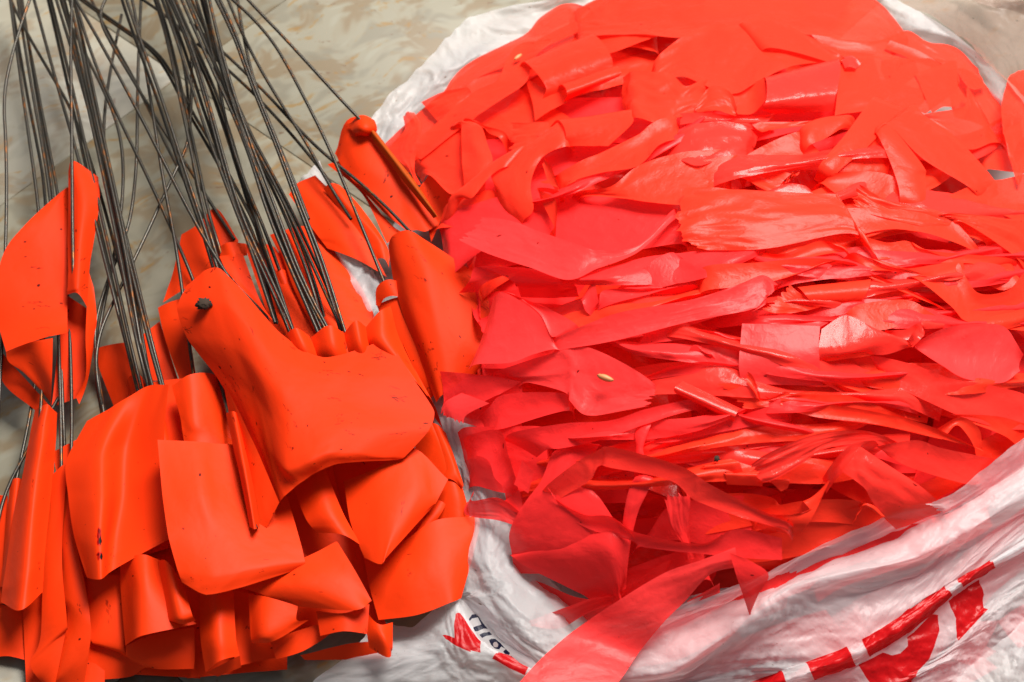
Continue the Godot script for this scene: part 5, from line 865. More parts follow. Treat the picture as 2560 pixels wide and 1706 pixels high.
["red tape strip buried among the others in the heap",2,{"b":1.5,"wr":0.8,"m":"tape_q"},[18,365,750,102,349,1039,293,503,867,412,483,1135,545,567,836,675,510,1075,801,626,761,905,521,980,1088,678,731,1142,547,944,1377,713,754,1390,592,978,1646,726,745,1654,642,994,1909,664,586,1946,617,861]],
["red tape strip buried among the others in the heap",2,{"b":3,"wr":0.8,"m":"tape_s"},[3664,125,-1205,3292,308,-1007,3702,157,-952,3318,396,-749,3660,168,-737,3274,423,-527,3613,158,-564,3237,384,-344,3644,97,-445,3289,268,-225,3732,20,-342,3401,136,-141,3763,20,-153,3454,76,-10,3729,20,-51,3399,70,168]],
["red tape strip buried among the others in the heap",2,{"b":0.3,"wr":0.2,"m":"tape_q"},[2385,637,-265,2210,665,78,2756,514,-311,2540,561,36,3065,365,-293,2844,415,58,3343,241,-249,3164,269,103,3674,89,-312,3570,74,28,4016,20,-396,3973,20,-148,4352,20,-415,4306,20,-148,4682,20,-332,4620,20,-148]],
["red tape strip buried among the others in the heap",2,{"b":3.5,"wr":0.4,"m":"tape_s"},[1366,744,-615,1264,743,-289,1666,812,-532,1530,860,-175,1965,792,-485,1795,877,-106,2234,727,-434,2068,811,-54,2514,618,-464,2403,659,-103,2826,487,-622,2799,464,-303,3151,360,-856,3189,290,-574,3530,170,-1108,3576,97,-822]],
["red tape strip buried among the others in the heap",2,{"b":2.1,"wr":0.8,"m":"tape_s"},[2285,596,-141,2334,557,124,2492,638,-209,2503,604,69,2729,583,-303,2714,555,-16,2968,472,-404,2968,435,-120,3205,325,-560,3265,265,-301,3428,188,-775,3558,99,-556,3644,80,-998,3796,20,-767,3892,20,-1149,4008,20,-857]],
["red tape strip buried among the others in the heap",2,{"b":3.1,"wr":0.8,"m":"tape_q"},[817,776,607,833,720,823,1071,911,642,1065,843,847,1320,911,659,1327,840,861,1571,847,617,1614,781,819,1825,763,497,1900,708,701,2090,695,358,2169,648,570,2391,636,280,2441,591,504,2726,512,240,2734,460,469]],
["red tape strip buried among the others in the heap",2,{"b":3.6,"wr":0.2,"m":"tape_q"},[94,115,1088,93,214,1152,92,241,1169,107,268,1209,158,349,1268,310,195,1463,463,542,1313,516,300,1454,767,597,1313,812,365,1460,1051,571,1230,1121,417,1422,1284,558,1051,1402,507,1292,1457,556,802,1618,570,1065]],
["red tape strip buried among the others in the heap",2,{"b":1,"wr":0.8,"m":"tape_q"},[1900,637,-1024,1548,658,-1065,1868,681,-734,1529,700,-801,1770,705,-505,1431,723,-552,1683,759,-275,1339,777,-258,1678,808,-55,1341,829,32,1741,818,130,1413,843,256,1792,775,299,1464,802,418,1787,649,431,1453,675,515]],
["red tape strip buried among the others in the heap",2,{"b":0.6,"wr":0.4,"m":"tape"},[260,669,100,241,658,360,596,778,159,559,744,398,951,805,157,876,752,374,1279,819,232,1176,761,435,1570,829,340,1468,784,552,1873,821,369,1797,798,607,2205,765,266,2162,759,526,2582,586,64,2552,583,333]],
["red tape strip buried among the others in the heap",2,{"b":3.6,"wr":0.4,"m":"tape"},[63,246,1129,229,159,1319,96,298,965,232,288,1233,309,371,884,401,398,1193,528,480,897,613,494,1197,719,627,936,837,581,1182,879,768,931,1041,647,1106,1051,843,870,1232,672,1003,1306,767,752,1462,598,905]],
["red tape strip buried among the others in the heap",2,{"b":3,"wr":0.8,"m":"tape_s"},[627,591,784,511,518,976,867,665,966,762,610,1169,1098,623,1079,1031,556,1285,1364,563,1110,1342,463,1301,1660,508,1082,1658,375,1253,1977,442,1069,1956,309,1216,2291,373,1053,2230,346,1079,2617,316,809,2519,332,881]],
["red tape strip buried among the others in the heap",2,{"b":1.2,"wr":0.4,"m":"tape_s"},[971,746,-234,885,727,55,1279,757,-209,1162,754,85,1570,717,-176,1432,727,121,1819,703,-85,1695,712,216,2064,706,-32,1995,698,266,2329,689,-101,2328,654,180,2617,611,-278,2661,558,-13,2981,398,-521,3024,343,-249]],
["red tape strip buried among the others in the heap",2,{"b":1.5,"wr":0.8,"m":"tape_q"},[726,606,-468,695,630,-125,952,725,-251,969,739,74,1197,804,-191,1229,798,113,1461,850,-204,1469,827,90,1745,825,-234,1713,799,60,2032,732,-288,1978,718,17,2320,608,-427,2283,609,-103,2610,450,-720,2623,459,-385]],
["red tape strip buried among the others in the heap",2,{"b":3.6,"wr":0.8,"m":"tape"},[1125,819,341,1053,778,572,1403,837,333,1292,785,543,1632,808,381,1512,753,585,1827,796,462,1726,750,679,2036,783,501,1963,753,737,2276,730,483,2208,718,736,2538,609,466,2442,609,726,2793,384,475,2649,389,726]],
["red tape strip buried among the others in the heap",2,{"b":0.3,"wr":0.8,"m":"tape"},[-491,158,-1901,-443,235,-1510,-465,225,-1856,-437,285,-1506,-389,208,-1937,-158,366,-1532,-205,191,-2108,47,363,-1710,0,175,-2326,212,347,-1913,202,198,-2485,403,377,-2027,448,275,-2544,624,441,-2071,660,263,-2726,836,410,-2267]],
["red tape strip buried among the others in the heap",2,{"b":0.1,"wr":0.4,"m":"tape"},[788,603,-1390,761,674,-946,1012,723,-1295,965,785,-864,1215,746,-1230,1194,806,-803,1415,707,-1250,1450,771,-827,1621,633,-1374,1705,702,-959,1842,571,-1525,1934,646,-1104,2094,550,-1599,2152,628,-1160,2371,504,-1633,2381,578,-1183]],
["red tape strip buried among the others in the heap",2,{"b":1.3,"wr":0.4,"m":"tape_q"},[4,268,978,92,246,1172,-47,426,931,39,349,1138,39,549,923,33,401,1085,283,641,982,251,483,1133,506,644,1003,483,519,1177,723,626,974,726,556,1185,942,639,942,959,607,1178,1182,629,951,1183,595,1186]],
["red tape strip buried among the others in the heap",2,{"b":1.7,"wr":0.4,"m":"tape_s"},[1332,764,290,1279,664,537,1613,817,324,1526,783,614,1928,783,301,1776,823,633,2220,697,314,2020,775,659,2483,574,331,2283,629,659,2765,436,286,2613,419,582,3082,298,169,2993,207,430,3435,100,11,3380,20,171]],
["red tape strip buried among the others in the heap",2,{"b":2.4,"wr":0.4,"m":"tape_s"},[14,263,1007,93,208,1148,-37,266,854,63,249,1130,-59,244,774,39,262,1081,16,317,815,41,284,1086,203,483,907,259,406,1140,381,631,957,462,501,1146,582,706,976,654,541,1142,823,631,974,849,471,1152]],
["red tape strip buried among the others in the heap",2,{"b":3.2,"wr":0.8,"m":"tape"},[1061,747,609,926,717,815,1285,868,742,1125,808,904,1497,893,849,1308,814,966,1653,838,945,1450,765,1048,1793,721,997,1591,673,1127,1968,584,1002,1777,571,1180,2169,471,1002,1988,487,1215,2355,360,1004,2166,424,1160]],
["red tape strip buried among the others in the heap",2,{"b":1.9,"wr":0.2,"m":"tape_s"},[92,230,1162,111,310,1242,148,252,1259,265,225,1416,217,305,1220,312,147,1381,469,436,1213,510,217,1345,722,523,1255,731,314,1393,956,580,1283,965,440,1463,1176,614,1250,1203,557,1479,1410,561,1143,1447,545,1398]],
["red tape strip buried among the others in the heap",2,{"b":3.2,"wr":0.4,"m":"tape_q"},[-193,435,-249,-174,346,-10,-184,485,-109,-167,382,119,-180,500,-36,-162,437,222,-179,518,-21,-161,522,287,88,631,94,39,657,410,371,696,270,259,703,550,598,706,465,446,656,678,824,666,580,670,552,741]],
["red tape strip buried among the others in the heap",2,{"b":1.6,"wr":0.2,"m":"tape_q"},[-187,445,-180,-169,388,91,21,585,-132,11,455,80,215,666,-54,213,535,154,394,736,14,421,676,274,574,789,33,616,824,362,774,815,33,794,908,409,995,815,80,961,896,447,1203,752,156,1117,758,456]],
["red tape strip buried among the others in the heap",2,{"b":3.3,"wr":0.2,"m":"tape_q"},[789,690,-137,804,626,108,1025,767,-28,1070,691,200,1260,800,12,1341,749,246,1493,823,-32,1582,818,232,1746,809,-130,1806,843,176,2041,740,-218,2049,785,113,2346,633,-272,2315,653,45,2653,474,-401,2627,443,-119]],
["red tape strip buried among the others in the heap",2,{"b":1.3,"wr":0.8,"m":"tape_q"},[1269,582,-1589,1039,691,-1199,1461,657,-1343,1238,734,-987,1722,646,-1216,1475,680,-930,1945,645,-1028,1668,652,-817,2075,672,-769,1782,684,-594,2180,698,-531,1883,746,-326,2356,674,-393,2063,772,-120,2615,534,-396,2325,664,-68]],
["red tape strip buried among the others in the heap",2,{"b":0.1,"wr":0.4,"m":"tape"},[-376,78,-2086,-463,222,-1609,-276,214,-2037,-157,402,-1539,-35,347,-2120,103,463,-1678,217,426,-2258,359,489,-1837,557,456,-2366,658,509,-1936,893,393,-2554,985,505,-2058,1184,242,-2944,1304,446,-2357,1411,20,-3544,1578,275,-2913]],
["red tape strip buried among the others in the heap",2,{"b":1.2,"wr":0.2,"m":"tape"},[1512,839,-291,1243,821,-191,1637,911,-36,1356,946,75,1726,910,172,1436,986,282,1754,878,351,1465,958,458,1794,818,486,1516,865,597,1907,748,581,1650,746,702,2065,688,665,1830,653,792,2198,594,758,1961,563,888]],
["red tape strip buried among the others in the heap",2,{"b":1.1,"wr":0.8,"m":"tape_s"},[1299,680,497,1146,648,733,1610,639,527,1414,671,789,1835,578,624,1636,619,893,2033,561,752,1868,555,1000,2265,543,835,2137,469,1048,2533,453,872,2412,381,976,2808,348,699,2637,319,797,3027,174,472,2779,213,650]],
["red tape strip buried among the others in the heap",2,{"b":2.3,"wr":0.4,"m":"tape"},[907,824,534,618,734,569,1060,768,721,759,749,780,1152,670,887,845,698,959,1183,622,1078,881,640,1158,1248,622,1270,970,581,1359,1404,624,1417,1165,514,1512,1616,564,1500,1405,449,1559,1820,475,1372,1601,396,1436]],
["red tape strip buried among the others in the heap",2,{"b":2.4,"wr":0.2,"m":"tape"},[1868,616,-1473,1603,661,-1254,2047,620,-1257,1767,697,-1031,2202,586,-1062,1910,687,-839,2285,602,-815,1996,706,-589,2380,642,-583,2115,727,-341,2567,644,-460,2344,697,-201,2834,568,-463,2647,596,-196,3134,368,-539,2949,398,-260]],
["red tape strip buried among the others in the heap",2,{"b":2.3,"wr":0.2,"m":"tape"},[-40,299,535,-41,229,762,218,436,746,266,378,970,473,568,844,553,511,1057,721,696,864,797,629,1068,988,761,851,1034,682,1053,1271,741,827,1286,659,1033,1548,676,762,1560,599,974,1809,585,574,1854,517,792]],
["red tape strip buried among the others in the heap",2,{"b":0.4,"wr":0.4,"m":"tape_q"},[-241,379,-505,-184,433,-133,-297,470,-690,-218,501,-314,-31,636,-710,-46,593,-390,337,767,-598,272,703,-307,669,797,-513,598,767,-197,997,771,-520,942,804,-147,1334,748,-556,1284,828,-140,1679,714,-503,1600,796,-91]],
["red tape strip buried among the others in the heap",2,{"b":1.7,"wr":0.8,"m":"tape"},[10,272,999,93,220,1155,8,310,1018,92,257,1180,-13,275,933,93,212,1150,42,284,849,125,205,1093,308,387,883,322,283,1118,566,479,999,515,354,1213,790,552,1127,711,418,1326,1013,554,1152,944,420,1353]],
["red tape strip buried among the others in the heap",2,{"b":2.2,"wr":0.2,"m":"tape_q"},[1221,811,-213,1025,875,124,1373,858,35,1217,914,378,1594,818,139,1475,823,452,1871,758,164,1758,703,430,2161,687,205,2013,607,437,2406,614,318,2209,558,543,2620,526,435,2387,533,689,2916,338,400,2672,408,712]],
["red tape strip buried among the others in the heap",2,{"b":2.1,"wr":0.8,"m":"tape_s"},[-38,487,-1126,67,602,-700,204,626,-1084,297,773,-630,445,684,-1059,564,827,-625,664,694,-1121,828,795,-752,856,675,-1281,1053,721,-981,1065,665,-1456,1260,676,-1177,1333,678,-1561,1489,696,-1246,1634,636,-1666,1744,696,-1287]],
["red tape strip buried among the others in the heap",2,{"b":0.7,"wr":0.4,"m":"tape_s"},[71,223,909,99,122,1100,295,346,956,300,235,1139,501,419,1023,526,315,1207,698,514,1081,750,423,1267,897,602,1101,955,519,1288,1122,631,1103,1152,546,1292,1367,574,1124,1347,481,1312,1603,412,1133,1541,312,1313]],
["red tape strip buried among the others in the heap",2,{"b":1.8,"wr":0.8,"m":"tape"},[232,423,-1173,316,538,-762,554,568,-1029,664,680,-642,848,670,-1006,986,749,-667,1116,739,-1102,1256,777,-798,1417,746,-1256,1525,759,-952,1776,684,-1392,1830,701,-1059,2150,563,-1530,2162,610,-1156,2527,356,-1835,2534,440,-1417]],
["red tape strip buried among the others in the heap",2,{"b":2.2,"wr":0.4,"m":"tape"},[348,707,-57,566,684,150,486,808,-200,669,858,95,673,845,-386,795,964,6,916,861,-504,986,1000,-72,1164,855,-587,1228,952,-184,1388,834,-707,1491,850,-380,1592,814,-874,1739,758,-623,1837,749,-1065,1991,671,-829]],
["red tape strip buried among the others in the heap",2,{"b":0.5,"wr":0.4,"m":"tape"},[-151,483,427,-134,403,656,-158,471,310,-140,450,593,-21,497,274,3,518,592,167,595,338,196,613,651,329,726,412,400,718,693,467,847,430,586,802,665,606,913,384,749,842,588,798,861,280,928,791,495]],
["red tape strip buried among the others in the heap",2,{"b":2.4,"wr":0.4,"m":"tape_s"},[1341,826,-78,1389,712,97,1561,872,20,1651,787,202,1785,860,-46,1873,848,189,2019,821,-177,2072,880,126,2280,744,-316,2300,826,18,2545,645,-461,2572,680,-158,2778,555,-662,2867,499,-443,2953,451,-979,3129,311,-857]],
["red tape strip buried among the others in the heap",2,{"b":2.6,"wr":0.8,"m":"tape_q"},[-264,469,-540,-190,569,-137,-232,536,-349,-179,629,44,-155,554,-251,-125,594,97,129,652,-181,178,637,116,426,747,-142,456,673,109,732,839,-39,717,743,193,1017,905,103,963,842,353,1300,878,121,1233,880,421]],
["red tape strip buried among the others in the heap",2,{"b":3.4,"wr":0.4,"m":"tape_q"},[-347,307,-1031,-274,400,-637,-367,414,-1042,-295,456,-692,-372,462,-1031,-303,460,-725,-160,562,-884,-226,489,-646,130,619,-783,91,601,-496,416,628,-813,417,689,-454,701,648,-889,725,762,-484,1011,672,-897,1022,783,-494]],
["red tape strip buried among the others in the heap",2,{"b":0.6,"wr":0.4,"m":"tape_s"},[-513,88,-1929,-429,227,-1455,-501,170,-1814,-417,334,-1322,-474,201,-1672,-391,353,-1192,-265,284,-1545,-220,380,-1125,57,380,-1511,129,443,-1129,392,474,-1498,454,506,-1144,750,592,-1369,770,615,-1021,1100,646,-1220,1075,691,-856]],
["red tape strip buried among the others in the heap",2,{"b":3.8,"wr":0.2,"m":"tape_q"},[-199,250,-1990,-165,359,-1493,90,457,-1808,115,567,-1318,387,579,-1750,369,685,-1265,680,657,-1678,625,759,-1202,951,676,-1636,899,777,-1161,1210,636,-1722,1203,741,-1241,1451,565,-1952,1507,671,-1473,1692,457,-2262,1788,562,-1788]],
["red tape strip buried among the others in the heap",2,{"b":0.3,"wr":0.2,"m":"tape_q"},[442,570,672,469,579,971,705,661,770,761,620,1026,975,698,732,1026,587,942,1257,723,694,1285,566,876,1535,733,684,1552,583,871,1795,732,636,1831,632,857,2021,719,479,2103,682,733,2215,638,186,2346,637,449]],
["red tape strip buried among the others in the heap",2,{"b":1.4,"wr":0.8,"m":"tape_s"},[2049,645,161,1935,725,544,2329,598,255,2251,649,618,2670,463,200,2628,433,507,3063,293,64,3018,188,322,3489,74,-52,3376,20,173,3843,20,-123,3675,20,-16,4135,20,-148,3960,20,-148,4449,20,-148,4289,20,-148]],
["red tape strip buried among the others in the heap",2,{"b":2.2,"wr":0.8,"m":"tape"},[483,523,-927,631,669,-469,708,678,-890,858,769,-484,930,768,-972,1047,794,-603,1189,806,-1062,1254,793,-705,1467,769,-1151,1496,765,-775,1738,663,-1308,1768,712,-880,1987,534,-1567,2050,644,-1088,2223,385,-1907,2322,526,-1404]],
["red tape strip buried among the others in the heap",2,{"b":2.2,"wr":0.8,"m":"tape"},[-165,440,184,-147,374,441,-162,467,240,-145,364,465,34,548,392,-11,409,593,263,654,525,272,569,763,494,754,576,543,731,851,740,816,573,790,827,869,1015,823,580,1034,823,873,1303,738,582,1288,694,847]],
["red tape strip buried among the others in the heap",2,{"b":2.1,"wr":0.2,"m":"tape_q"},[593,646,-449,602,699,-120,867,772,-223,925,815,79,1134,863,-168,1225,870,92,1393,924,-222,1484,896,10,1682,914,-329,1748,870,-97,2001,822,-464,2041,790,-213,2317,680,-679,2360,677,-400,2602,493,-1072,2682,515,-775]],
["red tape strip buried among the others in the heap",2,{"b":0.3,"wr":0.4,"m":"tape_s"},[454,612,-646,527,742,-258,706,702,-662,773,756,-336,975,720,-777,1009,688,-512,1264,739,-823,1258,663,-592,1540,756,-803,1513,703,-553,1805,743,-833,1781,768,-514,2071,680,-994,2065,786,-602,2363,521,-1280,2370,664,-850]],
["red tape strip buried among the others in the heap",2,{"b":3.6,"wr":0.2,"m":"tape_q"},[373,694,-59,508,658,150,648,838,-64,785,839,168,903,900,-211,1008,950,79,1199,918,-357,1258,999,-21,1525,885,-476,1558,958,-136,1843,813,-641,1896,841,-339,2123,727,-919,2230,697,-676,2378,595,-1317,2535,530,-1119]],
["red tape strip buried among the others in the heap",2,{"b":1.8,"wr":0.2,"m":"tape_s"},[-7,222,509,-62,243,765,178,343,816,77,273,1023,441,498,1023,353,342,1170,723,609,1172,624,383,1265,991,598,1271,880,366,1352,1261,492,1297,1153,321,1422,1565,382,1224,1485,304,1425,1887,294,1033,1851,306,1266]],
["red tape strip buried among the others in the heap",2,{"b":0.7,"wr":0.4,"m":"tape_q"},[-223,289,-486,-184,379,-155,-187,333,-232,-168,413,108,-176,384,-35,-158,407,272,-129,491,102,-140,419,338,129,658,242,116,525,427,389,730,338,353,580,505,641,711,388,585,607,585,899,621,313,850,601,578]],
["red tape strip buried among the others in the heap",2,{"b":1.8,"wr":0.8,"m":"tape_q"},[425,660,-521,363,655,-236,644,733,-401,587,732,-116,839,783,-272,823,786,16,1033,855,-182,1075,859,98,1225,914,-188,1310,915,74,1431,921,-272,1525,919,-15,1680,868,-379,1754,864,-113,1961,726,-532,2013,724,-252]],
["red tape strip buried among the others in the heap",2,{"b":3.8,"wr":0.8,"m":"tape_s"},[165,622,-483,279,692,-124,377,699,-517,477,746,-172,606,707,-641,658,725,-302,860,735,-683,854,734,-352,1101,789,-631,1062,790,-301,1318,840,-588,1287,863,-240,1529,851,-641,1527,899,-272,1761,757,-815,1780,818,-433]],
["red tape strip buried among the others in the heap",2,{"b":2.6,"wr":0.4,"m":"tape_q"},[2766,453,-474,2366,657,-295,2592,566,-116,2210,738,78,2562,615,186,2203,728,346,2601,620,457,2258,684,550,2592,574,704,2260,623,731,2511,482,905,2184,557,907,2460,391,950,2116,472,1086,2556,274,828,2181,365,1121]],
["red tape strip buried among the others in the heap",2,{"b":3.8,"wr":0.2,"m":"tape_s"},[93,165,1120,93,130,1098,93,202,1144,93,131,1098,88,213,1144,258,90,1316,308,354,1171,462,278,1346,532,498,1125,706,491,1324,766,598,1032,931,619,1253,1064,638,948,1201,631,1170,1398,581,843,1517,511,1040]],
["red tape strip buried among the others in the heap",2,{"b":0.3,"wr":0.8,"m":"tape_s"},[2052,632,-113,1770,693,135,2063,675,94,1822,718,362,2152,690,237,1944,707,505,2301,689,334,2095,689,586,2468,632,407,2234,637,640,2613,518,471,2346,545,692,2757,371,504,2475,424,735,2977,171,437,2702,237,703]],
["red tape strip buried among the others in the heap",2,{"b":2.6,"wr":0.8,"m":"tape_q"},[2113,738,-673,2003,677,-391,2323,752,-471,2263,707,-172,2628,670,-494,2559,696,-133,2984,535,-607,2859,646,-174,3361,350,-717,3177,502,-251,3741,128,-834,3551,246,-393,4096,20,-944,3981,20,-586,4422,20,-1117,4370,20,-752]],
["red tape strip buried among the others in the heap",2,{"b":0.8,"wr":0.4,"m":"tape_q"},[-442,258,-1490,-392,318,-1223,-393,311,-1259,-361,350,-1063,-136,426,-909,-321,352,-879,-23,500,-564,-265,397,-600,26,568,-245,-204,468,-276,110,643,47,-164,520,26,226,686,299,-37,567,301,273,588,475,7,469,465]],
["red tape strip buried among the others in the heap",2,{"b":2.6,"wr":0.2,"m":"tape_q"},[1057,855,402,1081,861,712,1281,891,394,1304,848,668,1529,866,316,1526,778,562,1775,841,283,1751,738,519,2001,822,273,1987,738,523,2211,800,203,2240,753,479,2404,758,39,2486,742,326,2622,627,-221,2740,615,62]],
["red tape strip buried among the others in the heap",2,{"b":3.1,"wr":0.4,"m":"tape"},[1733,20,-3670,1350,150,-3301,1848,142,-3290,1472,228,-2996,1969,225,-2951,1596,251,-2765,2021,325,-2593,1656,335,-2441,2068,420,-2278,1713,475,-2045,2195,470,-2078,1858,603,-1702,2408,450,-2016,2092,648,-1523,2650,341,-2034,2341,555,-1504]],
["red tape strip buried among the others in the heap",2,{"b":1.8,"wr":0.8,"m":"tape_q"},[1653,794,-128,1670,777,161,1947,831,-147,1956,812,142,2256,746,-203,2299,714,70,2579,604,-358,2674,551,-112,2912,444,-612,3038,378,-381,3282,280,-880,3395,216,-633,3717,94,-1086,3778,42,-804,4113,20,-1120,4106,20,-782]],
["red tape strip buried among the others in the heap",2,{"b":0.4,"wr":0.8,"m":"tape_s"},[1238,499,-2266,941,520,-2005,1448,551,-2036,1126,604,-1789,1633,556,-1812,1286,633,-1617,1702,612,-1507,1351,690,-1372,1697,714,-1177,1357,770,-1077,1718,820,-880,1392,845,-780,1791,880,-648,1481,878,-540,1859,827,-497,1551,817,-396]],
["red tape strip buried among the others in the heap",2,{"b":1.1,"wr":0.2,"m":"tape_q"},[246,521,387,39,431,485,516,552,556,285,540,673,655,531,740,420,539,860,750,557,955,528,520,1056,873,608,1163,671,493,1228,1007,605,1341,811,432,1364,1077,483,1492,863,309,1487,1027,231,1555,787,124,1535]],
["red tape strip buried among the others in the heap",2,{"b":2.2,"wr":0.2,"m":"tape_q"},[2354,518,-225,2269,570,106,2643,465,-178,2577,507,145,2955,391,-193,2920,385,95,3304,295,-284,3270,244,-27,3709,101,-414,3624,49,-156,4029,20,-333,3880,20,-146,4249,20,-148,4098,20,-148,4510,20,-148,4353,20,-148]],
["red tape strip buried among the others in the heap",2,{"b":3.8,"wr":0.8,"m":"tape_s"},[786,890,-365,972,851,-115,1003,895,-483,1190,897,-200,1222,800,-757,1366,870,-385,1486,725,-990,1559,848,-532,1772,711,-1082,1787,837,-602,2034,737,-1107,2046,815,-668,2272,739,-1214,2331,747,-843,2523,617,-1502,2636,574,-1183]],
["red tape strip buried among the others in the heap",2,{"b":0.4,"wr":0.4,"m":"tape_q"},[-376,319,-1149,-309,393,-798,-442,258,-1488,-368,319,-1115,-492,177,-1769,-414,235,-1380,-439,186,-1909,-233,318,-1462,-185,286,-2011,65,455,-1571,100,326,-2263,259,485,-1880,475,305,-2623,405,414,-2311,827,156,-3104,640,257,-2774]],
["red tape strip buried among the others in the heap",2,{"b":3.4,"wr":0.8,"m":"tape_q"},[1514,648,56,1587,695,368,1733,734,84,1829,731,349,1952,787,11,2040,720,236,2207,785,-93,2257,679,117,2499,687,-206,2503,590,21,2803,515,-353,2782,465,-82,3107,327,-574,3096,330,-256,3410,129,-884,3430,159,-541]],
["red tape strip buried among the others in the heap",2,{"b":1,"wr":0.8,"m":"tape_q"},[-479,147,-1734,-409,240,-1355,-490,99,-1962,-447,205,-1549,-389,121,-2031,-319,248,-1601,-228,215,-2024,-45,377,-1588,-43,306,-2086,176,455,-1699,111,327,-2272,347,463,-1914,335,308,-2493,540,433,-2128,606,218,-2732,799,353,-2317]],
["red tape strip buried among the others in the heap",2,{"b":1.5,"wr":0.4,"m":"tape_q"},[236,525,-1395,314,632,-993,540,571,-1520,580,703,-1082,851,632,-1506,892,761,-1073,1146,713,-1479,1210,810,-1086,1437,759,-1542,1515,815,-1191,1767,741,-1650,1822,773,-1310,2145,668,-1682,2138,708,-1320,2522,518,-1653,2441,590,-1260]],
["red tape strip buried among the others in the heap",2,{"b":1.9,"wr":0.8,"m":"tape"},[1880,724,138,1943,668,391,2189,708,-42,2221,596,180,2520,617,-160,2551,483,50,2842,515,-259,2899,402,-34,3169,391,-436,3254,328,-179,3528,220,-703,3613,205,-406,3952,20,-949,3998,33,-611,4326,20,-896,4315,20,-555]],
["red tape strip buried among the others in the heap",2,{"b":0.8,"wr":0.4,"m":"tape_q"},[-171,511,120,-151,451,405,-162,532,265,-143,466,542,-33,533,293,22,495,586,210,581,291,254,554,593,467,652,325,470,620,625,715,743,421,683,699,707,941,836,500,911,779,773,1156,850,419,1169,788,691]],
["red tape strip buried among the others in the heap",2,{"b":1.2,"wr":0.4,"m":"tape_q"},[-33,341,500,-51,214,675,209,467,726,247,365,910,459,578,817,525,516,1018,706,679,827,764,651,1051,968,726,812,998,710,1048,1238,713,787,1250,681,1015,1494,681,712,1523,615,917,1715,633,509,1796,534,685]],
["red tape strip buried among the others in the heap",2,{"b":3.7,"wr":0.4,"m":"tape_q"},[-123,361,661,-23,341,947,-136,387,620,-42,336,887,-95,397,562,-62,289,796,137,503,624,130,370,837,343,608,697,355,500,925,522,706,714,584,652,970,674,773,647,784,769,922,839,745,504,972,757,783]],
["red tape strip buried among the others in the heap",2,{"b":1.2,"wr":0.8,"m":"tape_q"},[-175,361,-15,-157,396,283,11,458,78,51,531,399,212,574,188,288,631,484,396,724,265,504,723,501,577,850,283,689,781,465,787,903,265,875,800,431,1023,872,236,1072,790,429,1260,749,139,1282,731,388]],
["red tape strip buried among the others in the heap",2,{"b":0.4,"wr":0.4,"m":"tape"},[71,271,-2293,-374,192,-1972,20,361,-2156,-390,294,-1855,57,451,-1948,-194,452,-1637,343,618,-1552,57,605,-1312,542,703,-1216,257,683,-996,756,747,-968,492,731,-725,1007,792,-772,767,781,-504,1232,807,-560,991,795,-299]],
["red tape strip showing through the white film of the bag's near side",2,{"b":1,"wr":0.4,"m":"tape_q"},[1474,503,1507,1351,447,1681,1746,571,1387,1660,459,1533,2017,610,1282,2033,470,1359,2178,630,1240,2231,493,1235,2371,658,1140,2418,554,1127]],
["red tape strip showing through the white film of the bag's near side",2,{"b":1,"wr":0.4,"m":"tape_q"},[486,322,1875,533,249,2015,777,375,1807,850,332,2000,1077,395,1694,1130,422,1872,1375,426,1589,1313,472,1763,1663,465,1497,1528,483,1669]],
["red tape strip showing through the white film of the bag's near side",2,{"b":1,"wr":0.4,"m":"tape_q"},[1598,503,1436,1440,429,1619,1870,510,1334,1788,459,1555,2108,504,1244,2154,461,1475,2282,490,1186,2340,438,1375,2507,505,1080,2538,420,1255]],
["red tape strip showing through the white film of the bag's near side",2,{"b":1,"wr":0.4,"m":"tape_q"},[743,392,1782,790,279,1934,924,389,1727,982,332,1916,1102,375,1657,1154,382,1850,1276,371,1598,1291,397,1788,1441,390,1560,1417,376,1724]],
["red tape strip showing through the white film of the bag's near side",2,{"b":1,"wr":0.4,"m":"tape_q"},[444,248,1957,514,138,2065,709,332,1855,804,254,2054,988,409,1731,1066,389,1945,1285,496,1611,1259,470,1775,1557,586,1489,1449,481,1630]],
["red tape strip showing through the white film of the bag's near side",2,{"b":1,"wr":0.4,"m":"tape_q"},[1987,477,1301,1982,460,1530,2163,530,1228,2219,491,1427,2292,583,1182,2364,501,1305,2511,655,1029,2550,520,1156,2741,696,854,2750,547,996]],
["red tape strip showing through the white film of the bag's near side",2,{"b":1,"wr":0.4,"m":"tape_q"},[2213,619,1224,2296,505,1335,2392,651,1121,2461,515,1200,2639,693,937,2656,546,1047,2812,721,805,2837,578,909,2940,741,701,2989,617,792]],
["red tape strip showing through the white film of the bag's near side",2,{"b":1,"wr":0.4,"m":"tape_q"},[1286,492,1599,1261,451,1775,1520,546,1498,1374,477,1683,1757,597,1396,1640,499,1584,1993,631,1304,2004,518,1475,2145,651,1261,2212,526,1372]],
["red tape strip showing through the white film of the bag's near side",2,{"b":1,"wr":0.4,"m":"tape_q"},[441,254,1869,491,194,2009,630,304,1826,696,251,1996,822,345,1769,886,305,1948,1021,371,1692,1065,360,1849,1219,397,1611,1223,405,1751]],
["red tape strip showing through the white film of the bag's near side",2,{"b":1,"wr":0.4,"m":"tape_q"},[354,175,1923,412,113,2047,634,270,1830,720,230,2028,926,361,1722,977,320,1886,1239,449,1596,1218,358,1680,1520,520,1473,1500,389,1531]],
["red tape strip showing through the white film of the bag's near side",2,{"b":1,"wr":0.4,"m":"tape_q"},[1641,237,1720,1752,220,1906,1813,273,1610,1871,232,1845,2036,306,1515,1957,237,1779,2229,342,1426,2072,246,1687,2373,380,1342,2213,260,1576]],
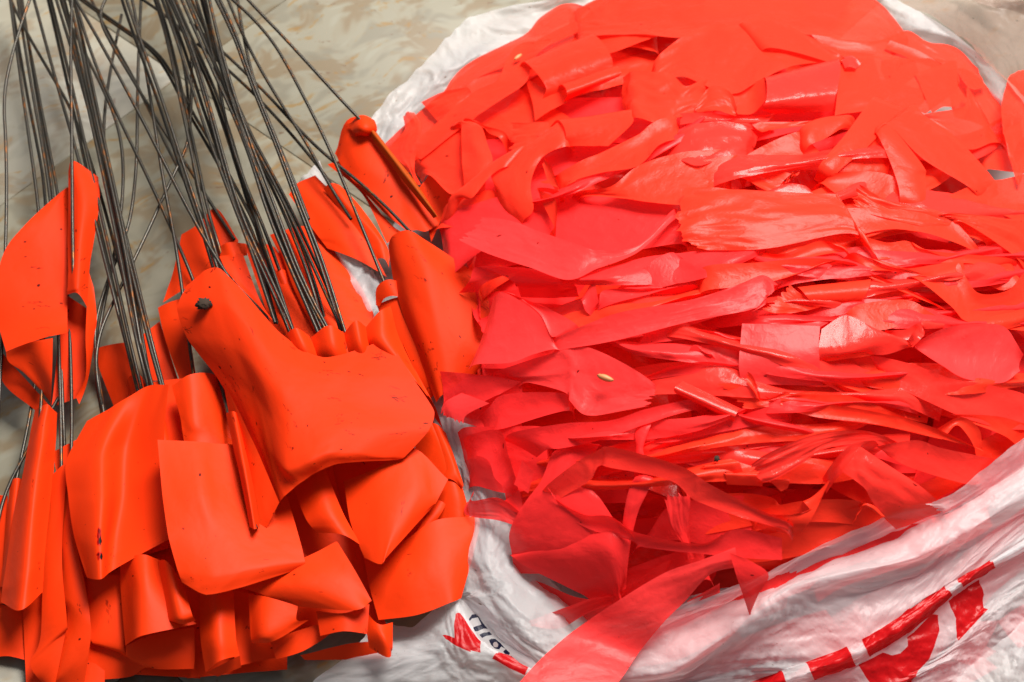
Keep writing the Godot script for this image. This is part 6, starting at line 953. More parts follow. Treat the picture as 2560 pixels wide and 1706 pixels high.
["red tape strip showing through the white film of the bag's near side",2,{"b":1,"wr":0.4,"m":"tape_q"},[1904,23,2013,2150,15,2087,2064,48,1959,2279,15,2024,2196,71,1901,2386,15,1969,2304,86,1840,2472,17,1921,2396,95,1782,2543,38,1888]],
["red tape strip showing through the white film of the bag's near side",2,{"b":1,"wr":0.4,"m":"tape_q"},[1742,54,2038,2176,24,1951,1905,69,2023,2273,38,1896,2056,83,1967,2361,43,1843,2199,96,1883,2438,43,1791,2326,111,1790,2522,46,1735]],
["red tape strip showing through the white film of the bag's near side",2,{"b":1,"wr":0.4,"m":"tape_q"},[446,236,1850,519,151,2031,605,244,1833,697,163,2030,775,258,1826,868,162,1993,954,293,1828,1060,170,1936,1123,351,1806,1275,187,1896]],
["red tape strip showing through the white film of the bag's near side",2,{"b":1,"wr":0.4,"m":"tape_q"},[1318,244,1840,1535,177,1960,1565,251,1770,1691,228,1934,1792,254,1737,1831,263,1888,1942,256,1731,1941,276,1837,2052,265,1698,2068,273,1752]],
["red tape strip showing through the white film of the bag's near side",2,{"b":1,"wr":0.4,"m":"tape_q"},[1621,40,2099,1965,15,2115,1832,65,2041,2177,15,2001,2058,97,1984,2321,23,1926,2245,122,1882,2440,31,1858,2401,144,1769,2549,51,1799]],
["red tape strip showing through the white film of the bag's near side",2,{"b":1,"wr":0.4,"m":"tape_q"},[2348,283,1554,2452,194,1663,2485,327,1459,2534,221,1552,2774,378,1312,2815,275,1352,3002,416,1192,3048,319,1201,2996,428,1190,3040,335,1190]],
["red tape strip showing through the white film of the bag's near side",2,{"b":1,"wr":0.4,"m":"tape_q"},[1982,118,2029,2283,87,1912,2074,130,1986,2341,99,1870,2163,142,1929,2393,109,1831,2247,153,1866,2449,121,1786,2326,165,1795,2510,135,1736]],
["red tape strip showing through the white film of the bag's near side",2,{"b":1,"wr":0.4,"m":"tape_q"},[2373,369,1393,2218,336,1629,2536,409,1278,2319,338,1553,2690,463,1181,2455,351,1458,2843,517,1091,2696,379,1290,3000,562,990,2973,414,1096]],
["red tape strip showing through the white film of the bag's near side",2,{"b":1,"wr":0.4,"m":"tape_q"},[1535,446,1559,1579,371,1689,1752,466,1456,1716,422,1626,1941,501,1359,1933,472,1573,2088,544,1285,2130,515,1514,2186,587,1251,2248,542,1441]],
["red tape strip showing through the white film of the bag's near side",2,{"b":1,"wr":0.4,"m":"tape_q"},[1618,426,1450,1447,430,1619,1776,461,1381,1651,443,1549,1932,495,1312,1898,455,1473,2068,526,1254,2092,462,1395,2163,551,1225,2212,465,1324]],
["red tape strip showing through the white film of the bag's near side",2,{"b":1,"wr":0.4,"m":"tape_q"},[638,245,2044,702,121,2040,908,296,2019,1058,162,1991,1147,338,1901,1353,206,1944,1375,343,1799,1579,235,1921,1624,331,1708,1768,267,1899]],
["red tape strip showing through the white film of the bag's near side",2,{"b":1,"wr":0.4,"m":"tape_q"},[1026,79,2148,1225,15,2211,1294,150,2068,1400,52,2117,1445,210,2042,1507,94,2065,1594,254,1997,1640,140,2014,1769,279,1926,1801,184,1934]],
["red tape strip showing through the white film of the bag's near side",2,{"b":1,"wr":0.4,"m":"tape_q"},[2268,155,1886,2435,68,1915,2270,162,1876,2458,71,1846,2286,168,1849,2488,97,1790,2313,180,1794,2522,136,1738,2349,204,1712,2557,175,1684]],
["red tape strip showing through the white film of the bag's near side",2,{"b":1,"wr":0.4,"m":"tape_q"},[1537,204,1963,1544,180,2020,1730,245,1898,1736,229,1945,1879,274,1818,1890,265,1875,2021,295,1716,2026,295,1794,2212,318,1578,2202,326,1664]],
["red tape strip showing through the white film of the bag's near side",2,{"b":1,"wr":0.4,"m":"tape_q"},[1426,185,2008,1428,136,2044,1509,202,1966,1514,199,2033,1598,238,1901,1628,254,1999,1684,281,1797,1747,290,1947,1793,323,1672,1849,299,1891]],
["red tape strip showing through the white film of the bag's near side",2,{"b":1,"wr":0.4,"m":"tape_q"},[1225,101,2083,1486,25,2194,1405,177,2048,1565,58,2120,1538,239,2024,1631,94,2069,1708,275,1955,1770,140,2012,1854,289,1882,1901,186,1914]],
["red tape strip showing through the white film of the bag's near side",2,{"b":1,"wr":0.4,"m":"tape_q"},[1674,225,1968,1804,85,2054,1849,253,1890,1991,110,2009,1980,271,1818,2161,130,1908,2149,290,1695,2312,150,1784,2316,310,1570,2435,169,1663]],
["red tape strip showing through the white film of the bag's near side",2,{"b":1,"wr":0.4,"m":"tape_q"},[1990,497,1355,2012,458,1554,2126,508,1305,2174,458,1495,2235,516,1267,2285,455,1434,2345,528,1223,2391,453,1369,2476,551,1161,2509,458,1299]],
["red tape strip showing through the white film of the bag's near side",2,{"b":1,"wr":0.4,"m":"tape_q"},[1459,182,2052,1570,102,2112,1613,220,2010,1708,126,2080,1782,249,1936,1880,151,2057,1909,269,1876,2035,170,1987,2034,286,1798,2180,187,1889]],
["red tape strip showing through the white film of the bag's near side",2,{"b":1,"wr":0.4,"m":"tape_q"},[2555,143,1671,2655,91,1802,2645,137,1601,2731,111,1772,2774,133,1523,2856,120,1702,3020,149,1387,3102,124,1547,3153,157,1319,3236,109,1473]],
["red tape strip showing through the white film of the bag's near side",2,{"b":1,"wr":0.4,"m":"tape_q"},[1354,15,2173,1667,15,2301,1526,15,2101,1871,15,2178,1647,33,2057,2088,15,2052,1819,56,2036,2235,15,1960,1994,77,1996,2350,15,1883]],
["red tape strip showing through the white film of the bag's near side",2,{"b":1,"wr":0.4,"m":"tape_q"},[1839,233,1802,1853,236,1880,1977,261,1680,1961,272,1823,2178,293,1525,2093,295,1725,2386,327,1366,2237,305,1610,2591,376,1224,2356,308,1522]],
["red tape strip showing through the white film of the bag's near side",2,{"b":1,"wr":0.4,"m":"tape_q"},[1201,15,2262,1507,15,2378,1344,21,2140,1640,15,2239,1451,68,2060,1762,28,2116,1552,126,2017,1806,54,2052,1698,186,1952,1843,81,2048]]]

var FLAGS := [
["dirty flag with a folded sleeve on bent wire, highest of the side flags",[["panel",2,{"b":2,"wr":0.3,"sc":2.6,"m":"flag_d"},[-2714,380,-1162,-2679,360,-1204,-2869,440,-852,-2637,380,-916,-2972,420,-653,-2599,380,-631,-2993,380,-409,-2576,360,-370,-2947,340,-170,-2541,380,-138,-2855,400,78,-2520,440,-27]],["curl",3,{"wr":0.3,"sc":2.6,"m":"flag"},[-2855,400,78,-2715,460,57,-2585,470,33,-2840,360,120,-2721,400,88,-2574,420,207,-2749,320,173,-2667,340,198,-2570,380,310,-2602,280,327,-2586,300,362,-2577,300,393]],["tail",2,{"wr":0.3,"sc":2.6,"m":"flag_d"},[-2956,260,-73,-2866,280,48,-2894,220,160,-2698,240,226,-2695,180,326,-2605,200,320]],["sleeve",3,{"wr":0.3,"sc":2.6,"m":"flag_d"},[-2675,440,-1274,-2651,470,-1328,-2492,440,-1224,-2648,440,-1037,-2548,500,-983,-2460,440,-1037,-2605,440,-692,-2520,500,-640,-2457,420,-709,-2562,440,-403,-2493,490,-361,-2457,420,-508,-2555,420,-321,-2488,470,-291,-2442,400,-240]],["fold",2,{"wr":0.3,"sc":2.6,"m":"flag"},[-2476,380,-541,-2430,360,-425,-2446,380,-245,-2396,320,-240,-2427,360,-37,-2392,300,-148,-2410,300,168,-2400,260,138,-2460,240,278,-2442,220,314]],["lining",2,{"wr":0.3,"sc":2.6,"m":"flag_d"},[-2587,300,-408,-2475,280,-337,-2611,260,-126,-2449,260,-115,-2603,220,160,-2423,220,139,-2601,200,320,-2459,180,233]]],[-2794,700,-2699,-2776,678,-2469,-2752,653,-2210,-2719,625,-1927,-2678,592,-1608,-2632,552,-1232,-2582,507,-822,-2531,460,-417]],
["tall rolled flag with a pale sheen below the dirty sleeved flag",[["panel",3,{"wr":0.3,"sc":2.6,"m":"flag"},[-2688,220,350,-2594,320,388,-2558,220,373,-2686,220,592,-2587,340,676,-2529,220,648,-2693,220,980,-2571,360,1072,-2508,240,972,-2697,200,1392,-2545,360,1490,-2479,260,1377,-2699,180,1575,-2541,340,1720,-2467,240,1550]]],[-3308,440,-2989,-3238,428,-2689,-3150,413,-2316,-3047,395,-1893,-2945,377,-1480,-2855,360,-1099,-2774,341,-689,-2697,316,-186,-2638,288,358,-2601,260,869]],
["slim rolled flag pressed against the tall rolled flag",[["panel",3,{"wr":0.3,"sc":2.6,"m":"flag"},[-2776,140,773,-2729,180,788,-2707,140,773,-2747,140,1144,-2702,200,1182,-2669,160,1157,-2731,120,1447,-2687,180,1483,-2654,140,1459]]],[-3339,300,-3074,-3250,288,-2731,-3159,276,-2383,-3062,263,-2026,-2965,250,-1689,-2878,237,-1362,-2801,219,-925,-2744,194,-321,-2726,165,299,-2744,140,817]],
["flag speckled with dirt half hidden by the slim rolled flag",[["panel",2,{"wr":0.3,"sc":2.6,"m":"flag_d"},[-2920,80,821,-2780,120,864,-2813,60,1514,-2697,120,1550]]],[-3045,620,-2788,-3085,593,-2561,-3124,556,-2250,-3142,521,-1961,-3128,496,-1748,-3089,467,-1512,-3041,426,-1183,-2993,373,-769,-2948,312,-314,-2909,248,137,-2875,191,527,-2833,140,866]],
["shaded flag lying under the tall rolled flag",[["panel",3,{"wr":0.3,"sc":2.6,"m":"flag"},[-2783,80,1506,-2629,100,1559,-2507,100,1476,-2738,50,1832,-2628,70,1838,-2475,60,1877]]],[-2564,220,265,-2685,185,563,-2779,152,839,-2803,126,1083,-2768,101,1307,-2715,80,1499]],
["narrow upright flag with a twisted pointed foot",[["panel",2,{"b":1,"wr":0.3,"sc":2.6,"m":"flag"},[-2522,240,807,-2441,280,746,-2492,200,1392,-2398,240,1313,-2457,180,1786,-2311,260,1733,-2491,160,1937,-2319,220,1789,-2422,100,2017,-2351,140,2038]]],[-3282,380,-3056,-3213,370,-2769,-3119,357,-2399,-3006,341,-1970,-2897,326,-1569,-2808,311,-1213,-2722,294,-790,-2627,270,-229,-2538,244,351,-2469,220,842]],
["creased flag hanging beneath the stained flag's edge",[["panel",2,{"b":2,"wr":0.8,"sc":2.6,"m":"flag"},[-2480,220,805,-2371,260,952,-2431,220,1131,-2320,260,1273,-2366,220,1507,-2242,260,1531,-2326,200,1698,-2181,240,1761,-2352,140,1970,-2187,200,1896,-2378,80,2045,-2212,100,2036]]],[-3276,340,-3030,-3172,331,-2681,-3067,321,-2311,-2957,311,-1919,-2854,300,-1555,-2763,291,-1219,-2666,277,-781,-2558,259,-193,-2468,239,411,-2408,220,938]],
["wide flag with two dark mud stains near its hem",[["panel",4,{"wr":0.3,"sc":2.6,"m":"flag_m","nuv":1,"taut":0.3},[-2355,320,503,-2180,420,450,-2022,440,350,-1890,500,383,-2430,340,787,-2218,470,822,-2107,350,683,-1884,460,749,-2381,360,1051,-2175,490,1137,-2089,340,1005,-1819,460,1032,-2319,360,1284,-2155,490,1367,-2091,350,1278,-1769,440,1283,-2211,380,1548,-2119,470,1613,-2070,380,1492,-1760,420,1312]]],[-3003,520,-2900,-2919,516,-2651,-2811,511,-2343,-2684,505,-1969,-2555,498,-1573,-2438,491,-1199,-2332,485,-873,-2234,479,-569,-2136,473,-249,-2038,466,70,-1942,460,362]],
["rolled flag top with small white specks between two wide flags",[["panel",4,{"wr":0.3,"sc":2.6,"m":"flag"},[-1887,420,335,-1790,480,299,-1681,420,242,-1625,340,240,-1817,420,564,-1736,460,593,-1637,400,550,-1558,320,605,-1789,400,684,-1711,420,710,-1608,380,693,-1527,320,651,-1725,340,951,-1644,380,1000,-1561,340,973,-1486,300,946]]],[-2960,480,-2945,-2870,477,-2661,-2765,473,-2324,-2651,469,-1945,-2536,465,-1556,-2426,460,-1177,-2326,456,-825,-2235,451,-489,-2146,447,-156,-2065,443,130,-1995,440,347]],
["wide smooth flag overlapping the mud-stained flag",[["panel",4,{"wr":0.3,"sc":2.6,"m":"flag","taut":0.5},[-1897,580,812,-1712,560,808,-1508,480,774,-1327,420,743,-1831,590,1172,-1627,600,1179,-1451,500,1112,-1194,420,1091,-1773,590,1430,-1563,580,1424,-1355,520,1406,-1099,460,1409,-1711,560,1613,-1518,570,1649,-1289,530,1575,-1076,460,1501,-1685,530,1667,-1557,530,1740,-1377,510,1682,-1076,440,1519]],["sleeve",3,{"wr":0.3,"sc":2.6,"m":"flag_d"},[-1552,540,606,-1502,600,638,-1469,540,628,-1450,560,993,-1408,620,1028,-1385,550,986,-1367,540,1337,-1332,580,1378,-1316,530,1330]]],[-1670,360,137,-1590,404,424,-1510,451,715,-1435,497,992,-1373,535,1217,-1328,560,1360]],
["biggest flag draped over the bundle with a dirt clod on it",[["panel",5,{"wr":0.3,"sc":2.6,"m":"flag_d","taut":0.45},[-1839,600,-247,-1654,660,-319,-1283,630,128,-1030,630,295,-684,600,141,-1887,580,-89,-1587,700,-23,-1269,700,372,-961,660,431,-537,620,431,-1817,520,81,-1520,660,252,-1227,730,601,-949,680,622,-420,580,621,-1629,480,325,-1424,590,497,-1187,720,851,-935,720,837,-447,580,751,-1493,440,564,-1345,560,794,-1173,700,1087,-948,740,1005,-571,560,908,-1252,460,1179,-1203,580,1198,-1106,650,1136,-927,680,1038,-606,560,927]],["flap",2,{"wr":0.3,"sc":2.6,"m":"flag"},[-1584,600,416,-1539,520,621,-1396,620,808,-1440,520,964,-1295,600,1033,-1373,500,1254,-1219,570,1205,-1284,500,1314]]],[-2813,840,-2543,-2701,817,-2340,-2574,790,-2114,-2437,760,-1863,-2302,729,-1611,-2179,700,-1375,-2063,671,-1146,-1948,642,-918,-1837,614,-708,-1731,588,-522,-1627,564,-351,-1526,540,-189]],
["short rolled flag top among the wire ends, beside the biggest flag's corner",[["panel",3,{"wr":0.3,"sc":2.6,"m":"flag"},[-1272,600,129,-1195,680,127,-1125,600,121,-1228,580,235,-1145,650,249,-1068,580,235,-1185,500,302,-1105,540,317,-1032,500,302]]],[-2216,740,-2655,-2121,724,-2427,-2016,706,-2165,-1913,686,-1870,-1817,664,-1556,-1727,641,-1250,-1644,621,-980,-1565,604,-754,-1481,587,-554,-1392,570,-356,-1303,553,-154,-1223,536,42,-1153,520,224]],
["short rolled flag top among the wire ends, middle of the row",[["panel",3,{"wr":0.3,"sc":2.6,"m":"flag"},[-1112,600,129,-1011,680,111,-933,600,105,-1081,580,235,-986,650,249,-915,580,235,-1058,500,302,-965,540,317,-891,500,302]]],[-2141,780,-2610,-2049,762,-2379,-1945,742,-2128,-1843,722,-1887,-1752,705,-1676,-1669,688,-1481,-1591,671,-1281,-1518,653,-1070,-1449,634,-855,-1372,615,-641,-1280,593,-413,-1179,570,-171,-1088,548,49,-1014,530,232]],
["short rolled flag top among the wire ends, next to the pointed corner",[["panel",3,{"wr":0.3,"sc":2.6,"m":"flag"},[-933,600,105,-866,680,78,-820,600,55,-903,580,219,-835,650,225,-789,580,203,-879,500,286,-812,540,301,-752,500,270]]],[-1925,840,-2543,-1872,820,-2321,-1812,798,-2090,-1750,777,-1867,-1687,756,-1657,-1618,735,-1445,-1540,712,-1224,-1458,688,-1005,-1380,665,-794,-1300,640,-576,-1209,613,-341,-1111,586,-121,-1017,562,66,-932,540,240]],
["flag with a pointed upper corner flanking the row of rolled tops",[["panel",3,{"wr":0.3,"sc":2.6,"m":"flag"},[-847,560,89,-743,640,-11,-684,600,-94,-818,560,155,-710,640,185,-627,560,106,-740,500,254,-581,560,348,-458,520,484]]],[-1889,880,-2498,-1812,861,-2328,-1737,841,-2160,-1668,821,-1986,-1603,800,-1801,-1535,778,-1610,-1459,754,-1414,-1380,729,-1209,-1302,703,-996,-1229,678,-797,-1160,654,-616,-1086,628,-418,-1010,598,-187,-939,567,41,-876,540,240]],
["narrow flag edge along the biggest flag's right side",[["panel",2,{"b":1,"wr":0.3,"sc":2.6,"m":"flag"},[-780,400,-273,-689,420,-4,-681,440,-155,-588,460,256,-637,440,-21,-440,500,485,-536,400,340,-375,440,636]]],[-2021,660,-2744,-1953,651,-2487,-1871,640,-2197,-1775,628,-1897,-1675,617,-1624,-1577,607,-1392,-1479,598,-1186,-1382,588,-980,-1287,578,-766,-1187,567,-530,-1074,554,-259,-951,540,33]],
["flag standing behind the biggest flag with a brown wire sleeve",[["panel",2,{"b":2,"wr":0.3,"sc":2.6,"m":"flag"},[-1961,360,-830,-2033,300,-365,-1858,400,-887,-1849,360,-469,-1760,420,-985,-1705,400,-536,-1612,400,-749,-1668,400,-502]]],[-2584,560,-2786,-2608,553,-2663,-2624,547,-2554,-2600,540,-2433,-2510,528,-2246,-2374,512,-2002,-2246,496,-1776,-2135,483,-1581,-2022,469,-1395,-1905,455,-1201,-1775,438,-978,-1635,420,-741]],
["rolled flag rim peeking above the biggest flag",[["roll",3,{"wr":0.3,"sc":2.6,"m":"flag"},[-1715,420,-676,-1657,480,-669,-1560,440,-692,-1698,430,-588,-1613,480,-557,-1545,440,-602]],["panel",2,{"b":1,"wr":0.3,"sc":2.6,"m":"flag_d"},[-1702,460,-574,-1564,480,-579,-1656,480,-468,-1439,460,-245,-1560,480,-326,-1325,460,-53]]],[-2490,720,-2677,-2424,704,-2474,-2346,686,-2256,-2258,666,-2021,-2167,645,-1780,-2082,625,-1544,-2001,604,-1310,-1919,582,-1074,-1842,562,-856,-1768,542,-647,-1690,520,-422]],
["narrow light flag beside the biggest flag's rounded end",[["panel",2,{"b":1,"wr":0.3,"sc":2.6,"m":"flag"},[-2054,300,-321,-1920,360,-338,-1988,300,-95,-1833,360,-48,-1877,280,194,-1786,300,168]]],[-2472,620,-2788,-2391,596,-2479,-2297,567,-2102,-2205,534,-1697,-2125,503,-1328,-2058,478,-1038,-2006,459,-829,-1958,441,-623,-1900,415,-344,-1839,386,-40,-1786,360,226]],
["dark shaded flag behind the narrow light flag",[["panel",2,{"b":1,"wr":0.3,"sc":2.6,"m":"flag"},[-2135,220,-190,-2048,240,-271,-2048,220,149,-1898,220,149]]],[]],
["flag lying on the floor behind the wires",[["panel",2,{"b":2,"wr":0.3,"sc":2.6,"m":"flag"},[-2429,140,-134,-2239,180,-156,-2353,140,68,-2151,200,71,-2266,120,261,-2116,180,182]]],[-2426,440,-2989,-2412,431,-2789,-2393,419,-2528,-2364,402,-2163,-2328,384,-1780,-2298,367,-1454,-2285,353,-1178,-2289,341,-954,-2320,329,-740,-2374,313,-473,-2400,298,-215,-2378,285,2,-2332,273,209,-2283,260,416]],
["slim rolled flag between the wires",[["panel",3,{"wr":0.3,"sc":2.6,"m":"flag"},[-1399,400,-798,-1349,440,-781,-1307,400,-786,-1271,420,-406,-1214,460,-396,-1175,420,-429,-1122,460,-36,-1085,490,-35,-1054,460,-58]]],[-2292,660,-2744,-2206,654,-2512,-2107,647,-2236,-2002,638,-1922,-1901,630,-1609,-1802,622,-1324,-1707,614,-1064,-1617,607,-822,-1524,599,-573,-1426,590,-292,-1325,580,13]],
["rust-stained slim flag under the slim rolled flag",[["panel",3,{"wr":0.3,"sc":2.6,"m":"flag_d"},[-1558,320,-772,-1491,360,-773,-1401,340,-754,-1368,340,-415,-1308,380,-382,-1242,360,-421,-1184,360,-71,-1130,400,-84,-1082,360,-115]]],[-2233,560,-2855,-2130,555,-2585,-2015,549,-2299,-1903,544,-2029,-1803,539,-1773,-1708,533,-1487,-1616,527,-1181,-1528,521,-895,-1437,515,-616,-1334,508,-306,-1225,500,23]],
["wide flag fanning out from the wires toward the bag",[["panel",3,{"wr":0.3,"sc":2.6,"m":"flag"},[-1347,340,-1168,-1304,360,-1238,-1195,380,-1295,-1180,360,-869,-1069,400,-894,-944,400,-943,-1090,360,-725,-919,400,-609,-728,380,-486]]],[-1790,600,-2811,-1701,570,-2349,-1613,546,-1988,-1528,527,-1726,-1446,511,-1511,-1363,494,-1300,-1280,477,-1083,-1201,460,-866]],
["flag with a pinched rolled tip on a wire end",[["panel",3,{"wr":0.3,"sc":2.6,"m":"flag"},[-1135,400,-1164,-1091,440,-1171,-1037,420,-1170,-1039,400,-1016,-981,440,-1005,-892,400,-991,-882,400,-774,-808,430,-772,-735,400,-703,-787,380,-626,-749,400,-609,-721,380,-555]]],[-1880,620,-2788,-1789,602,-2543,-1683,582,-2277,-1563,562,-2018,-1446,543,-1794,-1346,527,-1613,-1266,515,-1470,-1201,503,-1344,-1137,492,-1211,-1055,477,-1052,-951,460,-866]],
["flag seen edge on behind the folded-top flag",[["panel",2,{"b":1,"wr":0.3,"sc":2.6,"m":"flag"},[-1125,380,-1383,-1050,400,-1390,-898,400,-1114,-705,400,-858,-736,400,-727,-604,400,-822]]],[-1994,480,-2329,-1789,469,-2113,-1602,458,-1899,-1433,448,-1683,-1277,438,-1468,-1140,429,-1264,-1025,420,-1076]],
["flag with a folded-over top and rusty orange sleeve",[["panel",4,{"wr":0.8,"sc":2.6,"m":"flag_d"},[-1081,400,-1453,-1010,480,-1635,-905,520,-1635,-839,500,-1589,-994,440,-1252,-900,500,-1296,-832,500,-1423,-765,460,-1334,-798,440,-980,-710,460,-1085,-620,460,-1134,-574,440,-1103,-620,420,-805,-567,420,-817,-503,420,-805,-432,420,-877]],["knot",3,{"wr":1,"sc":2.6,"m":"flag"},[-1005,520,-1583,-919,570,-1593,-844,550,-1567,-963,540,-1499,-893,600,-1467,-827,560,-1506,-937,500,-1499,-878,540,-1480,-843,520,-1506]],["sleeve",3,{"wr":0.3,"sc":2.6,"m":"rusty"},[-894,540,-1519,-863,580,-1499,-843,540,-1519,-659,520,-1141,-629,570,-1119,-604,520,-1147,-463,460,-872,-439,500,-852,-426,460,-860]]],[-1787,800,-2588,-1666,771,-2439,-1552,743,-2305,-1435,715,-2170,-1306,683,-2016,-1169,649,-1850,-1044,617,-1700,-942,592,-1582,-858,570,-1484]],
["dull flag corner between the rusty sleeve and the dark hollow",[["panel",2,{"wr":0.3,"sc":2.6,"m":"flag_d"},[-578,380,-1157,-498,400,-1289,-518,380,-960,-413,400,-1239,-476,380,-756,-347,400,-1139]]],[-2047,540,-2466,-1828,529,-2218,-1646,519,-2008,-1492,511,-1817,-1350,503,-1628,-1217,495,-1460,-1101,489,-1331,-990,483,-1221,-863,476,-1089,-727,468,-932,-600,460,-770]],
["large cone-shaped curled flag leaning on the bag",[["panel",6,{"wr":0.3,"sc":2.6,"m":"flag_d"},[-716,520,-608,-682,600,-622,-593,640,-617,-480,600,-569,-291,560,-435,-66,520,-271,-682,520,-362,-628,610,-377,-522,660,-374,-386,620,-278,-237,570,-160,-94,520,-43,-580,480,-12,-532,570,3,-441,610,13,-331,580,67,-234,540,128,-156,500,189,-416,430,453,-394,470,444,-351,490,414,-304,480,376,-257,460,325,-197,440,265]]],[-1893,760,-2591,-1749,737,-2449,-1610,713,-2297,-1487,689,-2130,-1384,666,-1944,-1293,642,-1755,-1212,621,-1581,-1140,601,-1422,-1075,581,-1267,-1009,560,-1097,-927,533,-884,-838,503,-650,-767,478,-459,-718,460,-327]],
["hooked curl of flag in front of the cone-shaped flag",[["curl",4,{"wr":0.3,"sc":2.6,"m":"flag"},[-779,460,-214,-775,520,-289,-713,560,-319,-628,520,-335,-757,460,-203,-730,500,-227,-677,520,-233,-608,500,-227]],["panel",2,{"b":2,"wr":0.3,"sc":2.6,"m":"flag"},[-776,440,-231,-608,500,-249,-624,420,151,-452,480,89,-447,400,403,-362,460,342]]],[]],
["curled flag below the biggest flag's hem",[["panel",3,{"wr":0.3,"sc":2.6,"m":"flag"},[-1168,440,1030,-1079,500,996,-995,500,952,-1079,460,1248,-965,520,1243,-898,480,1188,-1016,440,1307,-888,500,1359,-786,460,1405]]],[]],
["pointed flag fanning out under the biggest flag",[["panel",4,{"wr":0.3,"sc":2.6,"m":"flag"},[-899,440,985,-711,520,950,-543,520,815,-341,480,998,-847,460,1262,-674,540,1228,-507,540,1141,-400,480,1145,-765,460,1476,-675,520,1551,-629,520,1485,-401,460,1131]]],[]],
["flag with a rolled corner over the bottom tubes",[["panel",3,{"wr":0.3,"sc":2.6,"m":"flag"},[-1410,380,1608,-1171,440,1519,-914,460,1377,-1284,400,1662,-1040,480,1655,-807,480,1572,-1152,380,1712,-809,460,1790,-719,440,1720]]],[]],
["broad flag resting on the white bag",[["panel",4,{"b":2,"wr":0.3,"sc":2.6,"m":"flag"},[-792,300,1333,-581,380,1326,-400,420,1222,-175,360,1154,-745,320,1558,-548,400,1565,-358,420,1451,-180,360,1270,-690,300,1754,-496,360,1761,-330,380,1705,-266,340,1647]]],[]],
["rolled flag pointing at the star-like folds",[["panel",3,{"wr":0.3,"sc":2.6,"m":"flag"},[-503,420,575,-412,470,627,-362,420,653,-395,420,882,-319,460,894,-269,420,972,-394,400,958,-331,440,970,-267,400,1000]]],[]],
["small curled flag corner by the broad resting flag",[["panel",2,{"b":2,"wr":0.3,"sc":2.6,"m":"flag"},[-404,400,1077,-354,400,1107,-462,400,1194,-377,400,1165,-521,380,1297,-425,380,1239]]],[]],
["wide tube-shaped flag open toward the viewer",[["panel",3,{"wr":0.3,"sc":2.6,"m":"flag"},[-2073,260,1398,-1952,400,1423,-1852,360,1429,-2057,260,1531,-1919,420,1618,-1805,380,1604,-1998,240,1870,-1881,400,1902,-1622,360,1811]],["lip",3,{"wr":0.3,"sc":2.6,"m":"flag"},[-1994,240,1870,-1875,220,1799,-1654,220,1750,-1986,200,1916,-1851,180,1914,-1644,180,1865,-1911,160,1942,-1826,140,1951,-1645,140,1951]]],[]],
["slim tube flag lying on the wide tube flag",[["panel",3,{"wr":0.3,"sc":2.6,"m":"flag"},[-1857,380,1441,-1787,460,1501,-1693,420,1628,-1778,380,1773,-1704,460,1810,-1640,440,1789,-1770,360,1791,-1692,400,1836,-1621,380,1803]]],[]],
["rolled flag with an open end right of the wide tube flag",[["panel",3,{"wr":0.3,"sc":2.6,"m":"flag"},[-1632,300,1606,-1534,380,1624,-1454,340,1600,-1603,280,1843,-1501,380,1891,-1416,320,1866,-1565,240,2025,-1478,340,2013,-1396,280,1951]],["lip",2,{"wr":0.3,"sc":2.6,"m":"flag"},[-1569,220,2014,-1402,240,1928,-1513,180,2016,-1397,180,1963]]],[]],
["shaded flag left of the wide tube flag",[["panel",2,{"b":1,"wr":0.3,"sc":2.6,"m":"flag"},[-2257,200,1423,-2057,220,1435,-2199,160,1785,-2018,180,1816,-2119,120,1782,-2003,120,1871]]],[]],
["shaded flag between the rolled bottom flags",[["panel",2,{"b":1,"wr":0.3,"sc":2.6,"m":"flag"},[-1475,260,1552,-1348,280,1584,-1440,220,1809,-1268,240,1771,-1432,180,1963,-1217,200,1916]]],[]],
["tube flag with striped shadows near the bottom",[["panel",3,{"wr":0.3,"sc":2.6,"m":"flag"},[-1365,340,1626,-1257,420,1687,-1101,400,1730,-1336,320,1860,-1256,400,1879,-1104,380,1800,-1325,300,1883,-1211,360,1910,-1044,340,1777]]],[]],
["small tube flag with dark grit in its open end",[["panel",3,{"wr":0.3,"sc":2.6,"m":"flag_d"},[-1009,360,1734,-860,420,1783,-735,380,1705,-979,340,1872,-856,400,1879,-741,360,1870]]],[]],
["flat flag corner lowest of the bundle by the bag",[["panel",3,{"wr":0.3,"sc":2.6,"m":"flag"},[-1248,260,1853,-1046,300,1795,-832,320,1752,-1215,220,1939,-1088,260,1921,-983,280,1865]]],[]],
["curled flag end at the bundle's corner on the white film",[["panel",3,{"wr":0.3,"sc":2.6,"m":"flag"},[-761,340,1709,-683,380,1827,-615,340,1791,-743,340,1845,-656,380,1908,-613,320,1928,-730,300,1916,-632,320,1984,-619,280,1919]],["lip",3,{"wr":0.3,"sc":2.6,"m":"flag"},[-1095,200,1901,-832,240,1856,-641,240,1842,-1074,160,1906,-833,180,1917,-642,180,1914]]],[]],
["dark shaded flag at the bottom of the bundle",[["panel",3,{"wr":0.3,"sc":2.6,"m":"flag"},[-2207,120,1772,-2026,140,1803,-1875,120,1930,-2228,50,1970,-2000,70,1961,-1917,80,1918]]],[]],
["flag lying lowest under the tall rolled flag's foot",[["panel",2,{"b":2,"wr":0.3,"sc":2.6,"m":"flag"},[-2724,140,849,-2267,160,834,-2615,120,1448,-2169,140,1460,-2518,50,2034,-2110,60,2039]]],[]],
["flag lying lowest under the mud-stained flag",[["panel",2,{"b":2,"wr":0.3,"sc":2.6,"m":"flag"},[-2272,160,1173,-1756,180,1130,-2176,110,1629,-1667,130,1641,-2102,50,1932,-1622,60,1963]]],[]],
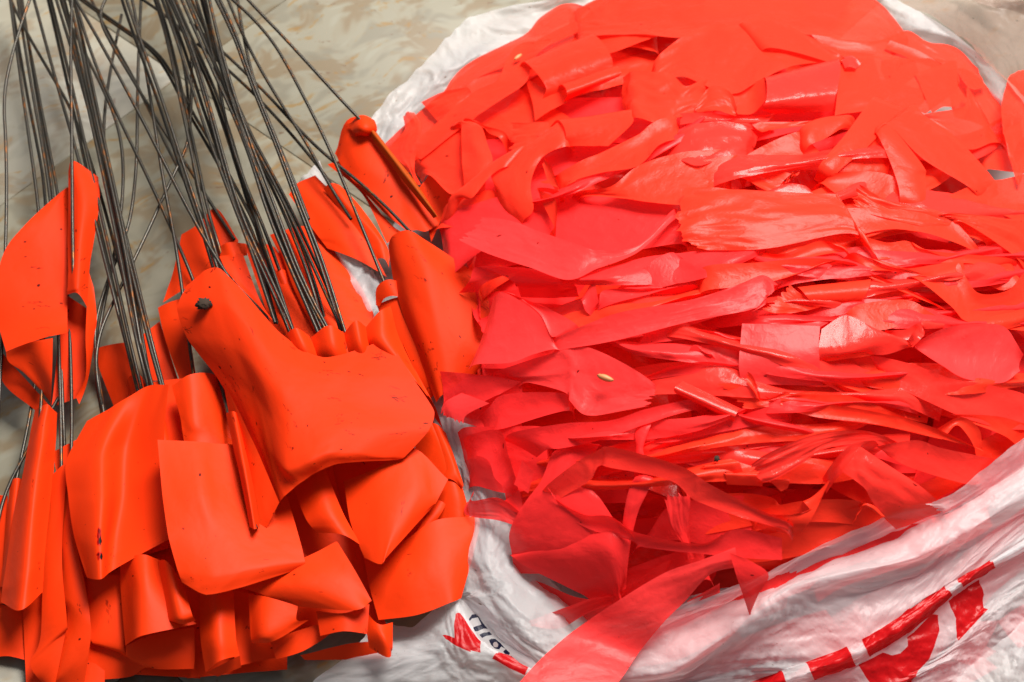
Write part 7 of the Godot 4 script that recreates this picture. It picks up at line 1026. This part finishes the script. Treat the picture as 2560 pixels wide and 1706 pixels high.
["flag lying lowest under the overlapping smooth flag",[["panel",2,{"b":2,"wr":0.3,"sc":2.6,"m":"flag"},[-1825,220,1100,-1259,260,1070,-1760,150,1600,-1186,180,1564,-1690,60,1963,-1170,80,1923]]],[]],
["flag pressed flat under the flag with a rolled corner",[["panel",2,{"b":2,"wr":0.3,"sc":2.6,"m":"flag"},[-1506,360,798,-983,380,811,-1402,260,1345,-849,280,1276,-1287,150,1783,-652,180,1722]]],[]],
["flag pressed flat under the pointed fanning flag",[["panel",2,{"b":2,"wr":0.3,"sc":2.6,"m":"flag"},[-1128,360,798,-589,380,609,-965,280,1276,-366,300,1096,-860,200,1629,-302,220,1482]]],[]],
["flag wedged between the wide flags at the bundle's middle",[["panel",2,{"b":2,"wr":0.3,"sc":2.6,"m":"flag"},[-2052,300,221,-1510,340,189,-1901,280,742,-1372,320,741,-1760,240,1251,-1249,280,1194]]],[]],
["flag wedged under the mud-stained flag's upper corner",[["panel",2,{"b":2,"wr":0.3,"sc":2.6,"m":"flag"},[-2558,180,615,-2074,220,344,-2431,180,1018,-1945,240,830,-2287,160,1419,-1835,200,1253]]],[]],
["rolled flag edge between the biggest flag and the white film",[["panel",3,{"b":2,"wr":0.3,"sc":2.6,"m":"flag"},[-591,400,505,-455,460,593,-396,420,637,-512,380,783,-367,450,831,-297,400,896,-447,360,1024,-318,420,1022,-248,380,1066,-432,300,1234,-292,360,1232,-212,320,1220]]],[]],
["flag tucked behind the row of short rolled tops",[["panel",3,{"b":2,"wr":0.3,"sc":2.6,"m":"flag"},[-1589,340,-780,-1243,360,-628,-949,360,-364,-1449,380,-347,-1135,420,-186,-828,420,3,-1313,440,81,-1058,480,204,-717,460,280]]],[]],
["flag tucked behind the slim rolled flag and wires",[["panel",3,{"b":2,"wr":0.3,"sc":2.6,"m":"flag"},[-1446,300,-883,-1240,320,-934,-1076,320,-797,-1229,340,-380,-1051,380,-413,-848,360,-364,-1075,380,34,-925,420,34,-730,400,19]]],[]],
["rolled flag buried in the bundle under the bigger flags",[["panel",5,{"wr":0.3,"m":"flag"},[-2416,35,808,-2433,95,810,-2467,116,815,-2501,95,820,-2519,35,822,-2381,35,1056,-2399,95,1058,-2433,116,1063,-2466,95,1067,-2484,35,1070,-2340,35,1353,-2357,95,1355,-2391,116,1360,-2425,95,1365,-2443,35,1367,-2305,35,1600,-2323,95,1603,-2357,116,1607,-2390,95,1612,-2408,35,1615]]],[-3268,340,-3101,-3199,330,-2812,-3107,317,-2441,-2995,301,-2010,-2888,286,-1606,-2801,272,-1249,-2717,254,-825,-2624,230,-261,-2536,204,322,-2467,90,815]],
["rolled flag buried in the bundle under the bigger flags",[["panel",5,{"wr":0.3,"m":"flag"},[-2254,75,380,-2272,135,384,-2305,156,392,-2338,135,399,-2356,75,403,-2200,35,624,-2218,95,628,-2251,116,636,-2284,95,643,-2302,35,647,-2135,35,917,-2152,95,921,-2186,116,929,-2219,95,936,-2236,35,940,-2080,35,1161,-2098,95,1165,-2131,116,1173,-2164,95,1180,-2182,35,1184]]],[-2825,400,-2548,-2702,387,-2294,-2582,374,-2047,-2484,362,-1824,-2417,351,-1610,-2376,340,-1379,-2355,327,-1128,-2353,312,-850,-2365,295,-548,-2378,279,-264,-2378,265,-29,-2352,253,181,-2305,150,392]],
["rolled flag buried in the bundle under the bigger flags",[["panel",5,{"wr":0.3,"m":"flag"},[-2226,135,432,-2244,195,437,-2277,216,445,-2310,195,454,-2327,135,458,-2164,60,675,-2182,120,679,-2215,141,688,-2248,120,696,-2265,60,700,-2090,35,965,-2107,95,970,-2140,116,978,-2173,95,987,-2191,35,991,-2028,35,1207,-2045,95,1212,-2078,116,1220,-2111,95,1229,-2129,35,1233]]],[-2027,500,-2308,-1992,475,-1896,-1978,460,-1659,-1979,451,-1528,-1994,444,-1421,-2024,436,-1308,-2065,425,-1160,-2109,413,-998,-2158,399,-815,-2225,381,-582,-2297,361,-342,-2350,345,-133,-2359,330,60,-2326,315,254,-2277,210,445]],
["rolled flag buried in the bundle under the bigger flags",[["panel",5,{"wr":0.3,"m":"flag"},[-2090,215,142,-2107,275,148,-2139,296,158,-2172,275,169,-2189,215,174,-2013,140,380,-2030,200,386,-2062,221,396,-2095,200,407,-2112,140,412,-1920,50,666,-1938,110,671,-1970,131,682,-2002,110,692,-2019,50,698,-1843,35,903,-1861,95,909,-1893,116,919,-1925,95,930,-1942,35,935]]],[-3146,520,-2900,-3058,509,-2637,-2958,497,-2334,-2855,484,-2025,-2763,472,-1756,-2681,462,-1519,-2598,451,-1272,-2501,437,-975,-2387,419,-616,-2263,400,-225,-2139,290,158]],
["rolled flag buried in the bundle under the bigger flags",[["panel",5,{"wr":0.3,"m":"flag"},[-2047,215,287,-2065,275,292,-2097,296,302,-2130,275,312,-2147,215,317,-1974,140,526,-1991,200,531,-2024,221,541,-2056,200,551,-2074,140,556,-1887,50,813,-1904,110,818,-1936,131,828,-1969,110,838,-1986,50,843,-1813,35,1052,-1831,95,1057,-1863,116,1067,-1896,95,1077,-1913,35,1082]]],[-3084,420,-3012,-3000,417,-2735,-2908,414,-2430,-2810,410,-2100,-2703,406,-1736,-2584,401,-1330,-2455,396,-895,-2322,390,-449,-2201,385,-38,-2097,290,302]],
["rolled flag buried in the bundle under the bigger flags",[["panel",5,{"wr":0.3,"m":"flag"},[-2015,255,317,-2032,315,322,-2065,336,332,-2097,315,342,-2114,255,347,-1943,180,556,-1960,240,561,-1993,261,571,-2025,240,581,-2042,180,586,-1856,90,843,-1873,150,849,-1906,171,858,-1939,150,868,-1956,90,873,-1784,35,1083,-1801,95,1088,-1834,116,1098,-1866,95,1108,-1884,35,1113]]],[-3052,460,-2967,-2967,457,-2692,-2873,454,-2388,-2773,450,-2059,-2666,446,-1697,-2547,441,-1293,-2418,436,-860,-2286,430,-415,-2167,425,-7,-2065,330,332]],
["rolled flag buried in the bundle under the bigger flags",[["panel",5,{"wr":0.3,"m":"flag"},[-2011,175,164,-2028,235,170,-2060,256,180,-2093,235,190,-2110,175,195,-1938,100,403,-1955,160,409,-1987,181,419,-2020,160,429,-2037,100,434,-1850,35,690,-1867,95,696,-1900,116,706,-1932,95,715,-1949,35,721,-1777,35,929,-1794,95,935,-1826,116,945,-1859,95,955,-1876,35,960]]],[-3361,400,-3034,-3249,396,-2781,-3105,391,-2493,-2937,385,-2190,-2782,380,-1909,-2653,375,-1623,-2521,368,-1264,-2368,360,-807,-2209,350,-306,-2060,250,180]],
["rolled flag buried in the bundle under the bigger flags",[["panel",5,{"wr":0.3,"m":"flag"},[-1992,195,231,-2009,255,236,-2042,276,246,-2075,255,256,-2092,195,261,-1921,120,471,-1938,180,476,-1971,201,486,-2003,180,495,-2021,120,501,-1835,35,759,-1853,95,764,-1885,116,773,-1918,95,783,-1935,35,788,-1764,35,998,-1782,95,1003,-1814,116,1013,-1847,95,1023,-1864,35,1028]]],[-2564,280,-2814,-2570,291,-2338,-2561,300,-1942,-2524,309,-1597,-2446,319,-1208,-2327,331,-739,-2186,345,-238,-2042,270,246]],
["rolled flag buried in the bundle under the bigger flags",[["panel",5,{"wr":0.3,"m":"flag"},[-1975,295,329,-1992,355,334,-2025,376,341,-2058,355,349,-2076,295,353,-1917,220,573,-1935,280,577,-1968,301,585,-2001,280,593,-2019,220,597,-1849,130,865,-1866,190,869,-1899,211,877,-1932,190,885,-1950,130,889,-1791,55,1108,-1809,115,1112,-1842,136,1120,-1875,115,1128,-1892,55,1132]]],[-2889,580,-2833,-2788,569,-2488,-2689,557,-2152,-2584,544,-1781,-2470,529,-1377,-2356,514,-979,-2245,498,-573,-2136,480,-126,-2025,370,341]],
["rolled flag buried in the bundle under the bigger flags",[["panel",5,{"wr":0.3,"m":"flag"},[-1969,245,292,-1986,305,296,-2019,326,304,-2053,305,312,-2070,245,316,-1911,170,535,-1929,230,539,-1962,251,547,-1995,230,555,-2012,170,559,-1842,80,827,-1860,140,831,-1893,161,839,-1926,140,847,-1943,80,851,-1784,35,1070,-1802,95,1075,-1835,116,1082,-1868,95,1090,-1886,35,1094]]],[-2878,530,-2889,-2779,519,-2542,-2682,507,-2204,-2578,494,-1831,-2465,479,-1424,-2352,464,-1024,-2241,448,-616,-2131,430,-166,-2019,320,304]],
["rolled flag buried in the bundle under the bigger flags",[["panel",5,{"wr":0.3,"m":"flag"},[-1960,315,360,-1977,375,366,-2009,396,377,-2041,375,387,-2059,315,393,-1882,240,598,-1899,300,604,-1932,321,614,-1964,300,625,-1981,240,630,-1790,150,884,-1807,210,889,-1839,231,900,-1871,210,910,-1889,150,916,-1712,75,1121,-1729,135,1127,-1762,156,1137,-1794,135,1148,-1811,75,1153]]],[-2961,520,-2900,-2872,517,-2618,-2769,513,-2282,-2657,509,-1905,-2544,505,-1518,-2436,500,-1140,-2338,496,-790,-2248,491,-455,-2161,487,-124,-2079,483,161,-2009,390,377]],
["rolled flag buried in the bundle under the bigger flags",[["panel",5,{"wr":0.3,"m":"flag"},[-1891,235,301,-1908,295,306,-1941,316,317,-1973,295,327,-1990,235,333,-1815,160,539,-1832,220,544,-1864,241,555,-1896,220,565,-1914,160,571,-1723,70,824,-1740,130,830,-1772,151,840,-1805,130,851,-1822,70,856,-1646,35,1062,-1663,95,1068,-1696,116,1078,-1728,95,1089,-1745,35,1094]]],[-2996,460,-2967,-2910,456,-2716,-2802,451,-2406,-2674,445,-2030,-2546,438,-1631,-2429,431,-1254,-2325,425,-926,-2229,419,-620,-2132,413,-298,-2035,406,24,-1941,310,317]],
["rolled flag buried in the bundle under the bigger flags",[["panel",5,{"wr":0.3,"m":"flag"},[-1720,215,-286,-1736,275,-278,-1768,296,-265,-1799,275,-251,-1815,215,-244,-1620,140,-57,-1636,200,-49,-1667,221,-36,-1698,200,-22,-1715,140,-15,-1499,50,218,-1516,110,225,-1547,131,239,-1578,110,253,-1595,50,260,-1399,35,447,-1415,95,454,-1447,116,468,-1478,95,482,-1494,35,489]]],[-2854,600,-2811,-2758,578,-2519,-2655,556,-2224,-2537,532,-1931,-2401,507,-1635,-2255,480,-1336,-2118,454,-1049,-1995,429,-779,-1879,405,-518,-1768,290,-265]],
["rolled flag buried in the bundle under the bigger flags",[["panel",5,{"wr":0.3,"m":"flag"},[-1668,305,-481,-1684,365,-475,-1717,386,-463,-1749,365,-452,-1766,305,-446,-1584,230,-245,-1601,290,-239,-1633,311,-228,-1665,290,-216,-1682,230,-210,-1484,140,37,-1501,200,44,-1533,221,55,-1565,200,66,-1582,140,72,-1400,65,273,-1417,125,279,-1449,146,290,-1481,125,302,-1498,65,308]]],[-2533,670,-2733,-2467,654,-2529,-2389,636,-2309,-2300,616,-2073,-2208,596,-1830,-2121,575,-1593,-2037,554,-1357,-1953,532,-1120,-1873,512,-900,-1797,492,-690,-1717,380,-463]],
["rolled flag buried in the bundle under the bigger flags",[["panel",5,{"wr":0.3,"m":"flag"},[-1620,335,-458,-1637,395,-452,-1669,416,-441,-1701,395,-429,-1717,335,-423,-1535,260,-223,-1552,320,-217,-1584,341,-205,-1616,320,-194,-1633,260,-188,-1433,170,59,-1450,230,65,-1482,251,77,-1514,230,88,-1531,170,94,-1348,95,294,-1365,155,300,-1397,176,312,-1429,155,323,-1446,95,330]]],[-2360,580,-2833,-2283,574,-2625,-2203,566,-2384,-2123,557,-2094,-2045,547,-1788,-1975,538,-1513,-1913,530,-1267,-1855,522,-1031,-1798,514,-820,-1738,507,-632,-1669,410,-441]],
["rolled flag buried in the bundle under the bigger flags",[["panel",5,{"wr":0.3,"m":"flag"},[-1603,275,-508,-1620,335,-502,-1652,356,-491,-1684,335,-479,-1701,275,-473,-1519,200,-273,-1536,260,-267,-1568,281,-256,-1600,260,-244,-1617,200,-238,-1417,110,9,-1434,170,15,-1466,191,27,-1498,170,38,-1515,110,44,-1333,35,244,-1350,95,251,-1382,116,262,-1414,95,274,-1431,35,280]]],[-2358,520,-2900,-2280,514,-2690,-2199,506,-2448,-2116,497,-2155,-2036,487,-1848,-1964,478,-1571,-1900,470,-1323,-1840,462,-1085,-1782,454,-873,-1721,447,-684,-1652,350,-491]],
["rolled flag buried in the bundle under the bigger flags",[["panel",5,{"wr":0.3,"m":"flag"},[-1569,195,-466,-1586,255,-459,-1617,276,-445,-1648,255,-431,-1664,195,-424,-1468,120,-237,-1485,180,-230,-1516,201,-216,-1547,180,-202,-1564,120,-195,-1348,35,38,-1364,95,45,-1395,116,59,-1427,95,72,-1443,35,80,-1247,35,267,-1264,95,274,-1295,116,288,-1326,95,301,-1342,35,308]]],[-2863,300,-3146,-2729,306,-2831,-2583,312,-2533,-2424,319,-2216,-2270,326,-1886,-2134,333,-1588,-2010,339,-1326,-1888,345,-1062,-1758,352,-767,-1617,270,-445]],
["rolled flag buried in the bundle under the bigger flags",[["panel",5,{"wr":0.3,"m":"flag"},[-1511,235,-324,-1527,295,-316,-1558,316,-303,-1589,295,-289,-1606,235,-282,-1410,160,-95,-1426,220,-88,-1457,241,-74,-1488,220,-60,-1505,160,-53,-1288,70,179,-1305,130,187,-1336,151,200,-1367,130,214,-1383,70,221,-1187,35,408,-1203,95,415,-1234,116,429,-1265,95,443,-1282,35,450]]],[-2331,400,-3034,-2236,400,-2759,-2140,400,-2450,-2061,400,-2129,-2007,400,-1814,-1961,400,-1498,-1899,400,-1190,-1810,400,-901,-1694,400,-609,-1558,310,-303]],
["rolled flag buried in the bundle under the bigger flags",[["panel",5,{"wr":0.3,"m":"flag"},[-1402,295,-655,-1419,355,-650,-1452,376,-639,-1484,355,-628,-1501,295,-622,-1323,220,-418,-1340,280,-412,-1372,301,-402,-1405,280,-391,-1422,220,-385,-1228,130,-134,-1245,190,-128,-1277,211,-117,-1310,190,-106,-1327,130,-101,-1149,55,104,-1166,115,109,-1198,136,120,-1231,115,131,-1248,55,137]]],[-2533,440,-2919,-2402,441,-2786,-2269,443,-2661,-2141,444,-2523,-2028,446,-2339,-1931,448,-2101,-1835,450,-1823,-1735,453,-1520,-1636,455,-1207,-1541,458,-908,-1452,370,-639]],
["rolled flag buried in the bundle under the bigger flags",[["panel",5,{"wr":0.3,"m":"flag"},[-1385,295,-560,-1401,355,-553,-1433,376,-541,-1464,355,-528,-1481,295,-521,-1291,220,-328,-1308,280,-321,-1340,301,-309,-1371,280,-296,-1388,220,-289,-1179,130,-50,-1196,190,-43,-1228,211,-30,-1259,190,-18,-1276,130,-11,-1086,55,182,-1103,115,189,-1134,136,202,-1166,115,214,-1182,55,221]]],[-3007,340,-3058,-2825,350,-2875,-2651,360,-2705,-2498,368,-2562,-2371,375,-2442,-2265,382,-2311,-2174,389,-2151,-2089,396,-1968,-1997,405,-1773,-1891,414,-1563,-1776,424,-1330,-1657,436,-1075,-1541,448,-808,-1433,370,-541]],
["rolled flag buried in the bundle under the bigger flags",[["panel",5,{"wr":0.3,"m":"flag"},[-1347,335,-526,-1364,395,-519,-1396,416,-507,-1427,395,-494,-1444,335,-487,-1254,260,-294,-1271,320,-287,-1302,341,-275,-1334,320,-262,-1351,260,-255,-1142,170,-16,-1159,230,-9,-1191,251,4,-1222,230,16,-1239,170,23,-1049,95,216,-1066,155,223,-1098,176,236,-1129,155,248,-1146,95,255]]],[-2967,380,-3014,-2788,390,-2831,-2617,399,-2662,-2465,408,-2520,-2338,415,-2400,-2232,422,-2270,-2141,429,-2110,-2054,436,-1929,-1961,444,-1734,-1854,454,-1525,-1738,464,-1293,-1618,476,-1039,-1502,488,-773,-1396,410,-507]],
["rolled flag buried in the bundle under the bigger flags",[["panel",5,{"wr":0.3,"m":"flag"},[-1306,335,-536,-1323,395,-529,-1354,416,-516,-1385,395,-502,-1402,335,-495,-1208,260,-306,-1224,320,-299,-1256,341,-286,-1287,320,-272,-1304,260,-265,-1090,170,-30,-1107,230,-23,-1138,251,-10,-1169,230,4,-1186,170,11,-992,95,200,-1008,155,207,-1040,176,220,-1071,155,234,-1088,95,241]]],[-2059,700,-2699,-1994,684,-2504,-1922,665,-2287,-1852,644,-2042,-1791,623,-1788,-1731,600,-1534,-1656,577,-1278,-1563,552,-1018,-1459,526,-761,-1354,410,-516]],
["rolled flag buried in the bundle under the bigger flags",[["panel",5,{"wr":0.3,"m":"flag"},[-1271,315,-83,-1289,375,-77,-1321,396,-67,-1353,375,-56,-1370,315,-51,-1194,240,155,-1211,300,160,-1243,321,171,-1276,300,181,-1293,240,187,-1101,150,440,-1118,210,445,-1150,231,456,-1183,210,467,-1200,150,472,-1023,75,678,-1041,135,683,-1073,156,694,-1105,135,704,-1122,75,710]]],[-2278,620,-2788,-2190,609,-2560,-2091,597,-2289,-1987,582,-1979,-1886,567,-1671,-1788,553,-1389,-1694,539,-1133,-1605,526,-893,-1515,513,-647,-1420,497,-369,-1321,390,-67]],
["rolled flag buried in the bundle under the bigger flags",[["panel",5,{"wr":0.3,"m":"flag"},[-1198,295,-25,-1215,355,-20,-1248,376,-9,-1280,355,2,-1297,295,7,-1120,220,212,-1137,280,218,-1169,301,228,-1202,280,239,-1219,220,245,-1026,130,497,-1043,190,503,-1075,211,513,-1108,190,524,-1125,130,530,-948,55,734,-965,115,740,-997,136,751,-1029,115,761,-1046,55,767]]],[-2274,520,-2900,-2169,515,-2629,-2052,509,-2341,-1936,504,-2070,-1834,499,-1813,-1736,493,-1525,-1642,487,-1218,-1552,481,-931,-1460,475,-650,-1357,468,-339,-1248,370,-9]],
["rolled flag buried in the bundle under the bigger flags",[["panel",5,{"wr":0.3,"m":"flag"},[-1137,295,160,-1154,355,166,-1186,376,178,-1218,355,190,-1234,295,197,-1048,220,393,-1065,280,400,-1097,301,412,-1128,280,424,-1145,220,430,-941,130,673,-958,190,680,-989,211,692,-1021,190,704,-1038,130,710,-852,55,907,-868,115,913,-900,136,925,-932,115,938,-949,55,944]]],[-2248,680,-2721,-2151,664,-2492,-2046,646,-2229,-1942,626,-1931,-1846,603,-1615,-1758,581,-1307,-1676,561,-1035,-1598,544,-807,-1515,527,-606,-1426,510,-406,-1337,493,-202,-1256,476,-5,-1186,370,178]],
["rolled flag buried in the bundle under the bigger flags",[["panel",5,{"wr":0.3,"m":"flag"},[-1014,355,-61,-1031,415,-56,-1063,436,-46,-1096,415,-35,-1113,355,-30,-939,280,177,-956,340,183,-988,361,193,-1021,340,203,-1038,280,209,-849,190,464,-866,250,469,-898,271,479,-931,250,489,-948,190,495,-774,115,702,-791,175,707,-823,196,718,-856,175,728,-873,115,733]]],[-2148,600,-2811,-2057,594,-2583,-1957,588,-2331,-1851,580,-2062,-1745,573,-1796,-1640,566,-1542,-1536,559,-1301,-1437,552,-1072,-1339,545,-838,-1240,537,-581,-1146,528,-309,-1063,430,-46]],
["rolled flag buried in the bundle under the bigger flags",[["panel",5,{"wr":0.3,"m":"flag"},[-1001,305,-101,-1018,365,-95,-1050,386,-85,-1083,365,-75,-1100,305,-70,-927,230,138,-945,290,144,-977,311,154,-1010,290,164,-1027,230,169,-840,140,425,-857,200,431,-889,221,441,-922,200,450,-939,140,456,-767,65,664,-784,125,670,-816,146,680,-849,125,690,-866,65,695]]],[-2137,550,-2867,-2044,544,-2637,-1942,538,-2384,-1834,530,-2114,-1726,523,-1846,-1620,516,-1590,-1517,509,-1348,-1418,502,-1118,-1321,495,-883,-1223,487,-624,-1131,478,-350,-1050,380,-85]],
["rolled flag buried in the bundle under the bigger flags",[["panel",5,{"wr":0.3,"m":"flag"},[-948,315,174,-964,375,181,-996,396,194,-1027,375,206,-1044,315,213,-852,240,405,-869,300,412,-900,321,425,-932,300,438,-948,240,444,-738,150,682,-755,210,689,-786,231,702,-817,210,715,-834,150,722,-643,75,913,-659,135,920,-691,156,933,-722,135,946,-739,75,953]]],[-2122,730,-2666,-2030,712,-2433,-1929,692,-2181,-1828,672,-1938,-1739,655,-1726,-1657,638,-1529,-1580,621,-1328,-1508,603,-1116,-1439,584,-900,-1361,565,-685,-1268,544,-455,-1165,520,-211,-1072,498,10,-996,390,194]],
["rolled flag buried in the bundle under the bigger flags",[["panel",5,{"wr":0.3,"m":"flag"},[-908,315,170,-924,375,178,-954,396,194,-985,375,209,-1001,315,217,-797,240,395,-813,300,403,-843,321,418,-874,300,433,-890,240,441,-664,150,663,-680,210,671,-710,231,686,-741,210,702,-757,150,710,-553,75,888,-569,135,895,-600,156,911,-630,135,926,-646,75,934]]],[-1961,780,-2610,-1910,760,-2386,-1852,739,-2153,-1790,717,-1928,-1727,697,-1717,-1658,675,-1503,-1578,652,-1280,-1495,628,-1060,-1414,605,-847,-1331,581,-627,-1238,553,-391,-1137,526,-170,-1041,502,19,-954,390,194]],
["rolled flag buried in the bundle under the bigger flags",[["panel",5,{"wr":0.3,"m":"flag"},[-884,315,-35,-901,375,-28,-932,396,-14,-963,375,-1,-980,315,6,-785,240,195,-802,300,202,-833,321,216,-865,300,229,-881,240,236,-667,150,471,-684,210,478,-715,231,491,-746,210,505,-763,150,512,-569,75,700,-585,135,708,-616,156,721,-648,135,734,-664,75,741]]],[-1997,690,-2710,-1931,674,-2462,-1852,655,-2181,-1758,635,-1890,-1659,615,-1626,-1560,598,-1401,-1462,581,-1201,-1364,565,-1001,-1268,547,-793,-1167,528,-564,-1054,505,-300,-932,390,-14]],
["rolled flag buried in the bundle under the bigger flags",[["panel",5,{"wr":0.3,"m":"flag"},[-857,315,178,-874,375,183,-906,396,194,-939,375,204,-956,315,209,-782,240,417,-799,300,422,-832,321,432,-864,300,442,-882,240,448,-693,150,703,-710,210,708,-743,231,719,-775,210,729,-792,150,734,-619,75,942,-636,135,947,-668,156,957,-701,135,967,-718,75,973]]],[-1927,820,-2565,-1848,800,-2394,-1771,781,-2225,-1698,761,-2050,-1631,740,-1863,-1561,717,-1671,-1485,694,-1473,-1405,669,-1266,-1327,642,-1052,-1255,617,-851,-1187,594,-668,-1115,568,-469,-1039,538,-236,-969,507,-7,-906,390,194]]]
